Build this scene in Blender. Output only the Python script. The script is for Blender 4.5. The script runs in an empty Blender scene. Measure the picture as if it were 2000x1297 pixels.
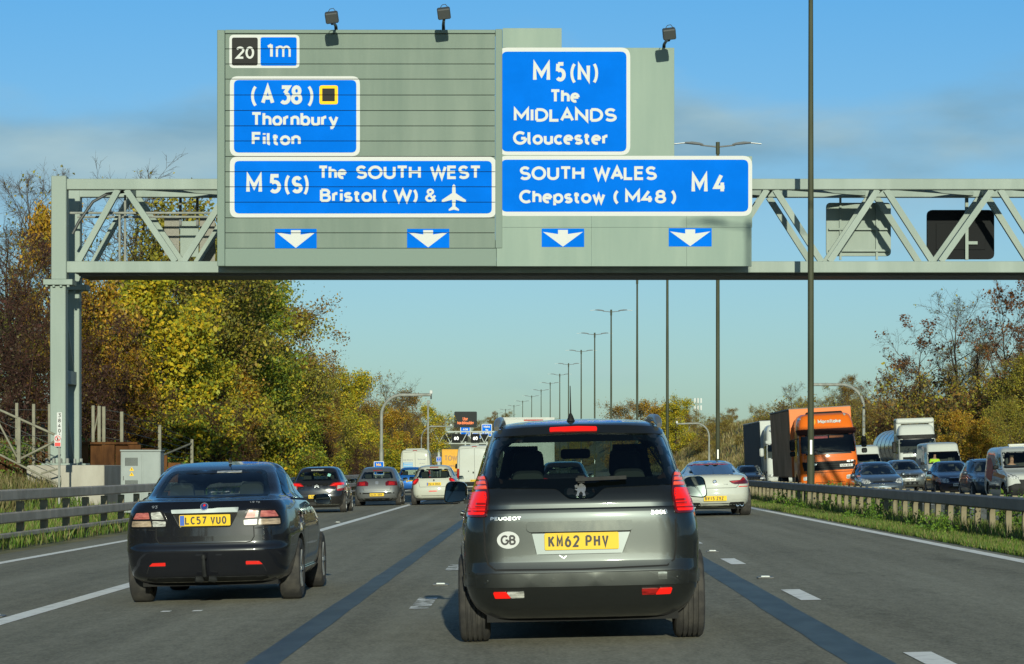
import bpy, bmesh, math, random
import numpy as np
from mathutils import Vector, Matrix
from mathutils.bvhtree import BVHTree
from mathutils.geometry import delaunay_2d_cdt

S = bpy.context.scene
COL = S.collection
PI = math.pi

# ------------------------------------------------------------------ camera
F = 5100.0                      # focal length in pixels of the 2000 px wide photograph
EYE = 1.30
cd = bpy.data.cameras.new('camera')
cd.sensor_width = 36.0
cd.lens = 36.0 * F / 2000.0
cd.shift_x = -58.0 / 2000.0
cd.shift_y = 263.5 / 2000.0
cd.clip_start = 0.2
cd.clip_end = 20000
cam = bpy.data.objects.new('camera', cd)
cam.location = (0, 0, EYE)
cam.rotation_euler = (PI / 2, 0, 0)
COL.objects.link(cam)
S.camera = cam

# ------------------------------------------------------------------ world
SUN_EL = math.radians(13.0)
SUN_AZ_DX = 0.08                # light drifts this far to the left per metre forward
wd = bpy.data.worlds.new('World')
S.world = wd
wd.use_nodes = True
nt = wd.node_tree
bg = nt.nodes['Background']
sky = nt.nodes.new('ShaderNodeTexSky')
sky.sky_type = 'NISHITA'
sky.sun_disc = False
sky.sun_elevation = SUN_EL
sky.sun_rotation = math.pi - math.atan(SUN_AZ_DX)
sky.altitude = 60
sky.air_density = 1.0
sky.dust_density = 0.5
sky.ozone_density = 1.5
bg.inputs['Strength'].default_value = 0.08


def wn(t, **kw):
    n = nt.nodes.new(t)
    for k, v in kw.items():
        setattr(n, k, v)
    return n


def wmath(op, a, b=None):
    n = wn('ShaderNodeMath', operation=op)
    for i, q in enumerate((a, b)):
        if q is None:
            continue
        if isinstance(q, (int, float)):
            n.inputs[i].default_value = q
        else:
            nt.links.new(q, n.inputs[i])
    return n.outputs[0]


tc = wn('ShaderNodeTexCoord')
sep = wn('ShaderNodeSeparateXYZ')
nt.links.new(tc.outputs['Generated'], sep.inputs[0])
# clouds: a soft grey bank lying across the sky a few degrees up, broken by noise, and looser cloud elsewhere
mp = wn('ShaderNodeMapping')
mp.inputs['Scale'].default_value = (8.0, 8.0, 20.0)
mp.inputs['Location'].default_value = (1.35, 0.2, 0.55)
nt.links.new(tc.outputs['Generated'], mp.inputs['Vector'])
nz = wn('ShaderNodeTexNoise')
nz.inputs['Scale'].default_value = 1.0
nz.inputs['Detail'].default_value = 6.0
nz.inputs['Roughness'].default_value = 0.5
nt.links.new(mp.outputs[0], nz.inputs['Vector'])
band = wmath('ABSOLUTE', wmath('SUBTRACT', sep.outputs[2], 0.122))
band = wmath('SUBTRACT', 1.0, wmath('DIVIDE', band, 0.036))
band = wmath('MAXIMUM', band, -0.25)
fld = wmath('ADD', band, wmath('MULTIPLY', wmath('SUBTRACT', nz.outputs['Fac'], 0.5), 3.4))
rp = wn('ShaderNodeMapRange', clamp=True)
rp.interpolation_type = 'SMOOTHSTEP'
rp.inputs[1].default_value = 0.10
rp.inputs[2].default_value = 1.05
nt.links.new(fld, rp.inputs[0])
mp2 = wn('ShaderNodeMapping')
mp2.inputs['Scale'].default_value = (9.0, 9.0, 30.0)
mp2.inputs['Location'].default_value = (4.2, 2.2, 1.3)
nt.links.new(tc.outputs['Generated'], mp2.inputs['Vector'])
nz2 = wn('ShaderNodeTexNoise')
nz2.inputs['Scale'].default_value = 1.0
nz2.inputs['Detail'].default_value = 6.0
nt.links.new(mp2.outputs[0], nz2.inputs['Vector'])
crp = wn('ShaderNodeValToRGB')      # cloud colour from slate to cream
crp.color_ramp.elements[0].position = 0.40
crp.color_ramp.elements[0].color = (1.55, 2.85, 3.75, 1)
crp.color_ramp.elements[1].position = 0.68
crp.color_ramp.elements[1].color = (3.1, 4.25, 4.5, 1)
nt.links.new(nz2.outputs['Fac'], crp.inputs[0])
# clear sky: the Nishita sky graded from a milky green-grey horizon to the azure of the photograph
tint = wn('ShaderNodeMix', data_type='RGBA', blend_type='MULTIPLY')
tint.inputs[0].default_value = 1.0
nt.links.new(sky.outputs[0], tint.inputs[6])
tr_ = wn('ShaderNodeValToRGB')
tr_.color_ramp.elements[0].position = 0.10
tr_.color_ramp.elements[0].color = (0.40, 0.60, 0.84, 1)
tr_.color_ramp.elements[1].position = 0.2
tr_.color_ramp.elements[1].color = (0.25, 0.62, 0.95, 1)
e3 = tr_.color_ramp.elements.new(0.5)
e3.color = (0.52, 0.62, 0.70, 1)
nt.links.new(sep.outputs[2], tr_.inputs[0])
nt.links.new(tr_.outputs[0], tint.inputs[7])
zr = wn('ShaderNodeMapRange', clamp=True)
zr.inputs[1].default_value = -0.02
zr.inputs[2].default_value = 0.20
zr.inputs[3].default_value = 0.0
zr.inputs[4].default_value = 0.0
zr.interpolation_type = 'SMOOTHSTEP'
nt.links.new(sep.outputs[2], zr.inputs[0])
milk = wn('ShaderNodeMix', data_type='RGBA')
nt.links.new(zr.outputs[0], milk.inputs[0])
nt.links.new(tint.outputs[2], milk.inputs[6])
milk.inputs[7].default_value = (3.6, 5.0, 5.25, 1)
cm = wn('ShaderNodeMix', data_type='RGBA')
cf = wmath('MULTIPLY', rp.outputs[0], 0.9)
nt.links.new(cf, cm.inputs[0])
nt.links.new(milk.outputs[2], cm.inputs[6])
nt.links.new(crp.outputs[0], cm.inputs[7])
nt.links.new(cm.outputs[2], bg.inputs['Color'])

# ------------------------------------------------------------------ sun
sd = bpy.data.lights.new('sun', 'SUN')
sd.energy = 2.9
sd.angle = math.radians(0.5)
sd.color = (1.0, 1.0, 0.79)
sun = bpy.data.objects.new('sun', sd)
sun_dir = Vector((-SUN_AZ_DX, 1.0, 0)).normalized() * math.cos(SUN_EL) - Vector((0, 0, math.sin(SUN_EL)))
sun.rotation_euler = sun_dir.to_track_quat('-Z', 'Y').to_euler()
sun.location = (10, -60, 40)
COL.objects.link(sun)

S.view_settings.view_transform = 'Standard'
S.view_settings.look = 'None'
S.view_settings.exposure = 0.75
S.view_settings.gamma = 1.0
S.view_settings.use_curve_mapping = False
S.render.engine = 'CYCLES'
S.cycles.max_bounces = 8
S.cycles.transparent_max_bounces = 16

# ------------------------------------------------------------------ materials
MATS = {}


def mat(name, col, rough=0.6, metal=0.0, var=0.0, vscale=3.0, bump=0.0, bscale=60.0, coat=0.0,
        emit=None, estr=0.0, spec=0.5, col2=None, detail=4.0, c2pos=(0.4, 0.65), coords='Object', stretch=None, coatr=0.04):
    if name in MATS:
        return MATS[name]
    m = bpy.data.materials.new(name)
    m.use_nodes = True
    t = m.node_tree
    p = t.nodes['Principled BSDF']
    p.inputs['Base Color'].default_value = (*col, 1)
    p.inputs['Roughness'].default_value = rough
    p.inputs['Metallic'].default_value = metal
    p.inputs['Specular IOR Level'].default_value = spec
    p.inputs['Coat Weight'].default_value = coat
    p.inputs['Coat Roughness'].default_value = coatr
    if emit:
        p.inputs['Emission Color'].default_value = (*emit, 1)
        p.inputs['Emission Strength'].default_value = estr
    if var > 0 or col2:
        tcn = t.nodes.new('ShaderNodeTexCoord')
        mpn = t.nodes.new('ShaderNodeMapping')
        if stretch:
            mpn.inputs['Scale'].default_value = stretch
        t.links.new(tcn.outputs[coords], mpn.inputs[0])
        n = t.nodes.new('ShaderNodeTexNoise')
        n.inputs['Scale'].default_value = vscale
        n.inputs['Detail'].default_value = detail
        n.inputs['Roughness'].default_value = 0.6
        t.links.new(mpn.outputs[0], n.inputs['Vector'])
        r = t.nodes.new('ShaderNodeValToRGB')
        r.color_ramp.elements[0].position, r.color_ramp.elements[1].position = c2pos
        a = col if col2 else tuple(c * (1 - var) for c in col)
        b = col2 if col2 else tuple(min(1, c * (1 + var)) for c in col)
        r.color_ramp.elements[0].color = (*a, 1)
        r.color_ramp.elements[1].color = (*b, 1)
        t.links.new(n.outputs['Fac'], r.inputs[0])
        t.links.new(r.outputs[0], p.inputs['Base Color'])
    if bump > 0:
        tcn = t.nodes.new('ShaderNodeTexCoord')
        n2 = t.nodes.new('ShaderNodeTexNoise')
        n2.inputs['Scale'].default_value = bscale
        n2.inputs['Detail'].default_value = 3.0
        t.links.new(tcn.outputs[coords], n2.inputs['Vector'])
        bp = t.nodes.new('ShaderNodeBump')
        bp.inputs['Strength'].default_value = bump
        bp.inputs['Distance'].default_value = 0.02
        t.links.new(n2.outputs['Fac'], bp.inputs['Height'])
        t.links.new(bp.outputs[0], p.inputs['Normal'])
    MATS[name] = m
    return m


def paint(name, col, metal=0.0, rough=0.3, coat=1.0, dirt=0.25):
    """car paint: clear coat over a base, road dirt fading up from the sills"""
    if name in MATS:
        return MATS[name]
    m = mat(name, col, rough=rough, metal=metal, coat=coat, spec=0.08)
    t = m.node_tree
    p = t.nodes['Principled BSDF']
    tcn = t.nodes.new('ShaderNodeTexCoord')
    n = t.nodes.new('ShaderNodeTexNoise')
    n.inputs['Scale'].default_value = 4.0
    n.inputs['Detail'].default_value = 6.0
    t.links.new(tcn.outputs['Object'], n.inputs['Vector'])
    sp = t.nodes.new('ShaderNodeSeparateXYZ')
    t.links.new(tcn.outputs['Object'], sp.inputs[0])
    mr = t.nodes.new('ShaderNodeMapRange')
    mr.inputs[1].default_value = 0.2
    mr.inputs[2].default_value = 0.85
    mr.inputs[3].default_value = 1.0
    mr.inputs[4].default_value = 0.12
    t.links.new(sp.outputs[2], mr.inputs[0])
    mu = t.nodes.new('ShaderNodeMath')
    mu.operation = 'MULTIPLY'
    t.links.new(n.outputs['Fac'], mu.inputs[0])
    t.links.new(mr.outputs[0], mu.inputs[1])
    m2 = t.nodes.new('ShaderNodeMath')
    m2.operation = 'MULTIPLY'
    t.links.new(mu.outputs[0], m2.inputs[0])
    m2.inputs[1].default_value = dirt * 2
    mx = t.nodes.new('ShaderNodeMix')
    mx.data_type = 'RGBA'
    t.links.new(m2.outputs[0], mx.inputs[0])
    mx.inputs[6].default_value = (*col, 1)
    mx.inputs[7].default_value = (0.10, 0.085, 0.065, 1)
    t.links.new(mx.outputs[2], p.inputs['Base Color'])
    ra = t.nodes.new('ShaderNodeMapRange')
    t.links.new(m2.outputs[0], ra.inputs[0])
    ra.inputs[3].default_value = rough
    ra.inputs[4].default_value = 0.65
    t.links.new(ra.outputs[0], p.inputs['Roughness'])
    rc = t.nodes.new('ShaderNodeMapRange')
    t.links.new(m2.outputs[0], rc.inputs[0])
    rc.inputs[3].default_value = coat
    rc.inputs[4].default_value = 0.0
    t.links.new(rc.outputs[0], p.inputs['Coat Weight'])
    return m


def glass(name, tint, gloss=(0.8, 0.9, 0.95)):
    if name in MATS:
        return MATS[name]
    m = bpy.data.materials.new(name)
    m.use_nodes = True
    t = m.node_tree
    t.nodes.remove(t.nodes['Principled BSDF'])
    out = t.nodes['Material Output']
    tr = t.nodes.new('ShaderNodeBsdfTransparent')
    tr.inputs[0].default_value = (*tint, 1)
    gl = t.nodes.new('ShaderNodeBsdfGlossy')
    gl.inputs[0].default_value = (*gloss, 1)
    gl.inputs['Roughness'].default_value = 0.0
    fr = t.nodes.new('ShaderNodeFresnel')
    ge = t.nodes.new('ShaderNodeNewGeometry')      # the pane is one sheet: the same index from both sides
    mr = t.nodes.new('ShaderNodeMapRange')
    mr.inputs[3].default_value = 1.52
    mr.inputs[4].default_value = 1 / 1.52
    t.links.new(ge.outputs['Backfacing'], mr.inputs[0])
    t.links.new(mr.outputs[0], fr.inputs[0])
    mx = t.nodes.new('ShaderNodeMixShader')
    t.links.new(fr.outputs[0], mx.inputs[0])
    t.links.new(tr.outputs[0], mx.inputs[1])
    t.links.new(gl.outputs[0], mx.inputs[2])
    t.links.new(mx.outputs[0], out.inputs[0])
    MATS[name] = m
    return m


# ------------------------------------------------------------------ mesh helpers
def tag(o, label=None, cat=None, group=None, kind=None):
    if label:
        o['label'] = label
    if cat:
        o['category'] = cat
    if group:
        o['group'] = group
    if kind:
        o['kind'] = kind
    return o


def empty(name, loc=(0, 0, 0), rz=0.0, label=None, cat=None, group=None):
    o = bpy.data.objects.new(name, None)
    o.empty_display_size = 0.2
    o.location = loc
    o.rotation_euler = (0, 0, rz)
    COL.objects.link(o)
    return tag(o, label, cat, group)


def link_mesh(name, me, parent=None):
    o = bpy.data.objects.new(name, me)
    COL.objects.link(o)
    if parent is not None:
        o.parent = parent
    return o


def copy_tree(o, parent=None):
    c = o.copy()
    COL.objects.link(c)
    if parent is not None:
        c.parent = parent
    for ch in list(o.children):
        copy_tree(ch, c)
    return c


class MB:
    def __init__(self):
        self.v, self.f, self.mi = [], [], []

    def add(self, vs, fs, m=0):
        b = len(self.v)
        self.v += [tuple(q) for q in vs]
        self.f += [tuple(i + b for i in q) for q in fs]
        self.mi += [m] * len(fs)
        return self

    def box(self, x0, x1, y0, y1, z0, z1, m=0, c=0.0, M=None):
        if c > 0:
            c = min(c, (x1 - x0) / 2.2, (y1 - y0) / 2.2, (z1 - z0) / 2.2)
            vs, fs = [], []
            idx = {}
            X, Y, Z = (x0, x1), (y0, y1), (z0, z1)
            for i in (0, 1):
                for j in (0, 1):
                    for k in (0, 1):
                        sx, sy, sz = (c if i == 0 else -c), (c if j == 0 else -c), (c if k == 0 else -c)
                        for a in range(3):
                            p = [X[i] + sx, Y[j] + sy, Z[k] + sz]
                            p[a] = (X[i], Y[j], Z[k])[a]
                            idx[(i, j, k, a)] = len(vs)
                            vs.append(tuple(p))
            for a in range(3):
                b, d = [(1, 2), (2, 0), (0, 1)][a]
                for s in (0, 1):
                    q = []
                    for (u, w) in ((0, 0), (1, 0), (1, 1), (0, 1)):
                        key = [0, 0, 0]
                        key[a], key[b], key[d] = s, u, w
                        q.append(idx[(*key, a)])
                    fs.append(q if s else q[::-1])
            for a in range(3):      # edges
                b, d = [(1, 2), (2, 0), (0, 1)][a]
                for u in (0, 1):
                    for w in (0, 1):
                        k0, k1 = [0, 0, 0], [0, 0, 0]
                        k0[a], k1[a] = 0, 1
                        for k in (k0, k1):
                            k[b], k[d] = u, w
                        q = [idx[(*k0, b)], idx[(*k1, b)], idx[(*k1, d)], idx[(*k0, d)]]
                        fs.append(q if (u ^ w) else q[::-1])
            for i in (0, 1):
                for j in (0, 1):
                    for k in (0, 1):
                        q = [idx[(i, j, k, 0)], idx[(i, j, k, 1)], idx[(i, j, k, 2)]]
                        fs.append(q if (i + j + k) % 2 else q[::-1])
        else:
            vs = [(x0, y0, z0), (x1, y0, z0), (x1, y1, z0), (x0, y1, z0), (x0, y0, z1), (x1, y0, z1), (x1, y1, z1), (x0, y1, z1)]
            fs = [(0, 3, 2, 1), (4, 5, 6, 7), (0, 1, 5, 4), (1, 2, 6, 5), (2, 3, 7, 6), (3, 0, 4, 7)]
        if M is not None:
            vs = [M @ Vector(q) for q in vs]
        return self.add(vs, fs, m)

    def bar(self, p0, p1, w, h, m=0, up=(0, 0, 1)):
        p0, p1 = Vector(p0), Vector(p1)
        d = (p1 - p0).normalized()
        u = Vector(up)
        if abs(d.dot(u)) > 0.95:
            u = Vector((0, 1, 0))
        s = d.cross(u).normalized()
        u = s.cross(d)
        vs = []
        for p in (p0, p1):
            for a, b in ((-1, -1), (1, -1), (1, 1), (-1, 1)):
                vs.append(p + s * (a * w / 2) + u * (b * h / 2))
        return self.add(vs, [(0, 1, 2, 3), (7, 6, 5, 4), (0, 4, 5, 1), (1, 5, 6, 2), (2, 6, 7, 3), (3, 7, 4, 0)], m)

    def tube(self, pts, r, n=8, m=0, cap=True):
        pts = [Vector(p) for p in pts]
        rs = r if isinstance(r, (list, tuple)) else [r] * len(pts)
        vs, fs = [], []
        prev = None
        for i, p in enumerate(pts):
            a = pts[max(i - 1, 0)]
            b = pts[min(i + 1, len(pts) - 1)]
            d = (b - a).normalized()
            u = prev if prev is not None else (Vector((0, 0, 1)) if abs(d.z) < 0.9 else Vector((0, 1, 0)))
            s = d.cross(u).normalized()
            u = s.cross(d).normalized()
            prev = u
            for k in range(n):
                t = 2 * PI * k / n
                vs.append(p + (s * math.cos(t) + u * math.sin(t)) * rs[i])
        for i in range(len(pts) - 1):
            for k in range(n):
                fs.append((i * n + k, (i + 1) * n + k, (i + 1) * n + (k + 1) % n, i * n + (k + 1) % n))
        if cap:
            fs.append(tuple(range(n)))
            fs.append(tuple(len(vs) - 1 - k for k in range(n)))
        return self.add(vs, fs, m)

    def lathe(self, prof, n=24, axis='x', c=(0, 0, 0), m=0):
        """prof: (radius, along) pairs"""
        vs, fs = [], []
        for (r, a) in prof:
            for k in range(n):
                t = 2 * PI * k / n
                q = {'x': (a, r * math.cos(t), r * math.sin(t)), 'y': (r * math.sin(t), a, r * math.cos(t)),
                     'z': (r * math.cos(t), r * math.sin(t), a)}[axis]
                vs.append((q[0] + c[0], q[1] + c[1], q[2] + c[2]))
        for i in range(len(prof) - 1):
            for k in range(n):
                fs.append((i * n + k, i * n + (k + 1) % n, (i + 1) * n + (k + 1) % n, (i + 1) * n + k))
        if prof[0][0] < .0015:
            fs.append(tuple(range(n)))
        if prof[-1][0] < .0015:
            fs.append(tuple(len(vs) - 1 - k for k in range(n)))
        return self.add(vs, fs, m)

    def prism(self, poly, a0, a1, plane='xz', m=0):
        """poly extruded: in xz along y from a0 to a1, in yz along x, in xy along z"""
        n = len(poly)
        vs = []
        for a in (a0, a1):
            for (p, q) in poly:
                vs.append({'xz': (p, a, q), 'yz': (a, p, q), 'xy': (p, q, a)}[plane])
        fs = [tuple(range(n)), tuple(range(2 * n - 1, n - 1, -1))]
        for i in range(n):
            j = (i + 1) % n
            fs.append((i, i + n, j + n, j))
        return self.add(vs, fs, m)

    def mesh(self, name, mats, smooth=None, fix=True):
        me = bpy.data.meshes.new(name)
        me.from_pydata(self.v, [], self.f)
        for q in (mats if isinstance(mats, (list, tuple)) else [mats]):
            me.materials.append(q)
        if any(self.mi):
            me.polygons.foreach_set('material_index', self.mi)
        if fix:
            bm = bmesh.new()
            bm.from_mesh(me)
            bmesh.ops.recalc_face_normals(bm, faces=bm.faces)
            bm.to_mesh(me)
            bm.free()
        if smooth is not None:
            me.polygons.foreach_set('use_smooth', [True] * len(me.polygons))
            me.set_sharp_from_angle(angle=math.radians(smooth))
        me.update()
        return me

    def build(self, name, mats, parent=None, smooth=None, loc=None):
        o = link_mesh(name, self.mesh(name, mats, smooth), parent)
        if loc:
            o.location = loc
        return o


def rpoly(pts, r, n=4):
    """polygon with rounded corners; r a number or one per corner"""
    out = []
    N = len(pts)
    for i in range(N):
        p = Vector(pts[i]).to_2d()
        a = Vector(pts[i - 1]).to_2d()
        b = Vector(pts[(i + 1) % N]).to_2d()
        ri = r[i] if isinstance(r, (list, tuple)) else r
        da, db = (a - p), (b - p)
        t = min(ri, da.length * 0.48, db.length * 0.48)
        if t < 1e-4:
            out.append((p.x, p.y))
            continue
        s, e = p + da.normalized() * t, p + db.normalized() * t
        for k in range(n + 1):
            u = k / n
            q = s * (1 - u) ** 2 + p * (2 * u * (1 - u)) + e * u ** 2
            out.append((q.x, q.y))
    return out


def rrect(x0, x1, z0, z1, r, n=4):
    return rpoly([(x0, z0), (x1, z0), (x1, z1), (x0, z1)], r, n)


# ------------------------------------------------------------------ stroke lettering
def _arc(cx, cy, rx, ry, a0, a1, n=14):
    return [(cx + rx * math.cos(math.radians(a0 + (a1 - a0) * k / n)), cy + ry * math.sin(math.radians(a0 + (a1 - a0) * k / n))) for k in range(n + 1)]


def _O(cx, cy, rx, ry):
    return _arc(cx, cy, rx, ry, 90, 450, 26)


GL = {
    'A': (6.6, [[(0, 0), (3.3, 10), (6.6, 0)], [(1.2, 3.2), (5.4, 3.2)]]),
    'B': (5.4, [[(0, 5.3), (2.8, 5.3)] + _arc(2.8, 2.65, 2.6, 2.65, 90, -90) + [(0, 0), (0, 10), (2.6, 10)] + _arc(2.6, 7.65, 2.3, 2.35, 90, -90) + [(2, 5.3)]]),
    'C': (6.6, [_arc(3.9, 5, 3.9, 5, 48, 312, 22)]),
    'D': (6.2, [[(0, 0), (0, 10), (2.3, 10)] + _arc(2.3, 5, 3.9, 5, 90, -90, 18) + [(0, 0)]]),
    'E': (4.8, [[(4.8, 10), (0, 10), (0, 0), (4.8, 0)], [(0, 5.2), (4.3, 5.2)]]),
    'F': (4.8, [[(4.8, 10), (0, 10), (0, 0)], [(0, 5.2), (4.2, 5.2)]]),
    'G': (7.4, [_arc(3.9, 5, 3.9, 5, 48, 350, 24) + [(7.6, 4.7), (4.6, 4.7)]]),
    'H': (6, [[(0, 0), (0, 10)], [(6, 0), (6, 10)], [(0, 5.2), (6, 5.2)]]),
    'I': (0.01, [[(0, 0), (0, 10)]]),
    'J': (4, [[(4, 10), (4, 2.6)] + _arc(2, 2.4, 2, 2.4, 0, -180)]),
    'K': (5.8, [[(0, 0), (0, 10)], [(5.6, 10), (0.4, 4.2)], [(2, 6), (5.8, 0)]]),
    'L': (4.6, [[(0, 10), (0, 0), (4.6, 0)]]),
    'M': (7.4, [[(0, 0), (0, 10), (3.7, 3), (7.4, 10), (7.4, 0)]]),
    'N': (6.2, [[(0, 0), (0, 10), (6.2, 0), (6.2, 10)]]),
    'O': (7.8, [_O(3.9, 5, 3.9, 5)]),
    'P': (5.2, [[(0, 0), (0, 10), (2.6, 10)] + _arc(2.6, 7.3, 2.6, 2.7, 90, -90) + [(0, 4.6)]]),
    'R': (5.6, [[(0, 0), (0, 10), (2.6, 10)] + _arc(2.6, 7.3, 2.6, 2.7, 90, -90) + [(0, 4.6)], [(2.6, 4.6), (5.6, 0)]]),
    'S': (5.6, [_arc(2.8, 7.45, 2.5, 2.55, 28, 270, 14) + _arc(2.8, 2.45, 2.8, 2.45, 88, -152, 14)]),
    'T': (6, [[(0, 10), (6, 10)], [(3, 10), (3, 0)]]),
    'U': (6, [[(0, 10), (0, 3)] + _arc(3, 3, 3, 3, 180, 360) + [(6, 10)]]),
    'V': (6.4, [[(0, 10), (3.2, 0), (6.4, 10)]]),
    'W': (9.2, [[(0, 10), (2.3, 0), (4.6, 9), (6.9, 0), (9.2, 10)]]),
    'X': (6, [[(0, 10), (6, 0)], [(0, 0), (6, 10)]]),
    'Y': (6.2, [[(0, 10), (3.1, 4.8), (6.2, 10)], [(3.1, 4.8), (3.1, 0)]]),
    'Z': (5.4, [[(0, 10), (5.4, 10), (0, 0), (5.4, 0)]]),
    'a': (4.7, [_O(2.4, 3.4, 2.4, 3.4), [(4.8, 6.9), (4.8, 0)]]),
    'b': (4.9, [_O(2.5, 3.4, 2.5, 3.4), [(0, 10.2), (0, 0)]]),
    'c': (4.2, [_arc(2.5, 3.4, 2.5, 3.4, 46, 314)]),
    'd': (4.9, [_O(2.4, 3.4, 2.4, 3.4), [(4.9, 10.2), (4.9, 0)]]),
    'e': (5, [[(0.3, 3.7), (5, 3.7)] + _arc(2.5, 3.4, 2.5, 3.4, 5, 292, 18)]),
    'f': (3, [[(1.2, 0), (1.2, 8)] + _arc(2.8, 8, 1.6, 2, 180, 90, 8), [(0, 6.4), (2.8, 6.4)]]),
    'g': (4.9, [_O(2.4, 3.4, 2.4, 3.4), [(4.9, 6.8), (4.9, -1)] + _arc(2.5, -1, 2.4, 2, 0, -160)]),
    'h': (4.4, [[(0, 0), (0, 10.2)], [(0, 4.4)] + _arc(2.2, 4.5, 2.2, 2.3, 170, 0) + [(4.4, 0)]]),
    'i': (0.01, [[(0, 0), (0, 6.8)], [(0, 8.6), (0, 10.1)]]),
    'k': (4.4, [[(0, 0), (0, 10.2)], [(4.2, 6.8), (0.3, 2.9)], [(1.6, 4.2), (4.4, 0)]]),
    'l': (1.0, [[(0, 10.2), (0, 1.2)] + _arc(1.2, 1.2, 1.2, 1.2, 180, 270, 5)]),
    'm': (7.6, [[(0, 0), (0, 6.8)], [(0, 4.4)] + _arc(1.9, 4.5, 1.9, 2.3, 170, 0) + [(3.8, 0)], [(3.8, 4.4)] + _arc(5.7, 4.5, 1.9, 2.3, 170, 0) + [(7.6, 0)]]),
    'n': (4.4, [[(0, 0), (0, 6.8)], [(0, 4.4)] + _arc(2.2, 4.5, 2.2, 2.3, 170, 0) + [(4.4, 0)]]),
    'o': (5.2, [_O(2.6, 3.4, 2.6, 3.4)]),
    'p': (4.9, [_O(2.5, 3.4, 2.5, 3.4), [(0, 6.8), (0, -3)]]),
    'r': (2.6, [[(0, 0), (0, 6.8)], [(0, 4.2)] + _arc(2.4, 4.4, 2.4, 2.4, 170, 85, 7)]),
    's': (4, [_arc(2, 5.1, 1.8, 1.7, 30, 270, 10) + _arc(2, 1.7, 2, 1.7, 88, -152, 10)]),
    't': (2.8, [[(1, 8.8), (1, 1.6)] + _arc(2.6, 1.6, 1.6, 1.6, 180, 280, 7), [(-0.4, 6.6), (2.8, 6.6)]]),
    'u': (4.4, [[(0, 6.8), (0, 2.3)] + _arc(2.2, 2.3, 2.2, 2.3, 180, 360) + [(4.4, 2.3)], [(4.4, 6.8), (4.4, 0)]]),
    'v': (5, [[(0, 6.8), (2.5, 0), (5, 6.8)]]),
    'x': (5, [[(0, 6.8), (5, 0)], [(0, 0), (5, 6.8)]]),
    'w': (7, [[(0, 6.8), (1.8, 0), (3.5, 6.3), (5.2, 0), (7, 6.8)]]),
    'y': (5, [[(0, 6.8), (2.5, 0.3)], [(5, 6.8), (2.3, -1.6), (1.6, -2.7), (0.4, -2.8)]]),
    '0': (5.2, [_O(2.6, 5, 2.6, 5)]),
    '1': (1.8, [[(0, 8.2), (1.8, 10), (1.8, 0)]]),
    '2': (5, [_arc(2.5, 7.4, 2.5, 2.6, 165, -25, 12) + [(0, 0), (5, 0)]]),
    '3': (5, [[(0.2, 10), (4.8, 10), (2.2, 6.1)] + _arc(2.2, 3.05, 2.8, 3.05, 90, -140, 14)]),
    '4': (5.6, [[(5.6, 2.6), (0, 2.6), (3.6, 10)], [(4.2, 5.5), (4.2, 0)]]),
    '5': (5, [[(4.6, 10), (0.7, 10), (0.4, 5.4)] + _arc(2.3, 3.1, 2.7, 3.1, 125, -140, 16)]),
    '6': (5.2, [_O(2.6, 3.1, 2.6, 3.1), [(0.1, 3.6), (0.9, 6.6), (3.6, 10)]]),
    '7': (4.8, [[(0, 10), (4.8, 10), (1.4, 0)]]),
    '8': (5.2, [_O(2.6, 7.6, 2.1, 2.4), _O(2.6, 2.6, 2.6, 2.6)]),
    '9': (5.2, [_O(2.6, 6.9, 2.6, 3.1), [(5.1, 6.4), (4.3, 3.4), (1.6, 0)]]),
    '(': (1.8, [_arc(6, 4.4, 6, 7.4, 130, 230, 10)]),
    ')': (1.8, [_arc(-4.2, 4.4, 6, 7.4, 50, -50, 10)]),
    '&': (6.8, [[(6.8, 0), (1.35, 6.9)] + _arc(2.95, 8.15, 1.85, 1.85, 215, -35, 12) + [(1.0, 4.2)] + _arc(2.5, 2.4, 2.5, 2.4, 135, 315, 10) + [(6.4, 4.9)]]),
    '.': (0.01, [[(0, 0), (0, 0.9)]]),
}
GAP = 2.6


def ribbon(pts, t):
    """flat ribbon of width t along 2d points, mitred; returns verts, quads"""
    P = [Vector(p) for p in pts]
    closed = len(P) > 3 and (P[0] - P[-1]).length < 1e-5
    if closed:
        P = P[:-1]
    n = len(P)
    L, R = [], []
    for i in range(n):
        a = P[i - 1] if (closed or i > 0) else None
        b = P[(i + 1) % n] if (closed or i < n - 1) else None
        d0 = (P[i] - a).normalized() if a is not None else None
        d1 = (b - P[i]).normalized() if b is not None else None
        if d0 is None:
            d0 = d1
        if d1 is None:
            d1 = d0
        n0, n1 = Vector((-d0.y, d0.x)), Vector((-d1.y, d1.x))
        m = (n0 + n1)
        m = m.normalized() if m.length > 1e-6 else n0
        k = t / 2 / max(m.dot(n0), 0.38)
        L.append(P[i] + m * k)
        R.append(P[i] - m * k)
    vs = L + R
    fs = []
    for i in range(n if closed else n - 1):
        j = (i + 1) % n
        fs.append((i, j, j + n, i + n))
    return vs, fs


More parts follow.
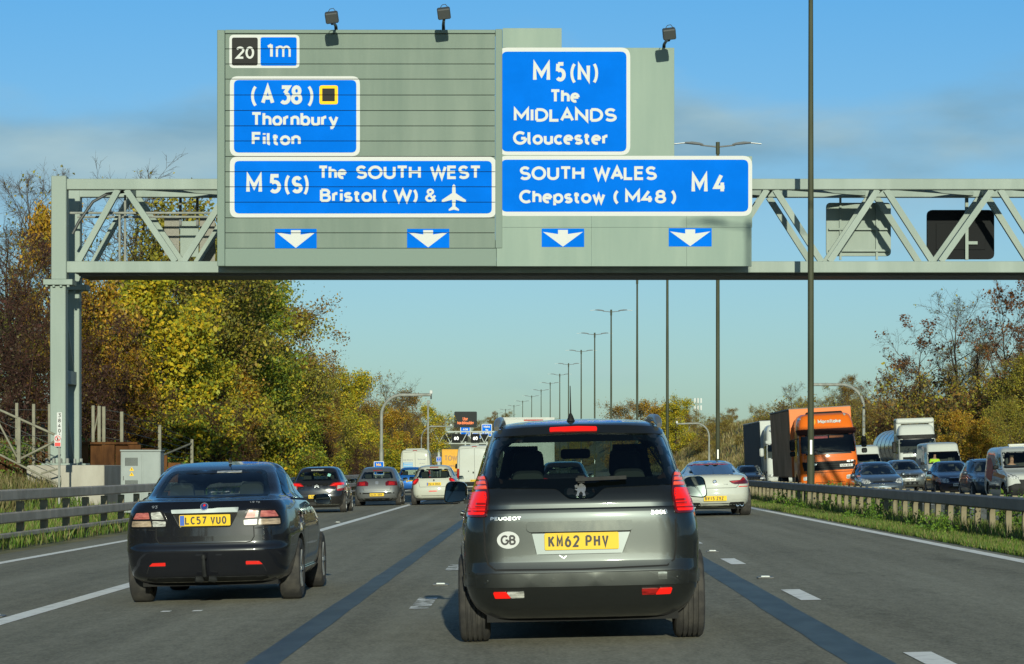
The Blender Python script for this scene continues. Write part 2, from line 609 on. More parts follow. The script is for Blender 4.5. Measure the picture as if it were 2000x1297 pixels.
def letter_quads(text, x0, x1, zb, zt, t=None, gap=GAP, space=4.5):
    """strokes of a word fitted between x0 and x1, baseline zb, cap height zt; list of (verts, faces)"""
    h = (zt - zb)
    t = t if t else h * 0.165
    adv, placed = 0.0, []
    for ch in text:
        if ch == ' ':
            adv += space
            continue
        w, st = GL[ch]
        side = 0.75 if ch in 'AVWTYL' else 0.3 if ch in 'OCGSQoceds' else 0.0
        adv -= side * 0.5 if placed else 0
        placed.append((adv, st))
        adv += w + gap - side * 0.5
    adv -= gap
    sz = (h - t) / 10.0
    sx = (x1 - x0 - t) / max(adv, 0.01) if adv > 0.02 else sz
    out = []
    for a, st in placed:
        for s in st:
            pts = [Vector((x0 + t / 2 + (a + p[0]) * sx, zb + t / 2 + p[1] * sz)) for p in s]
            q = [pts[0]]
            for p in pts[1:]:
                if (p - q[-1]).length > t * .08:
                    q.append(p)
            # a sharp corner next to a short step would fold over itself: break the stroke there
            run = [q[0]]
            for i in range(1, len(q)):
                run.append(q[i])
                if i < len(q) - 1:
                    d0, d1 = q[i] - q[i - 1], q[i + 1] - q[i]
                    if d0.angle(d1) > .95 and min(d0.length, d1.length) < t * 1.6:
                        out.append(ribbon(run, t))
                        run = [q[i]]
            out.append(ribbon(run, t))
    return out


def letters(mb, words, y=0.0, fn=None, m=0, step=0.0005, dirn=-1):
    """words: list of args for letter_quads. Each stroke lies a hair in front of the one before."""
    k = 0
    for wargs in words:
        for vs, fs in letter_quads(*wargs):
            yy = y + dirn * step * (k % 7)
            if fn:
                mb.add([fn(v.x, v.y, (k % 7) * step) for v in vs], fs, m)
            else:
                mb.add([(v.x, yy, v.y) for v in vs], fs, m)
            k += 1
    return mb


# ------------------------------------------------------------------ the lie of the land
def bend(Y):
    if Y <= 120:
        return 0.0
    if Y <= 650:
        return -6.3e-5 * (Y - 120) ** 2
    return -6.3e-5 * 530 ** 2 - 0.0668 * (Y - 650)


def roadz_u(u):
    if u <= 7.0:
        return 0.022 * u
    if u <= 9.4:
        return 0.154 + (u - 7.0) / 2.4 * (-0.08 - 0.154)
    return -0.08 + 0.033 * (u - 9.4)


def sstep(a, b, x):
    t = min(1, max(0, (x - a) / (b - a)))
    return t * t * (3 - 2 * t)


def groundz(u, Y):
    """height of the land at lateral offset u from the road's line"""
    return groundz0(u, Y) + 17 * math.exp(-((u + bend(Y) + 40) / 48) ** 2) * sstep(900, 1150, Y)


def groundz0(u, Y):
    if u < -9.3:
        z = roadz_u(-9.3) - 0.02
        d = -u
        z += 0.9 * sstep(11, 14.5, d) * sstep(60, 76, Y) * (1 - sstep(84, 110, Y) * 0.4)
        z += 4.2 * sstep(14, 27, d) + 3.0 * sstep(27, 60, d)
        z += 0.25 * math.sin(Y * 0.13 + u * 0.4) * sstep(13, 20, d)
        return z
    if u > 24.5:
        z = roadz_u(24.5) - 0.02
        k = sstep(150, 330, Y)
        z += (4.5 + 3.6 * k) * sstep(26, 42, u) + 3.0 * sstep(42, 90, u)
        z += 0.3 * math.sin(Y * 0.09 + u * 0.5) * sstep(27, 34, u)
        return z
    return roadz_u(u) - 0.03


def G(px, Y):
    """world x of something seen at photo pixel px and distance Y"""
    return (px - 1058.0) * Y / F


def H(py, Y):
    return EYE + (912.0 - py) * Y / F
# ------------------------------------------------------------------ ground and road
M_GRASSLAND = mat('rough_grass', (0.085, 0.095, 0.03), rough=0.95, col2=(0.26, 0.21, 0.095), vscale=0.35, detail=9, bump=0.6, bscale=6)


def asphalt():
    """worn hot-rolled asphalt: chippings, polished wheel tracks, darker oil line, stains and long streaks"""
    m = bpy.data.materials.new('asphalt')
    m.use_nodes = True
    t = m.node_tree
    p = t.nodes['Principled BSDF']
    p.inputs['Roughness'].default_value = 0.95
    p.inputs['Specular IOR Level'].default_value = 0.08
    N = lambda k: t.nodes.new(k)
    tcn = N('ShaderNodeTexCoord')

    def noise(scale, detail, stretch):
        mpn = N('ShaderNodeMapping')
        mpn.inputs['Scale'].default_value = stretch
        t.links.new(tcn.outputs['Object'], mpn.inputs[0])
        n = N('ShaderNodeTexNoise')
        n.inputs['Scale'].default_value = scale
        n.inputs['Detail'].default_value = detail
        t.links.new(mpn.outputs[0], n.inputs['Vector'])
        return n.outputs['Fac']

    def mth(op, a, b):
        n = N('ShaderNodeMath')
        n.operation = op
        for i, q in enumerate((a, b)):
            if isinstance(q, (int, float)):
                n.inputs[i].default_value = q
            else:
                t.links.new(q, n.inputs[i])
        return n.outputs[0]
    sp = N('ShaderNodeSeparateXYZ')
    t.links.new(tcn.outputs['Object'], sp.inputs[0])
    # lanes are 3.63 m wide: two wheel tracks per lane
    ph = mth('MULTIPLY', mth('ADD', sp.outputs[0], 1.13), 2 * PI / 1.815)
    track = mth('MULTIPLY', mth('COSINE', mth('ADD', ph, PI), 0), -0.055)
    chips = mth('MULTIPLY', mth('SUBTRACT', noise(40, 3, (1, .45, 1)), .5), 1.0)
    fine = mth('MULTIPLY', mth('SUBTRACT', noise(11, 6, (1, .25, 1)), .5), 0.55)
    streak = mth('MULTIPLY', mth('SUBTRACT', noise(2.2, 5, (1.2, .03, 1)), .5), 0.65)
    patch = mth('MULTIPLY', mth('SUBTRACT', noise(.35, 5, (1, .22, 1)), .5), 0.5)
    f = mth('ADD', mth('ADD', track, chips), mth('ADD', fine, mth('ADD', streak, patch)))
    # drips of oil and old scuffs, in patches of their own
    st = N('ShaderNodeMapRange')
    st.inputs[1].default_value = 0.60
    st.inputs[2].default_value = 0.70
    st.inputs[3].default_value = 0.0
    st.inputs[4].default_value = -0.13
    t.links.new(noise(1.4, 5, (1, .35, 1)), st.inputs[0])
    f = mth('ADD', f, mth('ADD', st.outputs[0], 1.0))
    mx = N('ShaderNodeMix')
    mx.data_type = 'RGBA'
    mx.blend_type = 'MULTIPLY'
    mx.inputs[0].default_value = 1.0
    mx.inputs[6].default_value = (0.245, 0.236, 0.186, 1)
    cmb = N('ShaderNodeCombineXYZ')
    for i in range(3):
        t.links.new(f, cmb.inputs[i])
    t.links.new(cmb.outputs[0], mx.inputs[7])
    t.links.new(mx.outputs[2], p.inputs['Base Color'])
    bp = N('ShaderNodeBump')
    bp.inputs['Strength'].default_value = 0.35
    bp.inputs['Distance'].default_value = 0.02
    t.links.new(noise(48, 3, (1, 1, 1)), bp.inputs['Height'])
    t.links.new(bp.outputs[0], p.inputs['Normal'])
    return m


M_ASPHALT = asphalt()
M_TAR = mat('tar_joint', (0.072, 0.092, 0.092), rough=0.5, var=0.22, vscale=4.0, detail=8, bump=0.08, bscale=30, stretch=(1, 0.3, 1), spec=0.14)
M_ROADPAINT = mat('road_paint', (0.58, 0.57, 0.52), rough=0.8, spec=.1, col2=(0.90, 0.89, 0.83), vscale=5, detail=8, c2pos=(0.30, 0.48), bump=0.1, bscale=80)
M_WORNPAINT = mat('worn_road_paint', (0.20, 0.195, 0.15), rough=0.9, col2=(0.80, 0.79, 0.74), vscale=7, detail=8, c2pos=(0.47, 0.55))


def sheet(name, us, Ys, zf, m, parent=None, kind=None):
    vs, fs = [], []
    for Y in Ys:
        b = bend(Y)
        for u in us:
            vs.append((u + b, Y, zf(u, Y)))
    n = len(us)
    for j in range(len(Ys) - 1):
        for i in range(n - 1):
            a = j * n + i
            fs.append((a, a + 1, a + n + 1, a + n))
    mb = MB()
    mb.add(vs, fs)
    me = mb.mesh(name, m, smooth=60, fix=False)
    o = link_mesh(name, me, parent)
    if kind:
        o['kind'] = kind
    return o


YS = [-40, -20, 0] + list(range(10, 700, 10)) + [720, 760, 800, 860, 940, 1040, 1200, 1500, 2000, 2800, 4200]
US = [-900, -500, -250, -140, -90, -60, -50, -42, -36, -31, -27, -24, -21, -18.5, -16.5, -15, -14, -13, -12, -11, -10.2, -9.4, -9.2, -6, 0, 6.2, 6.7, 7.2, 8, 8.8, 9.3,
      12, 18, 24.3, 24.6, 26, 28, 30, 32, 34, 36, 38, 40, 43, 50, 60, 80, 120, 200, 400, 900]
sheet('ground', US, YS, groundz, M_GRASSLAND, kind='structure')
YR = [-40, -20, 0] + list(range(5, 700, 5)) + [740, 800, 900]
road = sheet('road', [-9.3, -8.2, -4.9, -1.1, 2.5, 6.25], YR, lambda u, Y: roadz_u(u), M_ASPHALT, kind='structure')
road2 = sheet('road', [9.45, 13, 16.6, 20.2, 24.4], YR, lambda u, Y: roadz_u(u), M_ASPHALT, kind='structure')


def strip(name, parent, u0, u1, Y0, Y1, m, dz=0.004, step=5.0, wob=0.0):
    n = max(1, int(math.ceil((Y1 - Y0) / step)))
    vs, fs = [], []
    rng = random.Random(int(Y0 * 10) + int(u0 * 100))
    for k in range(n + 1):
        Y = Y0 + (Y1 - Y0) * k / n
        w0, w1 = rng.uniform(-wob, wob), rng.uniform(-wob, wob)
        for u in (u0 + w0, u1 + w1):
            vs.append((u + bend(Y), Y, roadz_u(u) + dz))
    for k in range(n):
        fs.append((2 * k, 2 * k + 1, 2 * k + 3, 2 * k + 2))
    return MB().add(vs, fs).build(name, m, parent)


strip('edge_line', road, -8.45, -8.25, 5, 640, M_ROADPAINT)
strip('hard_shoulder_line', road, -5.02, -4.80, 5, 640, M_ROADPAINT)
strip('edge_line', road, 5.86, 6.05, 5, 640, M_ROADPAINT)
strip('edge_line', road2, 9.85, 10.05, 5, 640, M_ROADPAINT)
strip('tar_joint', road, -2.03, -1.79, 4, 400, M_TAR, 0.003, 1.2, 0.008)
strip('tar_joint', road, 1.95, 2.25, 4, 400, M_TAR, 0.003, 1.2, 0.010)
for k in range(48):
    Y = 15.4 + 8.95 * k
    strip('lane_dash', road, 2.42, 2.61, Y, Y + 2.1, M_ROADPAINT, 0.005)
    if k:
        strip('lane_dash', road, -1.24, -1.05, Y, Y + 2.1, M_WORNPAINT if k < 9 else M_ROADPAINT, 0.005)
    strip('lane_dash', road2, 12.95, 13.1, Y, Y + 2.1, M_ROADPAINT, 0.005)
    strip('lane_dash', road2, 16.55, 16.7, Y, Y + 2.1, M_ROADPAINT, 0.005)
    strip('lane_dash', road2, 20.2, 20.35, Y, Y + 2.1, M_ROADPAINT, 0.005)
# two short white survey ticks behind the black saloon
for u in (-3.62, -3.32):
    strip('survey_tick', road, u, u + 0.09, 24.75, 24.95, M_ROADPAINT, 0.005)

# road studs
M_STUDBODY = mat('stud_iron', (0.20, 0.20, 0.19), rough=0.5, metal=0.6)
M_STUDGLASS = mat('stud_glass', (0.75, 0.78, 0.75), rough=0.15)
lbl_stud = {(0, 0): 'small road stud in the middle lane just ahead of the silver hatchback dash',
            (1, 0): 'small road stud between the white dashes right of the dark people carrier'}


def stud(u, Y, label):
    e = empty('road_stud', (u + bend(Y), Y, roadz_u(u) + 0.002), label=label, cat='road stud', group='road studs set in the lane lines')
    mb = MB()
    mb.box(-0.09, 0.09, -0.10, 0.10, 0, 0.014, c=0.006)
    mb.build('casing', M_STUDBODY, e)
    MB().box(-0.05, 0.05, -0.035, 0.035, 0.014, 0.026, c=0.008).build('lens', M_STUDGLASS, e)


stud(2.5, 29.2, 'road stud in the dashed line to the right of the dark grey people carrier')
stud(-1.13, 29.2, 'road stud in the worn dashes between black saloon and dark people carrier')
stud(-5.15, 24.6, 'road stud by the solid white line at the black saloon\'s left rear wheel')
stud(2.5, 38.2, 'farther road stud in the dashed line right of the people carrier')
stud(-5.15, 52, 'road stud by the solid white line, ahead of the black saloon')
stud(-5.15, 66, 'road stud by the solid white line, behind the dark brown-grey hatchback')

# ------------------------------------------------------------------ safety barriers
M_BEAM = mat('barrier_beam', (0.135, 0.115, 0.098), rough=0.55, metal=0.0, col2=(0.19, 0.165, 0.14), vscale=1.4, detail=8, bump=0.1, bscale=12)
M_BEAM_SUNLIT = mat('verge_beam_sunlit', (0.32, 0.275, 0.22), rough=0.6, spec=.3, col2=(0.45, 0.39, 0.32), vscale=1.4, detail=8, bump=0.1, bscale=12)  # lighter copy of the beam colour: sunlight on the verge rails painted in
M_POSTB = mat('barrier_post', (0.17, 0.145, 0.092), rough=0.8, spec=.15, col2=(0.25, 0.215, 0.14), vscale=3, detail=6)


def barrier(name, label, u, Y0, Y1, rails, spacing, pw, toe, post_top, group, bm=None, off=0.0):
    e = empty(name, (u + bend(Y0), Y0, roadz_u(u)), label=label, cat='crash barrier', group=group)
    ox, oz = e.location.x, e.location.z
    seg = 4.8
    k = 0
    Y = Y0
    cache = {}
    while Y < Y1 - 0.1:
        Ya, Yb = Y, min(Y + seg, Y1)
        for (zc, hh, th, du) in rails:
            vs, fs = [], []
            g = 0.006
            for (yy) in (Ya + g, Yb - g):
                x = u + du + bend(yy) - ox
                zb = roadz_u(u) - oz
                c = min(0.025, hh * 0.2)
                for (dx, dz) in ((-th / 2, -hh / 2 + c), (-th / 2 + c, -hh / 2), (th / 2 - c, -hh / 2), (th / 2, -hh / 2 + c),
                                 (th / 2, hh / 2 - c), (th / 2 - c, hh / 2), (-th / 2 + c, hh / 2), (-th / 2, hh / 2 - c)):
                    vs.append((x + dx, yy - Y0, zb + zc + dz))
            for i in range(8):
                j = (i + 1) % 8
                fs.append((i, j, j + 8, i + 8))
            fs.append(tuple(range(8)))
            fs.append(tuple(range(15, 7, -1)))
            MB().add(vs, fs).build('beam', bm or M_BEAM, e)
        Y = Yb
    mb = MB()
    mb.box(-pw / 2, pw / 2, -pw * 0.45, pw * 0.45, -0.12, post_top, c=0.008)
    pm = mb.mesh('post', M_POSTB)
    mb = MB().box(-pw * 0.7, pw * 0.7, -pw * 0.6, pw * 0.6, post_top + 0.001, post_top + 0.02)
    Y = Y0 + off
    n = 0
    rng = random.Random(5)
    while Y < Y1 and n < 290:
        o = link_mesh('post', pm, e)
        o.location = (u + toe + bend(Y) - ox, Y - Y0, 0)
        o.rotation_euler = (rng.uniform(-.012, .012), rng.uniform(-.012, .012), 0)
        Y += spacing if not callable(spacing) else spacing(Y)
        n += 1
    return e


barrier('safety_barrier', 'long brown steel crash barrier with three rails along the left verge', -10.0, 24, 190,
        [(0.99, 0.21, 0.14, 0.0), (0.565, 0.20, 0.14, 0.0), (0.235, 0.10, 0.10, 0.02)], 2.4, 0.14, -0.06, 0.86, None, M_BEAM_SUNLIT)
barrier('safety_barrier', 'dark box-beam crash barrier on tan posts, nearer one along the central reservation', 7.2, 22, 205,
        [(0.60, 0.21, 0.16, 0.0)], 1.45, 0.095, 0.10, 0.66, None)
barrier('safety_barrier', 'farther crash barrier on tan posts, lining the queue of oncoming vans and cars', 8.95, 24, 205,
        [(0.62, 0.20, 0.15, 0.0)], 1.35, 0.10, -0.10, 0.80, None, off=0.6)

# ------------------------------------------------------------------ grass and weeds
M_BLADE = None


def leafmat(name, trans=0.35, rough=0.55):
    if name in MATS:
        return MATS[name]
    m = bpy.data.materials.new(name)
    m.use_nodes = True
    t = m.node_tree
    p = t.nodes['Principled BSDF']
    at = t.nodes.new('ShaderNodeAttribute')
    at.attribute_name = 'tone'
    t.links.new(at.outputs['Color'], p.inputs['Base Color'])
    p.inputs['Roughness'].default_value = rough
    p.inputs['Specular IOR Level'].default_value = 0.3
    tr = t.nodes.new('ShaderNodeBsdfTranslucent')
    t.links.new(at.outputs['Color'], tr.inputs[0])
    mx = t.nodes.new('ShaderNodeMixShader')
    mx.inputs[0].default_value = trans
    t.links.new(p.outputs[0], mx.inputs[1])
    t.links.new(tr.outputs[0], mx.inputs[2])
    t.links.new(mx.outputs[0], t.nodes['Material Output'].inputs[0])
    MATS[name] = m
    return m


def quads_mesh(name, V, m, cols=None, nper=4):
    """V: (n, nper, 3) array of separate faces, cols: (n, 3)"""
    n = V.shape[0]
    me = bpy.data.meshes.new(name)
    me.vertices.add(n * nper)
    me.vertices.foreach_set('co', V.reshape(-1).astype(np.float32))
    me.loops.add(n * nper)
    me.loops.foreach_set('vertex_index', np.arange(n * nper, dtype=np.int32))
    me.polygons.add(n)
    me.polygons.foreach_set('loop_start', np.arange(0, n * nper, nper, dtype=np.int32))
    me.polygons.foreach_set('loop_total', np.full(n, nper, dtype=np.int32))
    me.materials.append(m)
    if cols is not None:
        at = me.color_attributes.new('tone', 'FLOAT_COLOR', 'POINT')
        c = np.ones((n * nper, 4), np.float32)
        c[:, :3] = np.repeat(cols, nper, axis=0)
        at.data.foreach_set('color', c.reshape(-1))
    me.update(calc_edges=True)
    me.validate()
    return me


def blades(name, spots, hmean, width, pal, seed, lean=0.5):
    """spots (n,3) roots -> grass blades as bent triangles (two quads merged to one kite)"""
    rng = np.random.default_rng(seed)
    n = len(spots)
    h = hmean * rng.uniform(0.5, 1.5, n)
    a = rng.uniform(0, 2 * PI, n)
    la = rng.uniform(0, 2 * PI, n)
    ll = rng.uniform(0, lean, n) * h
    d = np.stack([np.cos(a), np.sin(a), 0 * a], 1) * (width * rng.uniform(0.6, 1.4, n))[:, None]
    tip = np.stack([np.cos(la) * ll, np.sin(la) * ll, h], 1)
    mid = np.stack([np.cos(la) * ll * 0.35, np.sin(la) * ll * 0.35, h * 0.55], 1)
    V = np.stack([spots - d * 0.3, spots + mid + d, spots + tip, spots + mid - d], 1)
    pal = np.array(pal)
    c = pal[rng.integers(0, len(pal), n)] * rng.uniform(0.75, 1.25, (n, 1))
    return quads_mesh(name, V, leafmat('grass_blade'), np.clip(c, 0, 1))


def scatter(n, u0, u1, Y0, Y1, seed, power=1.0, zf=None):
    rng = np.random.default_rng(seed)
    u = rng.uniform(u0, u1, n)
    Y = Y0 + (Y1 - Y0) * rng.uniform(0, 1, n) ** power
    pts = np.empty((n, 3))
    for i in range(n):
        pts[i] = (u[i] + bend(Y[i]), Y[i], (zf or groundz)(u[i], Y[i]) - 0.01)
    return pts


GPAL = [(0.10, 0.19, 0.022), (0.14, 0.22, 0.028), (0.08, 0.14, 0.025), (0.19, 0.21, 0.05), (0.26, 0.22, 0.09)]
g = link_mesh('verge_grass', blades('verge_grass', scatter(75000, 6.2, 7.05, 26, 120, 1, 1.6), 0.11, 0.006, GPAL, 2))
g['kind'] = 'stuff'
g = link_mesh('verge_grass', blades('verge_grass', scatter(60000, 6.95, 9.5, 26, 120, 3, 1.5), 0.24, 0.008, GPAL + [(0.22, 0.17, 0.09)], 4))
g['kind'] = 'stuff'
g = link_mesh('verge_grass', blades('verge_grass', scatter(52000, -14.5, -9.75, 40, 130, 5, 1.3), 0.22, 0.011, GPAL, 6))
g['kind'] = 'stuff'


def leaf_quads(c, size, rng, flat=0.0):
    """random leaf-shaped quads round centres c (n,3)"""
    n = len(c)
    d = rng.normal(size=(n, 3))
    d /= np.linalg.norm(d, axis=1)[:, None]
    e = rng.normal(size=(n, 3))
    e[:, 2] += flat
    e -= d * np.sum(e * d, axis=1)[:, None]
    e /= np.linalg.norm(e, axis=1)[:, None] + 1e-9
    s = (size * (0.45 + 1.25 * rng.uniform(0, 1, n) ** 1.6))[:, None]
    return np.stack([c - d * s * 0.5, c + e * s * 0.32 - d * s * 0.05, c + d * s * 0.5, c - e * s * 0.32 - d * s * 0.05], 1)


def weed_mesh(seed, h, r, n, size, pal):
    rng = np.random.default_rng(seed)
    k = 14
    cen = np.stack([rng.normal(0, r * 0.5, k), rng.normal(0, r * 0.5, k), rng.uniform(0.15, 1.0, k) * h], 1)
    c = cen[rng.integers(0, k, n)] + rng.normal(0, 1, (n, 3)) * np.array([r * 0.28, r * 0.28, h * 0.16])
    c[:, 2] = np.abs(c[:, 2])
    pal = np.array(pal)
    col = pal[rng.integers(0, len(pal), n)] * rng.uniform(0.7, 1.3, (n, 1))
    return quads_mesh('weed', leaf_quads(c, size, rng), leafmat('grass_blade'), np.clip(col, 0, 1))


WP = [(0.11, 0.21, 0.025), (0.18, 0.28, 0.03), (0.08, 0.15, 0.025)]
wm = [weed_mesh(11, 0.45, 0.34, 420, 0.07, WP), weed_mesh(12, 0.6, 0.42, 520, 0.055, WP + [(0.15, 0.17, 0.05)]),
      weed_mesh(13, 0.3, 0.3, 260, 0.09, WP), weed_mesh(14, 0.55, 0.4, 500, 0.035, [(0.16, 0.12, 0.06), (0.20, 0.16, 0.09), (0.10, 0.09, 0.04)])]
rng = random.Random(8)
lw = ['leafy green weed clump growing at the foot of the central barrier', 'tall bushy green weed growing through the central barrier',
      'low broad-leaved weed by the white edge line and central barrier', 'dry brown weed clump standing between the central barriers']
for k in range(70):
    j = rng.choice([0, 1, 2, 0, 1, 3])
    Y = 34 + 75 * rng.random() ** 1.3
    u = rng.uniform(6.7, 7.3) if j in (0, 2) else rng.uniform(7.3, 9.2)
    o = link_mesh('weed', wm[j])
    o.location = (u, Y, groundz(u, Y) - 0.02)
    s = rng.uniform(0.4, 0.8) if u < 7.3 else rng.uniform(0.6, 1.3)
    o.scale = (s, s, s * rng.uniform(0.8, 1.2))
    o.rotation_euler = (0, 0, rng.uniform(0, 6.3))
    tag(o, lw[j], 'weed', ['leafy weeds under the central barrier', 'bushy weeds in the central reservation', 'low weeds beside the edge line', 'dry weeds in the central reservation'][j])
# ------------------------------------------------------------------ lamp columns in the central reservation
M_OLIVE = mat('lamp_column_paint', (0.036, 0.041, 0.022), rough=0.6, spec=.2, col2=(0.058, 0.063, 0.038), vscale=1.2, detail=6, stretch=(1, 1, 0.3))
M_LANTERN = mat('lantern_grey', (0.16, 0.17, 0.17), rough=0.45, metal=0.2)
M_LENS = mat('lantern_glass', (0.55, 0.57, 0.55), rough=0.25)
M_WHITEPLATE = mat('white_plate', (0.75, 0.75, 0.72), rough=0.4)


def lamp_column():
    e = empty('street_lamp', (0, 0, 0), label='x', cat='street lamp', group='row of double-armed street lamps in the central reservation')
    mb = MB()
    mb.tube([(0, 0, -0.1), (0, 0, 1.5), (0, 0, 1.52), (0, 0, 8), (0, 0, 14.75)], [0.105, 0.105, 0.088, 0.082, 0.062], 10)
    mb.build('column', M_OLIVE, e, smooth=40)
    MB().tube([(0, 0, 14.62), (0, 0, 15.13)], [0.085, 0.085], 10).build('collar', M_OLIVE, e, smooth=40)
    MB().box(-0.03, 0.03, -0.095, -0.084, 1.55, 1.95, c=0.004).build('number_strip', M_WHITEPLATE, e)
    arm = MB().tube([(0.08, 0, 14.93), (0.75, 0, 15.0)], [0.035, 0.03], 8).mesh('arm', M_LANTERN, smooth=40)
    mb = MB()
    sec = []
    for x, w, h in ((0.62, 0.06, 0.05), (0.78, 0.13, 0.09), (1.1, 0.16, 0.10), (1.42, 0.12, 0.05)):
        sec.append([(x, -w, 15.0 + (x - .62) * .1), (x, -w * .6, 15.0 + (x - .62) * .1 + h), (x, w * .6, 15.0 + (x - .62) * .1 + h), (x, w, 15.0 + (x - .62) * .1)])
    vs = [p for s in sec for p in s]
    fs = [(0, 1, 2, 3), (15, 14, 13, 12)]
    for i in range(3):
        for k in range(4):
            fs.append((i * 4 + k, i * 4 + (k + 1) % 4, (i + 1) * 4 + (k + 1) % 4, (i + 1) * 4 + k))
    head = mb.add(vs, fs).mesh('lantern', M_LANTERN, smooth=35)
    lens = MB().box(0.82, 1.32, -0.10, 0.10, 14.985, 15.012, c=0.01).mesh('lens', M_LENS)
    for rz in (0, PI):
        a = link_mesh('arm', arm, e)
        h = link_mesh('lantern', head, e)
        l = link_mesh('lens', lens, h)
        l.rotation_euler = (0, -0.09, 0)
        l.location = (-1.34, 0, 0.04)
        a.rotation_euler = h.rotation_euler = (0, 0, rz)
    return e


lamp0 = lamp_column()
ORD = ['first', 'second', 'third', 'fourth', 'fifth', 'sixth', 'seventh', 'eighth', 'ninth', 'tenth', 'eleventh', 'twelfth', 'thirteenth', 'fourteenth', 'fifteenth', 'sixteenth', 'seventeenth', 'eighteenth']
LAMPX = {0: 7.44, 1: 7.55, 2: 7.3, 3: 7.0, 4: 6.15, 5: 5.5, 6: 4.7, 7: 3.6, 8: 2.7, 9: 1.4}
lamp_list = [-1] + list(range(0, 16))
for i, k in enumerate(lamp_list):
    o = lamp0 if i == 0 else copy_tree(lamp0)
    Y = 72.2 + 39.75 * k if k >= 0 else 43.5
    x = LAMPX.get(k, 7.6 + bend(Y) * 1.0)
    o.location = (x, Y, roadz_u(7.6))
    if k == -1:
        o['label'] = 'street lamp beside the camera whose shadow falls on the right sign board'
        o.location.x = 8.25
    elif k == 0:
        o['label'] = 'nearest tall dark street lamp, its column crossing in front of gantry and orange lorry'
    elif k == 1:
        o['label'] = 'tall street lamp whose twin arms show above the right sign board end'
    elif k == 2:
        o['label'] = 'street lamp column rising behind the sign board over the dark people carrier\'s right corner'
    else:
        o['label'] = f'{ORD[k]} double-armed street lamp of the central row, counting away from the gantry'

# ------------------------------------------------------------------ the sign gantry
M_STEEL = mat('gantry_paint', (0.222, 0.268, 0.238), rough=0.6, spec=.2, col2=(0.27, 0.318, 0.285), vscale=0.8, detail=6, bump=0.04, bscale=8, stretch=(1.6, 1.6, .22))
M_DKSTEEL = mat('dark_steel', (0.06, 0.065, 0.065), rough=0.5, metal=0.3)
M_GALV = mat('galvanised_steel', (0.19, 0.20, 0.18), rough=0.65, spec=.2, col2=(0.27, 0.28, 0.255), vscale=2.5)
M_FENCEP = mat('weathered_steel', (0.165, 0.158, 0.118), rough=0.75, spec=.15, col2=(0.235, 0.225, 0.17), vscale=2.5)
M_CONC = mat('concrete', (0.27, 0.25, 0.21), rough=0.9, col2=(0.36, 0.34, 0.29), vscale=1.3, detail=9, bump=0.2, bscale=20, stretch=(1, 1, 0.4))
M_RUST = mat('rusty_piling', (0.045, 0.020, 0.009), rough=0.9, spec=.1, col2=(0.125, 0.055, 0.020), vscale=2.0, detail=8, stretch=(1, 1, 0.3))

YG, YB = 74.4, 76.5            # front and rear truss
YS_ = 73.6                     # sign face


def gx(px):
    return (px - 1058) * YG / F


gan = empty('sign_gantry', (gx(118), YG, groundz(-13.7, YG)), label='pale green-grey steel truss gantry spanning the motorway and carrying the sign boards', cat='gantry')
go = Vector(gan.location)


def gb(name, fill, m=M_STEEL, smooth=None):
    mb = MB()
    fill(mb)
    mb.v = [tuple(Vector(v) - go) for v in mb.v]
    return mb.build(name, m, gan, smooth)


ZT0, ZT1 = H(371, YG), H(350, YG)
ZB0, ZB1 = H(533, YG), H(511, YG)
XL, XR = gx(131), 27.4
for (Y, dn) in ((YG, 'front'), (YB, 'rear')):
    gb('top_chord', lambda mb: mb.box(XL, XR, Y - .14, Y + .14, ZT0, ZT1, c=.015))
    gb('bottom_chord', lambda mb: mb.box(XL, XR, Y - .14, Y + .14, ZB0, ZB1, c=.015))
    tops = [239, 456, 673, 890, 1100, 1300, 1506, 1722, 1945, 2162, 2380, 2600, 2820]
    bots = [145, 351, 565, 782, 995, 1200, 1400, 1612, 1829, 2050, 2270, 2490, 2710]
    for a, b in zip(tops, bots):
        gb('diagonal', lambda mb: mb.bar((gx(b) + .12, Y, ZB1), (gx(a) - .12, Y, ZT0), .17, .17, up=(0, 1, 0)))
    for a, b in zip(tops, bots[1:]):
        gb('diagonal', lambda mb: mb.bar((gx(b) - .12, Y, ZB1), (gx(a) + .12, Y, ZT0), .17, .17, up=(0, 1, 0)))
for i, a in enumerate(tops):    # cross members between the two trusses
    gb('cross_member', lambda mb: mb.box(gx(a) - .09, gx(a) + .09, YG + .141, YB - .141, ZT0 + .03, ZT1 - .06))
    gb('cross_member', lambda mb: mb.box(gx(bots[i]) - .09, gx(bots[i]) + .09, YG + .141, YB - .141, ZB0 + .03, ZB1 - .06))
    gb('top_brace', lambda mb: mb.bar((gx(a) + .1, YG + .15, ZT0 + .1), (gx(a) + 2.9, YB - .15, ZT0 + .1), .12, .12))
gb('walkway', lambda mb: mb.box(XL + .3, XR - .3, YG + .2, YB - .2, ZB0 - .07, ZB0 + .02), M_DKSTEEL)
for yy in (YG + .45, YB - .45):
    gb('handrail', lambda mb: mb.tube([(XL, yy, H(413, YG)), (gx(436), yy, H(413, YG))], .035, 8), M_GALV, 40)
for px in (228, 235):
    gb('hanger', lambda mb: mb.tube([(gx(px), YG + .5 + (px - 228) * .05, ZB1), (gx(px), YG + .5 + (px - 228) * .05, H(375 if px > 230 else 415, YG))], .035, 8), M_GALV, 40)
# cable
gb('cable', lambda mb: mb.tube([(gx(250), YG - .05 + .3, H(371, YG)), (gx(205), YG + .3, H(377, YG)), (gx(178), YG + .3, H(392, YG)), (gx(150), YG + .3, H(432, YG)), (gx(138), YG + .3, H(455, YG))], .045, 8), M_DKSTEEL, 50)
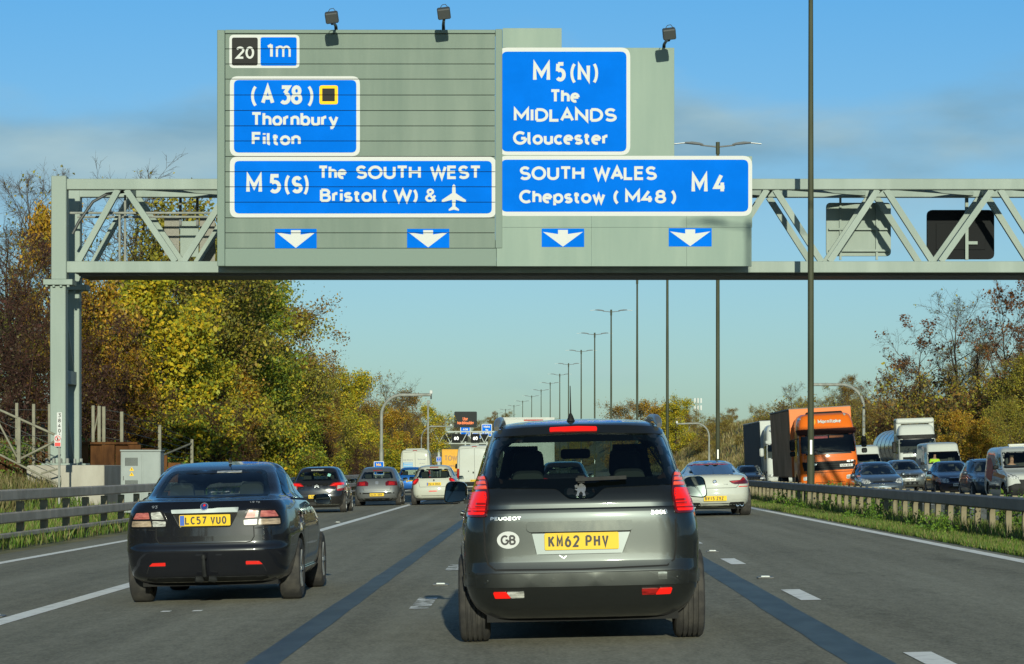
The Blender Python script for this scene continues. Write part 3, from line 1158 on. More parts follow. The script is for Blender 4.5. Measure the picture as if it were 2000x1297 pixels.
# legs
zbase = H(905, YG)
for (Y, nm) in ((YG - .05, 0), (YB + .05, 1)):
    gb('leg', lambda mb: mb.box(gx(103), gx(132.5), Y - .2, Y + .2, H(547, YG), H(345, YG), c=.02))
    gb('flange', lambda mb: mb.box(gx(89), gx(146), Y - .34, Y + .34, H(558, YG), H(547, YG) - .002, c=.012))
    gb('leg', lambda mb: mb.box(gx(101), gx(131), Y - .2, Y + .2, zbase, H(558, YG) - .002, c=.02))
    gb('base_plate', lambda mb: mb.box(gx(86), gx(146), Y - .38, Y + .38, zbase - .05, zbase - .001, c=.01))
    for i in range(4):
        gb('bolt', lambda mb: mb.tube([(gx(96 + 13.3 * i), Y - .3, zbase), (gx(96 + 13.3 * i), Y - .3, zbase + .14)], .045, 6), M_GALV)
        gb('bolt', lambda mb: mb.tube([(gx(95 + 14 * i), Y - .27, H(558, YG) - .06), (gx(95 + 14 * i), Y - .27, H(558, YG) - .001)], .04, 6), M_STEEL)
    gb('leg', lambda mb: mb.box(27.4, 27.85, Y - .2, Y + .2, groundz(27.6, YG) - .3, H(345, YG), c=.02))
gb('batten', lambda mb: mb.box(gx(106), gx(126), YG + .16, YB - .16, H(748, YG), H(722, YG)))
for a, b in ((560, 722), (748, 898)):
    gb('brace', lambda mb: mb.bar((gx(118), YG + .16, H(a, YG)), (gx(118), YB - .16, H(b, YG)), .12, .1, up=(1, 0, 0)))
gb('plinth', lambda mb: mb.box(gx(64), gx(214), YG - .9, YB + .9, groundz(-14, YG) - .8, zbase - .051, c=.02), M_CONC)


# ------------------------------------------------------------------ sign boards
M_BOARDL = mat('plank_grey', (0.138, 0.180, 0.152), spec=0.12, rough=0.6, col2=(0.172, 0.214, 0.180), vscale=0.7, detail=5, stretch=(1.6, 1.6, .22))
M_BOARDR = mat('panel_grey', (0.202, 0.265, 0.228), spec=0.12, rough=0.6, col2=(0.236, 0.298, 0.252), vscale=0.6, detail=5, stretch=(1.6, 1.6, .22))
M_TRIM = mat('frame_grey', (0.165, 0.215, 0.185), spec=0.12, rough=0.6)
M_SIGNBLUE = mat('sign_blue', (0.002, 0.128, 0.60), spec=0.0, rough=0.6, var=0.06, vscale=0.8)
M_SIGNWHITE = mat('sign_white', (0.50, 0.51, 0.50), spec=0.12, rough=0.6)
M_SIGNBLACK = mat('sign_black', (0.018, 0.018, 0.018), spec=0.12, rough=0.6)
M_SIGNYELLOW = mat('sign_yellow', (0.80, 0.48, 0.012), spec=0.12, rough=0.6)


def sx(px):
    return (px - 1058) * YS_ / F


def sz(py):
    return EYE + (912 - py) * YS_ / F


def board(name, label, px0, py1):
    e = empty(name, (sx(px0), YS_, sz(py1)), label=label, cat='road sign')
    return e


def cut_joints(me, zs, half=0.009):
    bm = bmesh.new()
    bm.from_mesh(me)
    for z in zs:
        for q in (z - half, z + half):
            bmesh.ops.bisect_plane(bm, geom=bm.verts[:] + bm.edges[:] + bm.faces[:], plane_co=(0, 0, q), plane_no=(0, 0, 1))
    kill = [f for f in bm.faces if any(abs(f.calc_center_median().z - z) < half for z in zs)]
    bmesh.ops.delete(bm, geom=kill, context='FACES')
    bm.to_mesh(me)
    bm.free()


def bpart(e, name, mb, m, joints=None, smooth=None):
    o = Vector(e.location)
    mb.v = [tuple(Vector(v) - o) for v in mb.v]
    me = mb.mesh(name, m, smooth, fix=joints is None)
    if joints:
        cut_joints(me, [z - o.z for z in joints])
    return link_mesh(name, me, e)


def face_plate(e, box, m, y, r, joints=None, name='sign_face', th=0.004):
    x0, x1, z1, z0 = sx(box[0]), sx(box[2]), sz(box[1]), sz(box[3])
    mb = MB()
    mb.prism(rrect(x0, x1, z0, z1, r, 5), y - th, y)
    return bpart(e, name, mb, m, joints)


def words(e, y, lst, joints=None, m=None, name='lettering', t=None):
    mb = MB()
    args = []
    for w in lst:
        if w[0] in '()':
            w = (*w[:5], .080)
        a = [w[0], sx(w[1]), sx(w[2]), sz(w[4]), sz(w[3])]
        if len(w) > 5:
            a.append(w[5])
        elif t:
            a.append(t)
        args.append(a)
    letters(mb, args, y, step=0.003)
    return bpart(e, name, mb, m or M_SIGNWHITE, joints)


def down_arrow(e, box, y, joints=None):
    face_plate(e, box, M_SIGNBLUE, y, 0.01, joints, 'arrow_panel')
    x0, x1, z1, z0 = sx(box[0]), sx(box[2]), sz(box[1]), sz(box[3])
    cx, w, h = (x0 + x1) / 2, (x1 - x0), (z1 - z0)
    P = lambda a, b: (cx + a * w, z0 + b * h)
    mb = MB()
    for poly in ([P(-.115, .93), P(.115, .93), P(.115, .70), P(-.115, .70)],
                 [P(-.47, .82), P(-.115, .70), P(0, .02)], [P(.47, .82), P(0, .02), P(.115, .70)],
                 [P(-.115, .70), P(.115, .70), P(0, .02)]):
        mb.add([(p[0], y - .006, p[1]) for p in poly], [tuple(range(len(poly)))])
    bpart(e, 'arrow', mb, M_SIGNWHITE, joints)


# left board, made of horizontal planks
jl = [sz(v) for v in (95.5, 125, 154.6, 185.7, 216, 246, 275.5, 305.7, 335.5, 365, 395, 425.5, 454.8)]
sl = board('direction_sign', 'big planked sign board with Thornbury, Filton and South West panels, left on the gantry', 700, 520)
Yp = YS_
ed = [66] + [95.5, 125, 154.6, 185.7, 216, 246, 275.5, 305.7, 335.5, 365, 395, 425.5, 454.8] + [485]
for a, b in zip(ed[:-1], ed[1:]):
    bpart(sl, 'plank', MB().box(sx(440), sx(967), Yp, Yp + .05, sz(b) + .008, sz(a) - .008, c=.006), M_BOARDL)
bpart(sl, 'backing', MB().box(sx(441), sx(966), Yp + .052, Yp + .12, sz(485), sz(66)), M_SIGNBLACK)
bpart(sl, 'side_trim', MB().box(sx(424.5), sx(439.3), Yp - .06, Yp + .5, sz(520), sz(59), c=.015), M_TRIM)
bpart(sl, 'side_trim', MB().box(sx(967.6), sx(981), Yp - .03, Yp + .3, sz(485) + .003, sz(57), c=.012), M_TRIM)
bpart(sl, 'top_trim', MB().box(sx(439.6), sx(967.3), Yp - .05, Yp + .5, sz(65.5), sz(58.5), c=.012), M_TRIM)
bpart(sl, 'bottom_panel', MB().box(sx(439.6), sx(969.5), Yp - .03, Yp + .3, sz(520), sz(485.4), c=.012), M_TRIM)
y1, y2, y3 = Yp - .002, Yp - .010, Yp - .018
face_plate(sl, (448, 68, 585, 133), M_SIGNWHITE, y1, .13, jl)
face_plate(sl, (453, 73.5, 503.5, 128), M_SIGNBLACK, y2, .06, jl)
face_plate(sl, (509, 73, 579.5, 128.5), M_SIGNBLUE, y2, .06, jl)
face_plate(sl, (449, 149, 703, 305), M_SIGNWHITE, y1, .22, jl)
face_plate(sl, (457, 156.5, 696, 298), M_SIGNBLUE, y2, .14, jl)
face_plate(sl, (449, 306, 969, 425), M_SIGNWHITE, y1, .22, jl)
face_plate(sl, (458, 314.5, 960.5, 417), M_SIGNBLUE, y2, .14, jl)
tS, tM = .079, .103
words(sl, y3, [('20', 461, 496.5, 91, 115), ('1', 521, 533, 85, 113.5, .075), ('m', 539, 568, 80, 113.5)], jl, t=.06)
words(sl, y3, [('(', 490.5, 501, 167, 205, tM), ('A', 510, 535, 167, 204.5, tM), ('38', 546.5, 590.5, 167, 204.5, tM), (')', 601.5, 612, 167, 205, tM)], jl)
words(sl, y3, [('Thornbury', 490, 661, 219, 246.5), ('Filton', 492, 587.5, 258, 284)], jl, t=tS)
face_plate(sl, (624, 167, 660, 204), M_SIGNYELLOW, y3, .07, jl, 'symbol_square')
face_plate(sl, (629.5, 173, 654, 198), M_SIGNBLACK, y3 - .006, .01, jl, 'symbol_square')
words(sl, y3, [('M', 481, 512, 340, 378, tM), ('5', 526, 549, 340, 378, tM), ('(', 556, 566, 341, 378, tM), ('S', 569.5, 591, 344, 378, tM), (')', 593.5, 603, 341, 378, tM)], jl)
words(sl, y3, [('The', 621, 677, 323.5, 350), ('SOUTH', 695, 822, 323.5, 350), ('WEST', 840, 939, 323.5, 350)], jl, t=tS)
words(sl, y3, [('Bristol', 625, 737, 368.5, 395), ('(', 747, 756, 369, 395), ('W', 768.5, 804, 368.5, 395), (')', 807, 816, 369, 395), ('&', 830.5, 853, 368.5, 395, .066)], jl, t=tS)
# aeroplane symbol
cx, cz = sx(886.5), sz(395)
u_ = (sx(910) - sx(863)) / 2
pl = [(0, 1.5), (.13, 1.35), (.15, .75), (1, .18), (1, -.02), (.16, .2), (.12, -.35), (.42, -.58), (.42, -.72), (0, -.62)]
bpart(sl, 'aeroplane_symbol', MB().prism([(cx + a * u_, cz + b * u_) for a, b in pl] + [(cx - a * u_, cz + b * u_) for a, b in pl[-2:0:-1]], y3 - .003, y3), M_SIGNWHITE, jl)
down_arrow(sl, (537, 447, 618.5, 485), y1, jl)
down_arrow(sl, (795, 447, 877.5, 484), y1, jl)

# right board, big flat panels
sr = board('direction_sign', 'stepped flat sign board with Midlands, Gloucester and South Wales panels, right on the gantry', 1220, 520)
for (a, b, c, d) in ((981.6, 55, 1097, 93), (972, 93.3, 1155, 305), (1155.2, 93.3, 1317, 305), (970, 305.3, 1155, 444), (1155.2, 305.3, 1341, 444), (1341.2, 305.3, 1469, 444),
                     (970, 444.3, 1155, 520), (1155.2, 444.3, 1341, 520), (1341.2, 444.3, 1468, 520)):
    bpart(sr, 'panel', MB().box(sx(a), sx(c), Yp, Yp + .12, sz(d), sz(b), c=.004), M_BOARDR)
face_plate(sr, (972, 93, 1231, 303), M_SIGNWHITE, y1, .26)
face_plate(sr, (980, 101, 1223.5, 296), M_SIGNBLUE, y2, .16)
face_plate(sr, (971, 304.5, 1469, 422), M_SIGNWHITE, y1, .26)
face_plate(sr, (979, 312, 1461.5, 413.5), M_SIGNBLUE, y2, .16)
words(sr, y3, [('M', 1041, 1074.5, 121.5, 159.5, tM), ('5', 1084.5, 1105, 121.5, 159.5, tM), ('(', 1114, 1124, 123, 160, tM), ('N', 1128, 1152.5, 125, 159.5, tM), (')', 1158.5, 1168, 123, 160, tM)])
words(sr, y3, [('The', 1074, 1132, 174.5, 201), ('MIDLANDS', 1003.5, 1204, 211.5, 238), ('Gloucester', 1002, 1189, 256.5, 283)], t=tS)
words(sr, y3, [('SOUTH', 1014.5, 1141, 325, 352), ('WALES', 1159, 1282.5, 325, 352), ('Chepstow', 1014, 1182, 371, 397.5), ('(', 1198, 1208, 371, 397.5), ('M48', 1221, 1301, 371, 397.5), (')', 1310.5, 1320.5, 371, 397.5)], t=tS)
words(sr, y3, [('M', 1350.5, 1382, 339, 377.5, tM), ('4', 1393.5, 1418.5, 339, 377.5, tM)])
down_arrow(sr, (1058, 446.5, 1141, 482.5), y1)
down_arrow(sr, (1306, 445.5, 1390, 481.5), y1)
# floodlights on outreach arms
M_FLOOD = mat('floodlight_grey', (0.045, 0.05, 0.05), rough=0.5)


def floodlight(px_s, py_s, px, py, label):
    a = Vector((sx(px_s), YS_ + .1, sz(py_s)))
    YF = YS_ - 1.57
    b = Vector(((px - 1058) * YF / F, YF, H(py, YF)))
    e = empty('floodlight', a, label=label, cat='floodlight', group='floodlights on arms above the sign boards')
    d = b - a
    MB().tube([(0, 0, 0), (0, -.12, .1), d * .5 + Vector((0, 0, .02)), d + Vector((0, .1, -.16))], [.05, .045, .04, .04], 8).build('arm', M_FLOOD, e, smooth=50)
    M = Matrix.Translation(d) @ Matrix.Rotation(-.12, 4, 'Y') @ Matrix.Rotation(.5, 4, 'X')
    MB().box(-.18, .18, -.11, .11, -.15, .15, c=.03, M=M).build('lamp_housing', M_FLOOD, e)
    MB().box(-.15, .15, .112, .125, -.12, .12, M=M).build('glass', M_LENS, e)
    MB().tube([d + Vector((-.1, 0, .15)), d + Vector((-.05, 0, .23)), d + Vector((.04, 0, .25)), d + Vector((.13, 0, .14))], .011, 6).build('bail', M_DKSTEEL, e)


floodlight(656, 58, 648, 34, 'floodlight over the 1m panel end of the planked sign, leftmost of three')
floodlight(866, 56, 867, 26, 'floodlight on the top edge of the planked sign, middle one of three')
floodlight(1297, 94, 1307, 66, 'floodlight on the right sign board beside the blue Midlands panel')

# backs of signals for the other carriageway
M_SIGBLACK = mat('signal_black', (0.014, 0.015, 0.016), rough=0.7, spec=.06)
YQ = YB + .5


def qx(px):
    return (px - 1058) * YQ / F


sb = empty('signal_back', (qx(1677), YQ, H(500, YQ)), label='pale grey back of a square sign inside the truss, right of the boards', cat='road sign')
o_ = Vector(sb.location)


def qpart(e, name, mb, m):
    mb.v = [tuple(Vector(v) - Vector(e.location)) for v in mb.v]
    return mb.build(name, m, e)


qpart(sb, 'back_panel', MB().prism(rrect(qx(1614), qx(1740), H(500, YQ), H(396, YQ), .12), YQ, YQ + .12), M_STEEL)
for px in (1641, 1712):
    qpart(sb, 'upright', MB().box(qx(px - 2), qx(px + 2), YQ - .08, YQ - .002, H(508, YQ), H(378, YQ)), M_STEEL)
for py in (448, 490):
    qpart(sb, 'rail', MB().box(qx(1618), qx(1736), YQ - .13, YQ - .082, H(py + 2, YQ), H(py - 2, YQ)), M_STEEL)
sb = empty('signal_back', (qx(1876), YQ, H(505, YQ)), label='black back of an electronic lane signal inside the gantry truss, near the right edge', cat='road sign')
qpart(sb, 'back_panel', MB().prism(rrect(qx(1811), qx(1942), H(506, YQ), H(410, YQ), .16), YQ, YQ + .15), M_SIGBLACK)
qpart(sb, 'access_door', MB().box(qx(1828), qx(1924), YQ - .03, YQ - .002, H(488, YQ), H(436, YQ), c=.01), M_SIGBLACK)
qpart(sb, 'upright', MB().box(qx(1884), qx(1890), YQ - .14, YQ - .032, H(508, YQ), H(376, YQ)), M_STEEL)
qpart(sb, 'bracket', MB().box(qx(1890), qx(1908), YQ - .12, YQ - .06, H(478, YQ), H(472, YQ)), M_STEEL)
sb = empty('signal_back', (qx(370), YQ, H(500, YQ)), label='small grey equipment panel hung in the left bay of the gantry truss', cat='road sign')
qpart(sb, 'back_panel', MB().box(qx(352), qx(388), YQ - .03, YQ + .06, H(502, YQ), H(432, YQ), c=.01), M_STEEL)
M_MESHP = mat('perforated_panel', (0.17, 0.165, 0.14), rough=0.7, col2=(0.24, 0.23, 0.2), vscale=25)
qpart(sb, 'side_panel', MB().box(qx(321), qx(350), YQ, YQ + .05, H(498, YQ), H(424, YQ)), M_MESHP)
qpart(sb, 'side_panel', MB().box(qx(390), qx(420), YQ, YQ + .05, H(512, YQ), H(424, YQ)), M_MESHP)
for px in (353, 386):
    qpart(sb, 'upright', MB().box(qx(px - 2.5), qx(px + 2.5), YQ - .09, YQ - .032, H(440, YQ), H(385, YQ)), M_DKSTEEL)
# ------------------------------------------------------------------ vehicle kit
M_BLACKTRIM = mat('black_plastic', (0.016, 0.017, 0.017), rough=0.6, var=0.3, vscale=8, spec=0.15)
M_RUBBER = mat('tyre_rubber', (0.022, 0.021, 0.020), rough=0.85, col2=(0.05, 0.046, 0.04), vscale=9, detail=6)
M_INTERIOR = mat('interior_cloth', (0.045, 0.046, 0.043), rough=0.9)
M_ALLOY = mat('alloy_wheel', (0.42, 0.43, 0.43), rough=0.35, metal=0.7)
M_DARKGAP = mat('panel_gap', (0.006, 0.006, 0.006), rough=0.9)
M_CHROME = mat('chrome', (0.75, 0.76, 0.75), rough=0.12, metal=1.0)
M_MIRROR = mat('mirror_glass', (0.30, 0.36, 0.35), rough=0.04, metal=1.0)
M_FRIT = mat('window_border', (0.008, 0.008, 0.009), rough=0.3, spec=.12)
M_PLATEY = mat('plate_yellow', (0.66, 0.43, 0.014), rough=0.45, spec=0.15)
M_PLATEW = mat('plate_white', (0.50, 0.50, 0.48), rough=0.45, spec=0.15)
M_PLATEBLK = mat('plate_black', (0.012, 0.012, 0.012), rough=0.6)
M_LAMPRED = mat('lamp_red', (0.13, 0.004, 0.004), rough=0.2, coat=0.8, col2=(0.42, 0.012, 0.009), vscale=12, c2pos=(.30, .66), stretch=(1, 1, 5))
M_LAMPLIT = mat('lamp_red_lit', (0.42, 0.006, 0.004), rough=0.3, emit=(1.0, 0.014, 0.006), estr=0.36, coat=0.15)
M_LAMPAMBER = mat('lamp_amber_lit', (0.6, 0.07, 0.03), rough=0.3, emit=(1.0, 0.10, 0.04), estr=0.30, coat=0.3)
M_LAMPDARK = mat('lamp_dark_red', (0.085, 0.004, 0.006), rough=0.1, coat=1.0)
M_LAMPCLEAR = mat('lamp_clear', (0.10, 0.10, 0.09), rough=0.25, coat=0.7, col2=(0.55, 0.55, 0.50), vscale=14, c2pos=(.30, .66), stretch=(1, 1, 4))
M_LAMPPINK = mat('lamp_pale_red', (0.16, 0.018, 0.014), rough=0.25, coat=0.7, col2=(0.55, 0.17, 0.13), vscale=12, c2pos=(.28, .66), stretch=(1, 1, 6))
M_REFLECT = mat('reflector_red', (0.62, 0.014, 0.008), rough=0.35, coat=0.2)
M_HEAD = mat('headlamp_glass', (0.08, 0.085, 0.085), rough=0.2, coat=0.8, col2=(0.62, 0.64, 0.62), vscale=14, c2pos=(.38, .6))
M_BADGE = mat('badge_silver', (0.62, 0.63, 0.62), rough=0.25, metal=0.8)
M_TINTDK = glass('dark_tinted_glass', (0.44, 0.53, 0.50))
M_TINT = glass('tinted_glass', (0.55, 0.64, 0.60))
M_TINTLT = glass('windscreen_glass', (0.78, 0.85, 0.81))


def pchip(x, Y, xq):
    """monotone cubic through rows Y at parameters x"""
    x, Y, xq = np.asarray(x, float), np.asarray(Y, float), np.asarray(xq, float)
    h = np.diff(x)
    d = np.diff(Y, axis=0) / h[:, None]
    m = np.zeros_like(Y)
    m[0], m[-1] = d[0], d[-1]
    for i in range(1, len(x) - 1):
        w1, w2 = 2 * h[i] + h[i - 1], h[i] + 2 * h[i - 1]
        ok = d[i - 1] * d[i] > 0
        a, b = np.where(ok, d[i - 1], 1), np.where(ok, d[i], 1)
        m[i] = np.where(ok, (w1 + w2) / (w1 / a + w2 / b), 0)
    k = np.clip(np.searchsorted(x, xq, side='right') - 1, 0, len(x) - 2)
    t = ((xq - x[k]) / h[k])[:, None]
    hk = h[k][:, None]
    return (Y[k] * (2 * t ** 3 - 3 * t ** 2 + 1) + m[k] * hk * (t ** 3 - 2 * t ** 2 + t) + Y[k + 1] * (-2 * t ** 3 + 3 * t ** 2) + m[k + 1] * hk * (t ** 3 - t ** 2))


def loft(keys, P, nz=46, nr=9, nc=7, ns=22):
    """keys: rows (z, w, yr, yf); stacked rounded outlines -> verts, faces (closed)"""
    K = np.array(keys, float)
    s = [0.0]
    for i in range(1, len(K)):
        s.append(s[-1] + math.sqrt(((K[i] - K[i - 1]) ** 2 * np.array([1, 1, .35, .12])).sum()) + 1e-3)
    s = np.array(s)
    q = np.unique(np.concatenate([np.linspace(0, s[-1], nz), s]))
    R = pchip(s, K, q)
    rr, rf = P.get('rr', .3), P.get('rf', .45)
    br, bf = P.get('br', .06), P.get('bf', .14)
    tr, tf = P.get('tr', .05), P.get('tf', .09)
    pw = P.get('pw', 2.3)
    vs = []
    for z, w, yr, yf in R:
        L = yf - yr
        k = min(1.0, w / 0.8)
        r_, f_ = min(rr, L * .3, w * .6), min(rf, L * .35, w * .7)
        wr, wf = w - tr * k, w - tf * k
        half = []
        xe = wr - r_
        for i in range(nr):
            x = xe * i / (nr - 1)
            half.append((x, yr + br * k * (x / wr) ** 2))
        ye = yr + br * k * (xe / wr) ** 2
        for i in range(1, nc):
            a = PI / 2 * i / nc
            half.append((xe + r_ * math.sin(a) ** (2 / pw), ye + r_ * (1 - math.cos(a) ** (2 / pw))))
        y0 = ye + r_
        xf = wf - f_
        yfe = yf - bf * k * (xf / wf) ** 2
        y1 = yfe - f_
        for i in range(ns + 1):
            t = i / ns
            wv = w - tr * k * max(0, (.3 - t) / .3) ** 2 - tf * k * max(0, (t - .65) / .35) ** 2
            half.append((wv, y0 + (y1 - y0) * t))
        for i in range(1, nc):
            a = PI / 2 * i / nc
            half.append((xf + f_ * math.cos(a) ** (2 / pw), y1 + f_ * math.sin(a) ** (2 / pw) * (yfe - y1) / f_))
        for i in range(nr):
            x = xf * (1 - i / (nr - 1))
            half.append((x, yf - bf * k * (x / wf) ** 2))
        loop = half + [(-x, y) for x, y in half[-2:0:-1]]
        vs += [(x, y, z) for x, y in loop]
    n = len(loop)
    fs = []
    for j in range(len(R) - 1):
        for i in range(n):
            fs.append((j * n + i, j * n + (i + 1) % n, (j + 1) * n + (i + 1) % n, (j + 1) * n + i))
    fs.append(tuple(range(n - 1, -1, -1)))
    fs.append(tuple((len(R) - 1) * n + i for i in range(n)))
    return vs, fs


DG = bpy.context.evaluated_depsgraph_get


def boolean(base_me, cutters):
    """difference of a closed mesh and a list of closed cutter meshes, material indices kept"""
    o = bpy.data.objects.new('tmp', base_me)
    COL.objects.link(o)
    tmp = [o]
    for c in cutters:
        k = bpy.data.objects.new('tmp', c)
        COL.objects.link(k)
        tmp.append(k)
        m = o.modifiers.new('b', 'BOOLEAN')
        m.operation = 'DIFFERENCE'
        m.solver = 'MANIFOLD'
        m.object = k
        if hasattr(m, 'material_mode'):
            m.material_mode = 'INDEX'
    me = bpy.data.meshes.new_from_object(o.evaluated_get(DG()))
    for q in tmp:
        bpy.data.objects.remove(q)
    return me


def inside(pt, poly):
    x, y = pt
    c = False
    n = len(poly)
    j = n - 1
    for i in range(n):
        xi, yi = poly[i]
        xj, yj = poly[j]
        if (yi > y) != (yj > y) and x < (xj - xi) * (y - yi) / (yj - yi + 1e-12) + xi:
            c = not c
        j = i
    return c


def densify(poly, step):
    out = []
    n = len(poly)
    for i in range(n):
        a, b = Vector(poly[i]), Vector(poly[(i + 1) % n])
        k = max(1, int((b - a).length / step))
        for t in range(k):
            q = a.lerp(b, t / k)
            out.append((q.x, q.y))
    return out


def mirror(poly):
    return [(-x, z) for x, z in poly[::-1]]


class Car:
    """a vehicle in its own space: x right, y forward (rear at 0), z up"""

    def __init__(self, name, label, cat, keys, P, pm, group=None, hi=False):
        self.root = empty(name, label=label, cat=cat, group=group)
        self.P = P
        self.pm = pm
        self.keys = keys
        kw = dict(nz=46, nr=9, nc=7, ns=22) if hi else dict(nz=34, nr=7, nc=5, ns=14)
        vs, fs = loft(keys, P, **kw)
        self.shell = (vs, fs)
        self.bvh = BVHTree.FromPolygons([Vector(v) for v in vs], fs)
        self.holes = MB()
        self.arches = MB()
        self.recess = MB()
        self.res = 1.0 if hi else 1.6

    # --- openings
    def proj(self, a, b, side):
        """point a,b on the given side -> (position, normal)"""
        if side in ('rear', 'front'):
            o = Vector((a, -3 if side == 'rear' else 20, b))
            d = Vector((0, 1 if side == 'rear' else -1, 0))
        elif side == 'top':
            o, d = Vector((a, b, 8)), Vector((0, 0, -1))
        else:
            o = Vector((4 if side == 'right' else -4, a, b))
            d = Vector((-1 if side == 'right' else 1, 0, 0))
        h = self.bvh.ray_cast(o, d)
        if h[0] is None:
            h = self.bvh.find_nearest(o + d * (3.2 if side in ('rear', 'left', 'right') else 15))
        return h[0], h[1]

    def open(self, poly, side, depth=0.25, out=0.25):
        ds = [self.proj(a, b, side)[0] for a, b in densify(poly, .15)]
        if side == 'rear':
            y0, y1 = min(p.y for p in ds) - out, max(p.y for p in ds) + depth
            self.holes.prism(poly, y0, y1, 'xz', 2)
        elif side == 'front':
            y0, y1 = min(p.y for p in ds) - depth, max(p.y for p in ds) + out
            self.holes.prism(poly, y0, y1, 'xz', 2)
        else:
            sg = 1 if side == 'right' else -1
            xs = [abs(p.x) for p in ds]
            x0, x1 = min(xs) - depth, max(xs) + out
            self.holes.prism(poly, sg * x0, sg * x1, 'yz', 2)

    def arch(self, ya, zc, r, dx=.34):
        for s in (-1, 1):
            w = 1.2
            self.arches.lathe([(0.001, s * (w - dx - .4)), (r, s * (w - dx - .4)), (r, s * 1.5), (0.001, s * 1.5)], 28, 'x', (0, ya, zc), 2)
            self.arch_r = r

    def dent(self, poly, depth, side='rear', m=0):
        ds = [self.proj(a, b, side)[0] for a, b in poly]
        if side == 'rear':
            self.recess.prism(poly, min(p.y for p in ds) - .3, max(p.y for p in ds) + depth, 'xz', m)
        else:
            self.recess.prism(poly, min(p.y for p in ds) - depth, max(p.y for p in ds) + .3, 'xz', m)

    def body(self, cav=None, name='body'):
        me = MB().add(*self.shell).mesh('body', [self.pm, M_INTERIOR, M_BLACKTRIM])
        cut = []
        if cav:
            z0, z1, y0, y1, inset = cav
            ck = []
            for z, w, yr, yf in self.keys:
                if z0 <= z <= z1:
                    ck.append((z, w - inset, max(yr + inset * 1.4, y0), min(yf - inset * 1.4, y1)))
            K = np.array(self.keys)
            for zz in (z0, z1):
                r = [np.interp(zz, K[:, 0], K[:, c]) for c in (1, 2, 3)]
                ck.append((zz, r[0] - inset, max(r[1] + inset * 1.4, y0), min(r[2] - inset * 1.4, y1)))
            ck = sorted(set(ck))
            ck = [c for i, c in enumerate(ck) if i == 0 or c[0] - ck[i - 1][0] > .012]
            v, f = loft(ck, self.P, nz=20, nr=6, nc=5, ns=12)
            cut.append(MB().add(v, f, 1).mesh('c', [self.pm, M_INTERIOR, M_BLACKTRIM]))
        for b in (self.holes, self.arches, self.recess):
            if b.v:
                cut.append(b.mesh('c', [self.pm, M_INTERIOR, M_BLACKTRIM]))
        if cut:
            nv = len(me.vertices)
            out = boolean(me, cut)
            if len(out.vertices) > nv * .5:
                me = out
            else:
                print('BOOLEAN FAILED', self.root.name, nv, len(out.vertices))
        if len(me.materials) == 0:
            for q in (self.pm, M_INTERIOR, M_BLACKTRIM):
                me.materials.append(q)
        me.polygons.foreach_set('use_smooth', [True] * len(me.polygons))
        me.set_sharp_from_angle(angle=math.radians(32))
        self.bodyo = link_mesh(name, me, self.root)
        return self.bodyo

    # --- applied parts
    def patch(self, name, poly, m, side='rear', off=.004, holes=(), parent=None, step=None, rim=.02, flat=False):
        xs = [p[0] for p in poly]
        zs = [p[1] for p in poly]
        size = max(max(xs) - min(xs), max(zs) - min(zs))
        step = step or min(max(size / 14, .012), .09) * self.res
        outer = densify(poly, step)
        vin = [Vector(p) for p in outer]
        edges = [(i, (i + 1) % len(outer)) for i in range(len(outer))]
        hs = []
        for h in holes:
            h = densify(h, step)
            b = len(vin)
            vin += [Vector(p) for p in h]
            edges += [(b + i, b + (i + 1) % len(h)) for i in range(len(h))]
            hs.append(h)
        allb = vin[:]
        x = min(xs) + step
        row = 0
        while x < max(xs):
            z = min(zs) + step * (.5 if row % 2 else 1)
            while z < max(zs):
                if inside((x, z), outer) and not any(inside((x, z), h) for h in hs):
                    if min((p.x - x) ** 2 + (p.y - z) ** 2 for p in allb) > (step * .5) ** 2:
                        vin.append(Vector((x, z)))
                z += step
            x += step * .87
            row += 1
        r = delaunay_2d_cdt(vin, edges, [], 0, 1e-6)
        V2, F2 = r[0], r[2]
        V, N = [], []
        for p in V2:
            a, b = self.proj(p.x, p.y, side)
            if b.dot({'rear': Vector((0, -1, 0)), 'front': Vector((0, 1, 0)), 'left': Vector((-1, 0, 0)), 'right': Vector((1, 0, 0)), 'top': Vector((0, 0, 1))}[side]) < 0:
                b = -b
            V.append(a + b * off)
            N.append(b)
        F = []
        for f in F2:
            c = sum((V2[i] for i in f), Vector((0, 0))) / len(f)
            if inside((c.x, c.y), outer) and not any(inside((c.x, c.y), h) for h in hs):
                F.append(tuple(f))
        mb = MB()
        mb.add(V, F)
        if rim:
            cnt = {}
            for f in F:
                for i in range(len(f)):
                    e = (f[i], f[(i + 1) % len(f)])
                    cnt[tuple(sorted(e))] = cnt.get(tuple(sorted(e)), 0) + 1
            low = {}
            for f in F:
                for i in range(len(f)):
                    a, b = f[i], f[(i + 1) % len(f)]
                    if cnt[tuple(sorted((a, b)))] == 1:
                        for q in (a, b):
                            if q not in low:
                                low[q] = len(mb.v)
                                mb.v.append(tuple(V[q] - N[q] * (rim + 0.0)))
                        mb.f.append((a, low[a], low[b], b))
                        mb.mi.append(0)
        me = mb.mesh(name, m, smooth=38)
        return link_mesh(name, me, parent or self.root)

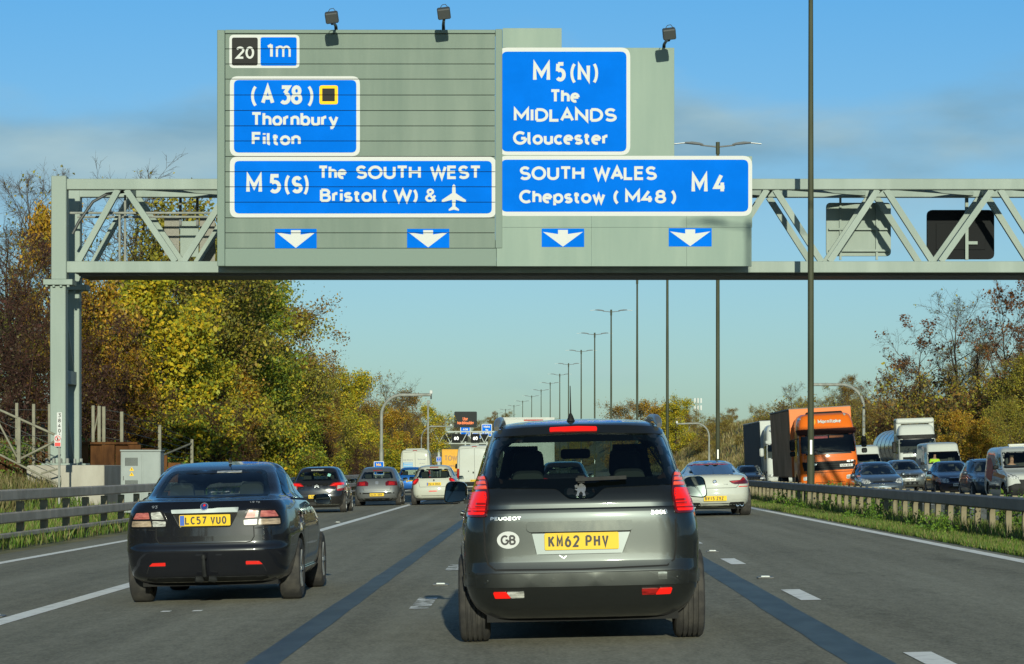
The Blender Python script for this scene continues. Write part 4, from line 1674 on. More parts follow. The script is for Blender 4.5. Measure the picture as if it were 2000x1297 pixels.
    def line(self, name, paths, w, m, side='rear', off=.002, parent=None):
        """thin strip(s) lying on the surface"""
        mb = MB()
        for pts in paths:
            d = densify(list(pts), .05)[:-1] if len(pts) > 2 and pts[0] == pts[-1] else None
            P2 = []
            for a, b in zip(pts[:-1], pts[1:]):
                a, b = Vector(a), Vector(b)
                k = max(1, int((b - a).length / .06))
                P2 += [a.lerp(b, t / k) for t in range(k)]
            P2.append(Vector(pts[-1]))
            v, f = ribbon([(p.x, p.y) for p in P2], w)
            V = []
            for p in v:
                a, b = self.proj(p.x, p.y, side)
                if side == 'rear' and b.y > 0 or side == 'front' and b.y < 0:
                    b = -b
                if side == 'right' and b.x < 0 or side == 'left' and b.x > 0:
                    b = -b
                V.append(a + b * off)
            mb.add(V, f)
        return mb.build(name, m, parent or self.root)

    def text(self, word, x0, x1, zb, zt, m, t=None, side='rear', off=.006, name='lettering', parent=None, y=None):
        mb = MB()
        mir = side == 'front'

        def fn(a, b, k):
            if y is not None:
                return (a, y - k, b) if side == 'rear' else (-a, y + k, b)
            p, n = self.proj(-a if mir else a, b, side)
            if side == 'rear' and n.y > 0 or mir and n.y < 0:
                n = -n
            return p + n * (off + k)
        ws = [(word, x0, x1, zb, zt, t)] if isinstance(word, str) else word
        letters(mb, ws, fn=fn)
        return mb.build(name, m, parent or self.root)

    def plate(self, txt, xc, zc, y, m=None, w=.52, h=.112, tilt=0.0, side='rear', badge=None):
        sg = 1 if side == 'rear' else -1
        mb = MB().prism(rrect(-w / 2, w / 2, -h / 2, h / 2, .012), -.006, 0)
        o = mb.build('number_plate', m or M_PLATEY, self.root)
        o.location = (xc, y, zc)
        o.rotation_euler = (tilt, 0, 0 if side == 'rear' else PI)
        mb = MB()
        a, b = txt.split(' ')
        cw = w * .102
        xl = -w * .45 + (w * .06 if badge else 0)
        args = []
        x = xl
        for ch in a + ' ' + b:
            if ch == ' ':
                x += cw * .55
                continue
            if ch in '1I':
                args.append((ch, x + cw * .3, x + cw * .62, -h * .35, h * .35, h * .125))
            else:
                args.append((ch, x, x + cw * .86, -h * .35, h * .35, h * .125))
            x += cw * 1.09
        letters(mb, args, -.008)
        mb.build('lettering', M_PLATEBLK, o)
        if badge:
            MB().box(-w / 2 + .006, -w / 2 + .05, -.009, -.007, -h / 2 + .006, h / 2 - .006).build('blue_band', mat('plate_blue', (0.01, 0.08, 0.40)), o)
        return o

    def wheels(self, yr, yf, r=.33, wd=.21, track=.78, hub=M_ALLOY, spokes=7, tread=False, hidden_front=False):
        tp = [(r * .66, -wd / 2 + .012), (r * .86, -wd / 2), (r * .955, -wd / 2 + .012), (r * .99, -wd / 2 + .03)]
        mid = []
        if tread:
            for g in (-.055, -.018, .018, .055):
                mid += [(r, g - .007), (r - .012, g - .004), (r - .012, g + .004), (r, g + .007)]
        else:
            mid = [(r, -wd * .25), (r, wd * .25)]
        tp = tp + mid + [(p[0], -p[1]) for p in tp[::-1]] + [tp[0]]
        tm = MB().lathe(tp, 36, 'x').mesh('tyre', M_RUBBER, smooth=30)
        rb = MB()
        R = r * .68
        rb.lathe([(R, -wd * .42), (R * .93, -wd * .40), (R * .9, -wd * .1), (R * .9, wd * .3), (R, wd * .42)], 28)
        for k in range(spokes):
            a = 2 * PI * k / spokes
            c, s = math.cos(a), math.sin(a)
            rb.bar((wd * .36, c * R * .15, s * R * .15), (wd * .40, c * R * .95, s * R * .95), .05, .03, up=(1, 0, 0))
        rb.lathe([(.001, wd * .42), (R * .2, wd * .42), (R * .24, wd * .3)], 16)
        rm = rb.mesh('rim', hub, smooth=35)
        dm = MB().lathe([(.001, 0), (R * .88, 0), (R * .88, .01), (.001, .01)], 20).mesh('brake_disc', M_DKSTEEL)
        for y in (yr, yf):
            for s in (-1, 1):
                e = empty('wheel', (s * track, y, r))
                e.parent = self.root
                e.rotation_euler = (0, 0, 0 if s > 0 else PI)
                link_mesh('tyre', tm, e)
                link_mesh('rim', rm, e)
                link_mesh('brake_disc', dm, e)
        return tm

    def mirror(self, x, y, z, w=.2, h=.15, m=None, facing=-1, sides=(-1, 1), arm=.1):
        for s in sides:
            mb = MB()
            prof = rpoly([(-w / 2, -h / 2), (w / 2, -h / 2 + .02), (w / 2, h / 2 - .01), (-w / 2 + .03, h / 2)], .055, 5)
            if s > 0:
                prof = [(-a, b) for a, b in prof[::-1]]
            n = len(prof)
            secs = [(0, 1.0), (.035, 1.04), (.085, .86), (.11, .5)]
            vs = []
            for d, k in secs:
                vs += [(a * k, -facing * d, b * k) for a, b in prof]
            fs = []
            for i in range(len(secs) - 1):
                for j in range(n):
                    fs.append((i * n + j, i * n + (j + 1) % n, (i + 1) * n + (j + 1) % n, (i + 1) * n + j))
            fs.append(tuple((len(secs) - 1) * n + j for j in range(n)))
            mb.add(vs, fs)
            e = mb.build('wing_mirror', m or self.pm, self.root, smooth=50)
            e.location = (s * x, y, z)
            # the glass is turned towards the driver, its outer edge flush with the rim
            slope = math.tan(math.radians(20))
            MB().add([(a * .93, -facing * (.008 + (w / 2 - s * a * .93) * slope * .55), b * .93) for a, b in prof], [tuple(range(n))]).build('mirror_glass', M_MIRROR, e)
            x0, x1 = (-w / 2 - arm, -w / 2 + .03) if s > 0 else (w / 2 - .03, w / 2 + arm)
            MB().box(x0, x1, min(-facing * .02, -facing * .07), max(-facing * .02, -facing * .07), -h / 2 - .005, -h / 2 + .03).build('mirror_stalk', M_BLACKTRIM, e)

    def seats(self, ys, xs, z=.34, hr=True, m=None):
        """front and rear seats: (y of backrest)"""
        for y in ys:
            for x in xs:
                e = empty('seat', (x, y, z))
                e.parent = self.root
                m_ = m or M_INTERIOR
                MB().box(-.24, .24, 0, .5, 0, .14, c=.04).build('cushion', m_, e)
                M = Matrix.Translation((0, -.02, .1)) @ Matrix.Rotation(-.28 * -1, 4, 'X')
                MB().prism(rpoly([(-.24, 0), (.24, 0), (.2, .58), (-.2, .58)], .08), -.06, .06).build('backrest', m_, e, smooth=40).matrix_local = Matrix.Translation((0, .0, .1)) @ Matrix.Rotation(.22, 4, 'X')
                if hr:
                    MB().prism(rpoly([(-.13, .63), (.13, .63), (.115, .84), (-.115, .84)], .06), -.05, .05).build('headrest', m_, e, smooth=40).matrix_local = Matrix.Translation((0, .0, .1)) @ Matrix.Rotation(.2, 4, 'X')

    def cabin_bits(self, ymirror, zmirror, ydash, zdash, wdash, xw=.36):
        MB().prism(rrect(-.12, .12, -.04, .04, .03), -.02, .02).build('rear_view_mirror', M_INTERIOR, self.root).location = (0, ymirror, zmirror)
        MB().box(-wdash, wdash, ydash, ydash + .3, zdash - .25, zdash, c=.05).build('dashboard', M_INTERIOR, self.root)
        pts = [(xw + .18 * math.cos(t), ydash - .12 - .07 * math.sin(t), zdash + .18 * math.sin(t) - .04) for t in np.linspace(0, 2 * PI, 20)]
        MB().tube(pts, .016, 6, cap=False).build('steering_wheel', M_INTERIOR, self.root)

    def place(self, X, Y, rz=0.0, roll=0.0, z=None):
        u = X - bend(Y)
        self.root.location = (X, Y, roadz_u(u) if z is None else z)
        sl = -math.atan(0.022) if u < 8 else -math.atan(0.033)
        if abs(rz) > 1:
            sl = -sl
        self.root.rotation_euler = (0, sl + roll, rz)
        self.root.rotation_mode = 'XYZ'
        return self
# ------------------------------------------------------------------ dark grey people carrier
def side_glass(c, polys, gm, border=.02):
    for s in ('right', 'left'):
        for p in polys:
            c.patch('side_window', p, gm, s, off=.003, step=.12)


PM_GREY = paint('paint_dark_grey', (0.040, 0.045, 0.044), metal=0.8, rough=0.36, coat=1.0, dirt=0.09)
c = Car('people_carrier', 'dark grey people carrier with lit brake lights and a GB sticker, close ahead', 'car',
        [(.20, .74, .24, 4.25), (.28, .83, .115, 4.40), (.36, .872, .055, 4.46), (.425, .890, .016, 4.50), (.46, .896, .002, 4.51), (.52, .899, .0, 4.52), (.62, .906, .035, 4.52), (.75, .908, .040, 4.46),
         (.85, .897, .042, 4.32), (.92, .883, .044, 4.05), (.965, .871, .049, 3.85), (.988, .863, .056, 3.73), (1.0, .858, .070, 3.68), (1.03, .848, .072, 3.55), (1.10, .818, .11, 3.30), (1.20, .778, .215, 3.12), (1.35, .728, .315, 2.82),
         (1.50, .674, .42, 2.48), (1.565, .640, .47, 2.28), (1.612, .585, .58, 2.0), (1.642, .46, .88, 1.75), (1.660, .18, 1.2, 1.55)],
        dict(rr=.30, rf=.5, br=.045, bf=.2, tr=.05, tf=.1), PM_GREY, hi=True)
mpv = c
KX = .00139


def p1(x, y):
    return ((x - 749) * KX, 1.7786 - KX * y)


def P1(l):
    return [p1(*q) for q in l]


def S1(l):      # half-outline (offset from centre) on the right -> points
    return [(a * KX, 1.7786 - KX * b) for a, b in l]


glass_out = [(-512, 440), (-512, 405), (-462, 210), (-440, 190), (-250, 178), (0, 172), (250, 178), (440, 190), (462, 210), (512, 405), (512, 440), (480, 452), (122, 462), (95, 487), (60, 517), (-60, 517), (-95, 487), (-122, 462), (-480, 452)]
gpoly = rpoly(S1(glass_out), .03, 3)
opening = rpoly(S1([(-455, 408), (-405, 215), (405, 215), (455, 408)]), .09, 5)
c.open(opening, 'rear', depth=.12)
sw = rpoly([(.66, 1.15), (2.95, 1.10), (2.50, 1.47), (.90, 1.47)], .08, 4)
for s in ('right', 'left'):
    c.open(sw, s, depth=.12)
wsc = rpoly([(-.66, 1.09), (.66, 1.09), (.55, 1.50), (-.55, 1.50)], .08, 4)
c.open(wsc, 'front', depth=.35)
c.arch(.86, .335, .395)
c.arch(3.59, .335, .395)
rec = rpoly(P1([(486, 676), (1010, 676), (962, 800), (512, 800)]), .025, 4)
c.dent(rec, .042)
c.body((.45, 1.59, .24, 3.25, .06))
# the rear screen
c.patch('rear_window', gpoly, M_TINTDK, 'rear', off=.005, rim=.004)
c.patch('window_border', gpoly, M_FRIT, 'rear', off=.002, holes=[opening[::-1]], rim=.004)
for s in ('right', 'left'):
    c.patch('side_window', sw, M_TINTDK, s, off=.003, rim=.004)
    c.line('door_pillar', [[(1.42, 1.13), (1.5, 1.48)], [(2.35, 1.11), (2.3, 1.48)]], .07, M_BLACKTRIM, s, off=.005)
    c.line('panel_gap', [[(1.38, 1.13), (1.40, .5), (1.55, .3)], [(2.36, 1.11), (2.36, .3)], [(3.25, 1.0), (3.3, .5)]], .008, M_DARKGAP, s)
    h = c.patch('door_handle', rrect(1.46, 1.68, .93, .965, .015), PM_GREY, s, off=.035, step=.04)
    c.patch('side_moulding', rpoly([(1.2, .46), (3.2, .46), (3.2, .53), (1.2, .53)], .02), PM_GREY, s, off=.015)
c.patch('windscreen', wsc, M_TINTLT, 'front', off=.003, rim=.004)
# tailgate and bumper
tg_paths = [P1([(245, 604), (248, 780), (262, 845), (300, 874), (749, 878), (1190, 868), (1226, 838), (1238, 775), (1240, 590)])]
c.line('tailgate_gap', tg_paths, .012, M_DARKGAP, 'rear', off=.0015)
lip = c.patch('plate_handle', rpoly(P1([(464, 668), (470, 628), (1012, 628), (1018, 668), (1004, 682), (480, 682)]), .015), PM_GREY, 'rear', off=.020, rim=.05)
c.patch('bumper_strip', rpoly(P1([(128, 897), (1372, 897), (1366, 962), (134, 962)]), .01), PM_GREY, 'rear', off=.012, rim=.03)
c.line('bumper_gap', [P1([(112, 890), (300, 893), (749, 895), (1200, 893), (1386, 890)])], .006, M_DARKGAP, 'rear', off=.002)
c.patch('tow_cover', rrect(*[q for q in (p1(1140, 0)[0], p1(1186, 0)[0], p1(0, 938)[1], p1(0, 902)[1])], .004), PM_GREY, 'rear', off=.0135, rim=.003)
for x, y in ((252, 932), (598, 930), (900, 930), (1247, 930)):
    a, b = p1(x, y)
    c.patch('parking_sensor', [(a + .014 * math.cos(t), b + .014 * math.sin(t)) for t in np.linspace(0, 2 * PI, 12, endpoint=False)], PM_GREY, 'rear', off=.019, step=.02)
c.patch('spoiler', rpoly(S1([(-445, 188), (-452, 166), (-420, 150), (0, 133), (420, 150), (452, 166), (445, 188), (0, 172)]), .01), PM_GREY, 'rear', off=.016, rim=.04)
bl = c.patch('brake_light', rpoly(P1([(596, 165), (598, 149), (748, 145), (846, 149), (848, 165)]), .008), M_LAMPLIT, 'rear', off=.022, rim=.02)
# tail lamps
M_LAMPRIB = mat('lamp_rib', (0.10, 0.003, 0.003), rough=0.3, emit=(1.0, 0.02, 0.01), estr=0.10)
for s in (1, -1):
    f = (lambda l: S1(l)) if s > 0 else (lambda l: mirror(S1(l)))
    L = c.patch('tail_lamp', rpoly(f([(488, 600), (474, 500), (482, 420), (500, 378), (528, 372), (556, 430), (592, 560), (594, 600)]), .02), M_LAMPDARK, 'rear', off=.014, rim=.04)
    c.patch('lit_lens', rpoly(f([(497, 588), (484, 500), (486, 474), (560, 474), (578, 560), (580, 590)]), .012), M_LAMPLIT, 'rear', off=.017, parent=L, rim=.005)
    for k, (y0, y1) in enumerate(((392, 408), (418, 434), (444, 460))):
        c.patch('claw_lens', rpoly(f([(492 - 4 * k, y1), (494 - 4 * k, y0), (528 + 9 * k, y0), (532 + 9 * k, y1)]), .005), M_LAMPAMBER, 'rear', off=.018, parent=L, rim=.005)
    c.line('lens_rib', [f([(486, y), (566 + (y - 480) * .12, y)]) for y in (484, 497, 510, 523, 536, 549, 562, 575)], .010, M_LAMPRIB, 'rear', off=.025, parent=L)
    if s < 0:
        c.patch('bumper_reflector', rpoly(P1([(287, 988), (352, 988), (376, 1018), (296, 1018)]), .006), M_LAMPLIT, 'rear', off=.012)
        c.patch('reversing_lamp', rpoly(P1([(356, 988), (446, 988), (446, 1016), (380, 1018)]), .006), M_LAMPCLEAR, 'rear', off=.012)
    else:
        c.patch('bumper_reflector', rpoly(P1([(1054, 984), (1144, 984), (1122, 1014), (1056, 1014)]), .006), M_LAMPRED, 'rear', off=.012)
        c.patch('fog_lamp', rpoly(P1([(1148, 984), (1212, 982), (1202, 1012), (1126, 1014)]), .006), M_LAMPLIT, 'rear', off=.012)
mb = MB()
ra, rb_ = P1([(516, 798), (958, 798)]), P1([(1001, 690), (493, 690)])
mb.add([(ra[0][0], .062, ra[0][1]), (ra[1][0], .062, ra[1][1]), (rb_[0][0], .080, rb_[0][1]), (rb_[1][0], .080, rb_[1][1])], [(0, 1, 2, 3)]).build('plate_surround', PM_GREY, c.root)
c.plate('KM62 PHV', .0006, 1.7786 - KX * 733, .060, w=.535, h=.122, tilt=-.06)
# writing
c.text('PEUGEOT', (280 - 749) * KX, (438 - 749) * KX, 1.7786 - KX * 618, 1.7786 - KX * 600, M_BADGE, .0062)
c.text('5008', (1112 - 749) * KX, (1195 - 749) * KX, 1.7786 - KX * 602, 1.7786 - KX * 579, M_BADGE, .0048)
gx_, gz_ = p1(369, 720)
st = c.patch('oval_sticker', [(gx_ + .081 * math.cos(t), gz_ + .062 * math.sin(t)) for t in np.linspace(0, 2 * PI, 32, endpoint=False)], M_SIGNWHITE, 'rear', off=.003, rim=.003)
c.text('GB', gx_ - .055, gx_ + .055, gz_ - .036, gz_ + .036, M_PLATEBLK, .014, off=.0045, parent=st)
# rampant animal emblem
em = [(702, 452), (714, 446), (722, 456), (728, 444), (738, 441), (750, 447), (748, 456), (754, 450), (760, 462), (757, 478), (752, 484), (757, 502), (742, 504), (744, 492), (734, 480), (724, 490), (722, 502), (707, 503), (712, 494), (716, 478), (702, 470), (716, 468), (718, 462), (704, 461)]
c.patch('emblem', P1([(x + 18, y) for x, y in em]), M_BADGE, 'rear', off=.012, step=.012, rim=.006)
w0, w1 = p1(726, 414), p1(990, 408)
ww = MB()
ww.bar((w0[0], .155, w0[1]), (w1[0], .185, w1[1]), .03, .026)
ww.bar((w0[0] + .04, .16, w0[1]), (w0[0] + .04, .20, w0[1] + .004), .05, .05)
ww.build('rear_wiper', M_BLACKTRIM, c.root)
c.line('crease_glint', [P1([(632, 804), (655, 820), (668, 808)])], .0045, M_BADGE, 'rear', off=.002)  # bright flash of light on the tailgate, painted as a silver line
# roof
for s in (-1, 1):
    MB().tube([(s * .605, .66, 1.59), (s * .598, .74, 1.627), (s * .592, .9, 1.648), (s * .585, 1.6, 1.668), (s * .58, 2.2, 1.65), (s * .58, 2.35, 1.60)], [.02, .03, .03, .028, .026, .02], 10).build('roof_rail', mat('roof_rail_grey', (.22, .24, .24), rough=.3, metal=.6), c.root, smooth=60)
ae = MB().lathe([(.001, 1.638), (.032, 1.638), (.016, 1.68), (.006, 1.70), (.001, 1.70)], 12, 'z', (-.05, .82, 0)).build('aerial_base', M_BLACKTRIM, c.root, smooth=50)
MB().tube([(-.05, .82, 1.69), (-.05, .75, 1.90)], [.006, .003], 6).build('aerial', M_BLACKTRIM, c.root)
c.mirror(1.0, 2.95, 1.105, w=.20, h=.185, m=PM_GREY)
c.wheels(.86, 3.59, r=.335, wd=.225, track=.80, tread=True)
c.seats([1.05], [-.38, .38], .34)
c.seats([2.0], [-.38, .38], .50)
c.seats([1.05], [0], .36, hr=False)
c.cabin_bits(2.45, 1.40, 2.75, 1.08, .68)
MB().box(-.70, .70, .35, 3.9, .17, .26).build('underbody', M_DARKGAP, c.root)
c.place(.304, 18.75)

# ------------------------------------------------------------------ black saloon
PM_BLACK = paint('paint_black', (0.006, 0.007, 0.010), metal=0.0, rough=0.25, coat=0.85, dirt=0.03)
c = Car('saloon_car', 'black saloon with a tow bar and pale red tail lamps, left of the people carrier', 'car',
        [(.22, .76, .25, 4.3), (.29, .83, .07, 4.5), (.42, .866, .03, 4.58), (.55, .878, .0, 4.6), (.60, .88, .022, 4.6), (.68, .88, .026, 4.56), (.78, .873, .032, 4.45), (.86, .862, .036, 4.2), (.93, .847, .038, 3.85),
         (.99, .822, .075, 3.45), (1.03, .79, .11, 3.25), (1.053, .765, .40, 3.12), (1.085, .738, .62, 3.03), (1.2, .692, .87, 2.78), (1.31, .640, 1.13, 2.5),
         (1.38, .575, 1.42, 2.25), (1.415, .47, 1.7, 2.05), (1.428, .22, 1.82, 1.95)],
        dict(rr=.34, rf=.5, br=.07, bf=.22, tr=.06, tf=.1), PM_BLACK, hi=True)
KX2 = .00133


def p2(x, y):
    return ((x - 687) * KX2, 1.59 - KX2 * y)


def P2(l):
    return [p2(*q) for q in l]


def S2(l):
    return [(a * KX2, 1.59 - KX2 * b) for a, b in l]


gp = rpoly(S2([(-445, 388), (-375, 205), (-330, 190), (0, 186), (330, 190), (375, 205), (445, 388), (0, 396)]), .04, 4)
opn = rpoly(S2([(-415, 378), (-345, 212), (345, 212), (415, 378)]), .06, 4)
c.open(opn, 'rear', depth=.10, out=.6)
swf = rpoly([(1.72, 1.035), (3.0, 1.0), (2.50, 1.325), (1.80, 1.36)], [.04, .04, .12, .1], 4)
swr = rpoly([(.98, 1.05), (1.66, 1.037), (1.74, 1.36), (1.42, 1.33)], [.03, .04, .08, .14], 4)
for s in ('right', 'left'):
    c.open(swf, s, depth=.1)
    c.open(swr, s, depth=.1)
wsc = rpoly([(-.62, 1.07), (.62, 1.07), (.5, 1.37), (-.5, 1.37)], .08, 4)
c.open(wsc, 'front', depth=.35, out=.5)
c.arch(.99, .315, .365)
c.arch(3.665, .315, .365)
c.dent(rpoly(P2([(446, 510), (936, 510), (880, 616), (500, 616)]), .02, 4), .035)
c.body((.42, 1.375, .75, 3.2, .05))
c.patch('rear_window', gp, M_TINT, 'rear', off=.004, rim=.004)
c.patch('window_border', gp, M_FRIT, 'rear', off=.002, holes=[opn[::-1]], rim=.003)
for s in ('right', 'left'):
    for q in (swf, swr):
        c.patch('side_window', q, M_TINT, s, off=.003, rim=.004)
    c.line('window_trim', [[(.90, 1.035), (1.7, 1.02), (3.06, .985)]], .016, M_BLACKTRIM, s, off=.006)
    d = c.line('panel_gap', [[(1.70, 1.03), (1.71, .6), (1.70, .32)], [(1.02, .92), (1.15, .75), (1.38, .5), (1.42, .32)], [(2.95, .98), (2.98, .4)], [(1.42, .31), (2.97, .31)]], .009, M_DARKGAP, s)
    for y in (1.28, 2.0):
        c.patch('door_handle', rrect(y - .11, y + .11, .86, .895, .016), PM_BLACK, s, off=.04, step=.04)
    c.patch('sill', rpoly([(1.4, .24), (3.25, .24), (3.25, .31), (1.4, .31)], .02), PM_BLACK, s, off=.02)
c.patch('windscreen', wsc, M_TINTLT, 'front', off=.003, rim=.004)
c.line('boot_gap', [S2([(-362, 470), (-366, 690), (-345, 725), (-300, 733), (300, 733), (345, 725), (366, 690), (362, 470)])], .009, M_DARKGAP, 'rear', off=.0015)
c.line('bumper_gap', [S2([(-560, 620), (-372, 628)]), S2([(372, 628), (560, 620)])], .007, M_DARKGAP, 'rear', off=.0015)
c.patch('chrome_bar', rpoly(P2([(446, 508), (438, 484), (943, 478), (934, 504)]), .008), mat('satin_chrome', (.22, .25, .25), rough=.45, metal=.5), 'rear', off=.022, rim=.03)
for s in (1, -1):
    f = (lambda l: S2(l)) if s > 0 else (lambda l: mirror(S2(l)))
    L = c.patch('tail_lamp', rpoly(f([(290, 612), (278, 560), (312, 488), (330, 482), (520, 490), (556, 540), (562, 606), (540, 614)]), .025), M_FRIT, 'rear', off=.008, rim=.03)
    c.patch('red_lens', rpoly(f([(412, 545), (418, 498), (512, 500), (540, 545)]), .01), M_LAMPPINK, 'rear', off=.012, parent=L, rim=.005)
    c.patch('clear_lens', rpoly(f([(300, 552), (328, 495), (402, 498), (396, 548)]), .01), M_LAMPCLEAR if s < 0 else M_LAMPPINK, 'rear', off=.012, parent=L, rim=.005)
    if s > 0:
        c.patch('clear_lens', rpoly(f([(372, 548), (384, 497), (404, 498), (396, 548)]), .006), M_LAMPCLEAR, 'rear', off=.014, parent=L, rim=.005)
    c.patch('clear_lens', rpoly(f([(292, 602), (290, 565), (392, 560), (388, 602)]), .01), M_LAMPCLEAR, 'rear', off=.012, parent=L, rim=.005)
    c.patch('amber_lens', rpoly(f([(398, 602), (404, 560), (548, 560), (552, 602)]), .01), mat('lamp_amber', (.14, .10, .06), rough=.25, coat=.7, col2=(.42, .32, .22), vscale=12, c2pos=(.28, .66), stretch=(1, 1, 6)), 'rear', off=.012, parent=L, rim=.005)
    c.patch('bumper_reflector', rpoly(f([(300, 897), (300, 872), (400, 874), (424, 897)]), .006), M_REFLECT, 'rear', off=.006)
    c.line('bumper_crease', [f([(300, 903), (424, 900), (446, 950), (462, 990)])], .007, M_DARKGAP, 'rear', off=.003)
c.patch('bumper_lip', rpoly(S2([(-460, 1002), (-440, 985), (440, 985), (460, 1002), (400, 1020), (-400, 1020)]), .01), M_BLACKTRIM, 'rear', off=.006)
c.plate('LC57 VUO', 0, 1.59 - KX2 * 562, .062, w=.508, h=.111, badge=True)
bx, bz = p2(687, 469)
bo = c.patch('emblem', [(bx + .040 * math.cos(t), bz + .035 * math.sin(t)) for t in np.linspace(0, 2 * PI, 20, endpoint=False)], M_BADGE, 'rear', off=.028, rim=.012)
bi = c.patch('emblem_field', [(bx + .032 * math.cos(t), bz + .028 * math.sin(t)) for t in np.linspace(0, 2 * PI, 18, endpoint=False)], mat('emblem_blue', (.02, .04, .16), rough=.3), 'rear', off=.030, parent=bo, rim=.003)
c.patch('emblem_crest', [(bx - .012, bz), (bx - .006, bz + .016), (bx + .008, bz + .018), (bx + .013, bz + .004), (bx, bz - .004)], M_REFLECT, 'rear', off=.032, parent=bo, rim=.002, step=.01)
c.text('93', p2(290, 0)[0], p2(332, 0)[0], p2(0, 470)[1], p2(0, 448)[1], M_BADGE, .006)
c.text([('1.9', p2(1022, 0)[0], p2(1056, 0)[0], p2(0, 444)[1], p2(0, 430)[1], .005), ('TD', p2(1064, 0)[0], p2(1096, 0)[0], p2(0, 444)[1], p2(0, 432)[1], .005)], 0, 0, 0, 0, M_BADGE)
c.text('agilityfleet.com', p2(664, 0)[0], p2(816, 0)[0], p2(0, 364)[1], p2(0, 353)[1], mat('window_lettering', (.30, .33, .32), rough=.5), .004, off=.006)
c.patch('high_brake_light', rpoly(P2([(684, 210), (686, 198), (876, 198), (878, 210)]), .005), M_LAMPCLEAR, 'rear', off=.006, rim=.004)
# tow bar
tb = MB()
tb.tube([(.0, .25, .30), (0, .05, .26), (0, -.05, .30), (-.005, -.08, .42), (-.005, -.08, .48)], [.028, .026, .024, .022, .018], 8)
tb.lathe([(.001, .46), (.026, .465), (.028, .485), (.022, .505), (.001, .51)], 12, 'z', (-.005, -.08, 0))
tb.build('tow_bar', M_BLACKTRIM, c.root, smooth=40)
for x in (-.07, .06):
    MB().tube([(x - .03, .0, .262), (x + .03, .02, .255), (x + .045, .02, .235)], [.03, .034, .02], 8).build('tow_socket', M_BLACKTRIM, c.root, smooth=40)
MB().prism(rpoly([(-.016, 0), (.016, 0), (.002, .05), (-.004, .052)], .004), -.03, .03, 'xz').build('roof_aerial', M_BLACKTRIM, c.root, loc=(.08, 1.62, 1.415))
MB().tube([(.085, 1.60, 1.44), (.12, 1.42, 1.52)], [.004, .002], 6).build('aerial', M_BLACKTRIM, c.root)
c.mirror(.95, 2.72, 1.0, w=.20, h=.125, m=PM_BLACK)
c.wheels(.99, 3.665, r=.315, wd=.22, track=.765, spokes=6)
c.seats([1.25, 2.1], [-.36, .36], .28)
c.cabin_bits(2.35, 1.24, 2.7, 1.0, .62)
MB().box(-.68, .68, .4, 4.0, .18, .28).build('underbody', M_DARKGAP, c.root)
c.place(-3.33, 25.9)
# ------------------------------------------------------------------ smaller cars, seen from behind
def common(c, rear_poly, rear_open, sides, front_open, ya, yf, ra, cav, gm=M_TINT, pillars=()):
    if rear_open:
        c.open(rear_open, 'rear', depth=.1, out=.5)
    for q in sides:
        for s in ('right', 'left'):
            c.open(q, s, depth=.1)
    if front_open:
        c.open(front_open, 'front', depth=.35, out=.5)
    c.arch(ya, ra - .045, ra)
    c.arch(yf, ra - .045, ra)
    c.body(cav)
    if rear_poly:
        c.patch('rear_window', rear_poly, gm, 'rear', off=.004, rim=.004)
        c.patch('window_border', rear_poly, M_FRIT, 'rear', off=.002, holes=[rear_open[::-1]], rim=.003)
    for q in sides:
        for s in ('right', 'left'):
            c.patch('side_window', q, gm, s, off=.003, rim=.004)
    if front_open:
        c.patch('windscreen', front_open, M_TINTLT, 'front', off=.004, rim=.004)


def under(c, w, y0, y1, z0=.17, z1=.27):
    MB().box(-w, w, y0, y1, z0, z1).build('underbody', M_DARKGAP, c.root)


def both(fn):
    for s in (1, -1):
        fn(s, (lambda l: l) if s > 0 else mirror)


# --- white coupe ahead on the right
PM_WHITE = paint('paint_white', (0.44, 0.455, 0.40), rough=0.35, coat=0.8, dirt=0.16)
M_ROOFBLK = mat('black_roof', (0.012, 0.014, 0.018), rough=0.15, coat=1.0)
c = Car('coupe_car', 'white coupe with dark roof and twin exhausts, right of the people carrier', 'car',
        [(.2, .78, .3, 4.6), (.28, .87, .10, 4.75), (.4, .918, .03, 4.85), (.52, .93, 0, 4.88), (.65, .935, .02, 4.85), (.78, .928, .03, 4.7), (.86, .915, .045, 4.4), (.93, .885, .07, 3.9), (.99, .835, .15, 3.5),
         (1.025, .775, .33, 3.3), (1.05, .715, .60, 3.18), (1.10, .672, .8, 3.05), (1.2, .605, 1.15, 2.75), (1.29, .535, 1.55, 2.45), (1.345, .43, 1.95, 2.2), (1.36, .2, 2.05, 2.12)],
        dict(rr=.4, rf=.5, br=.10, bf=.22, tr=.08, tf=.1), PM_WHITE)
K3 = .00135
f3 = lambda l: [(a * K3, 1.6076 - K3 * b) for a, b in l]
common(c, rpoly(f3([(-425, 405), (-395, 275), (-350, 258), (350, 258), (395, 275), (425, 405)]), .03, 3), rpoly(f3([(-400, 398), (-350, 272), (350, 272), (400, 398)]), .05, 3),
       [rpoly([(1.25, 1.04), (3.0, 1.0), (2.5, 1.24), (1.75, 1.26)], .05, 3)], rpoly([(-.58, 1.09), (.58, 1.09), (.45, 1.28), (-.45, 1.28)], .06, 3), 1.02, 3.87, .375, (.42, 1.32, .9, 3.1, .05))
c.patch('roof_panel', rpoly([(-.40, 1.72), (.40, 1.72), (.44, 2.25), (-.44, 2.25)], .05), M_ROOFBLK, 'top', off=.006)
c.patch('roof_rear_edge', rpoly(f3([(-415, 262), (-360, 175), (0, 160), (360, 175), (415, 262), (300, 240), (0, 232), (-300, 240)]), .02), M_ROOFBLK, 'rear', off=.008)
c.patch('high_brake_light', rpoly(f3([(-400, 268), (-300, 248), (0, 238), (300, 248), (330, 262), (0, 250), (-340, 264)]), .01), M_LAMPRED, 'rear', off=.014, rim=.008)


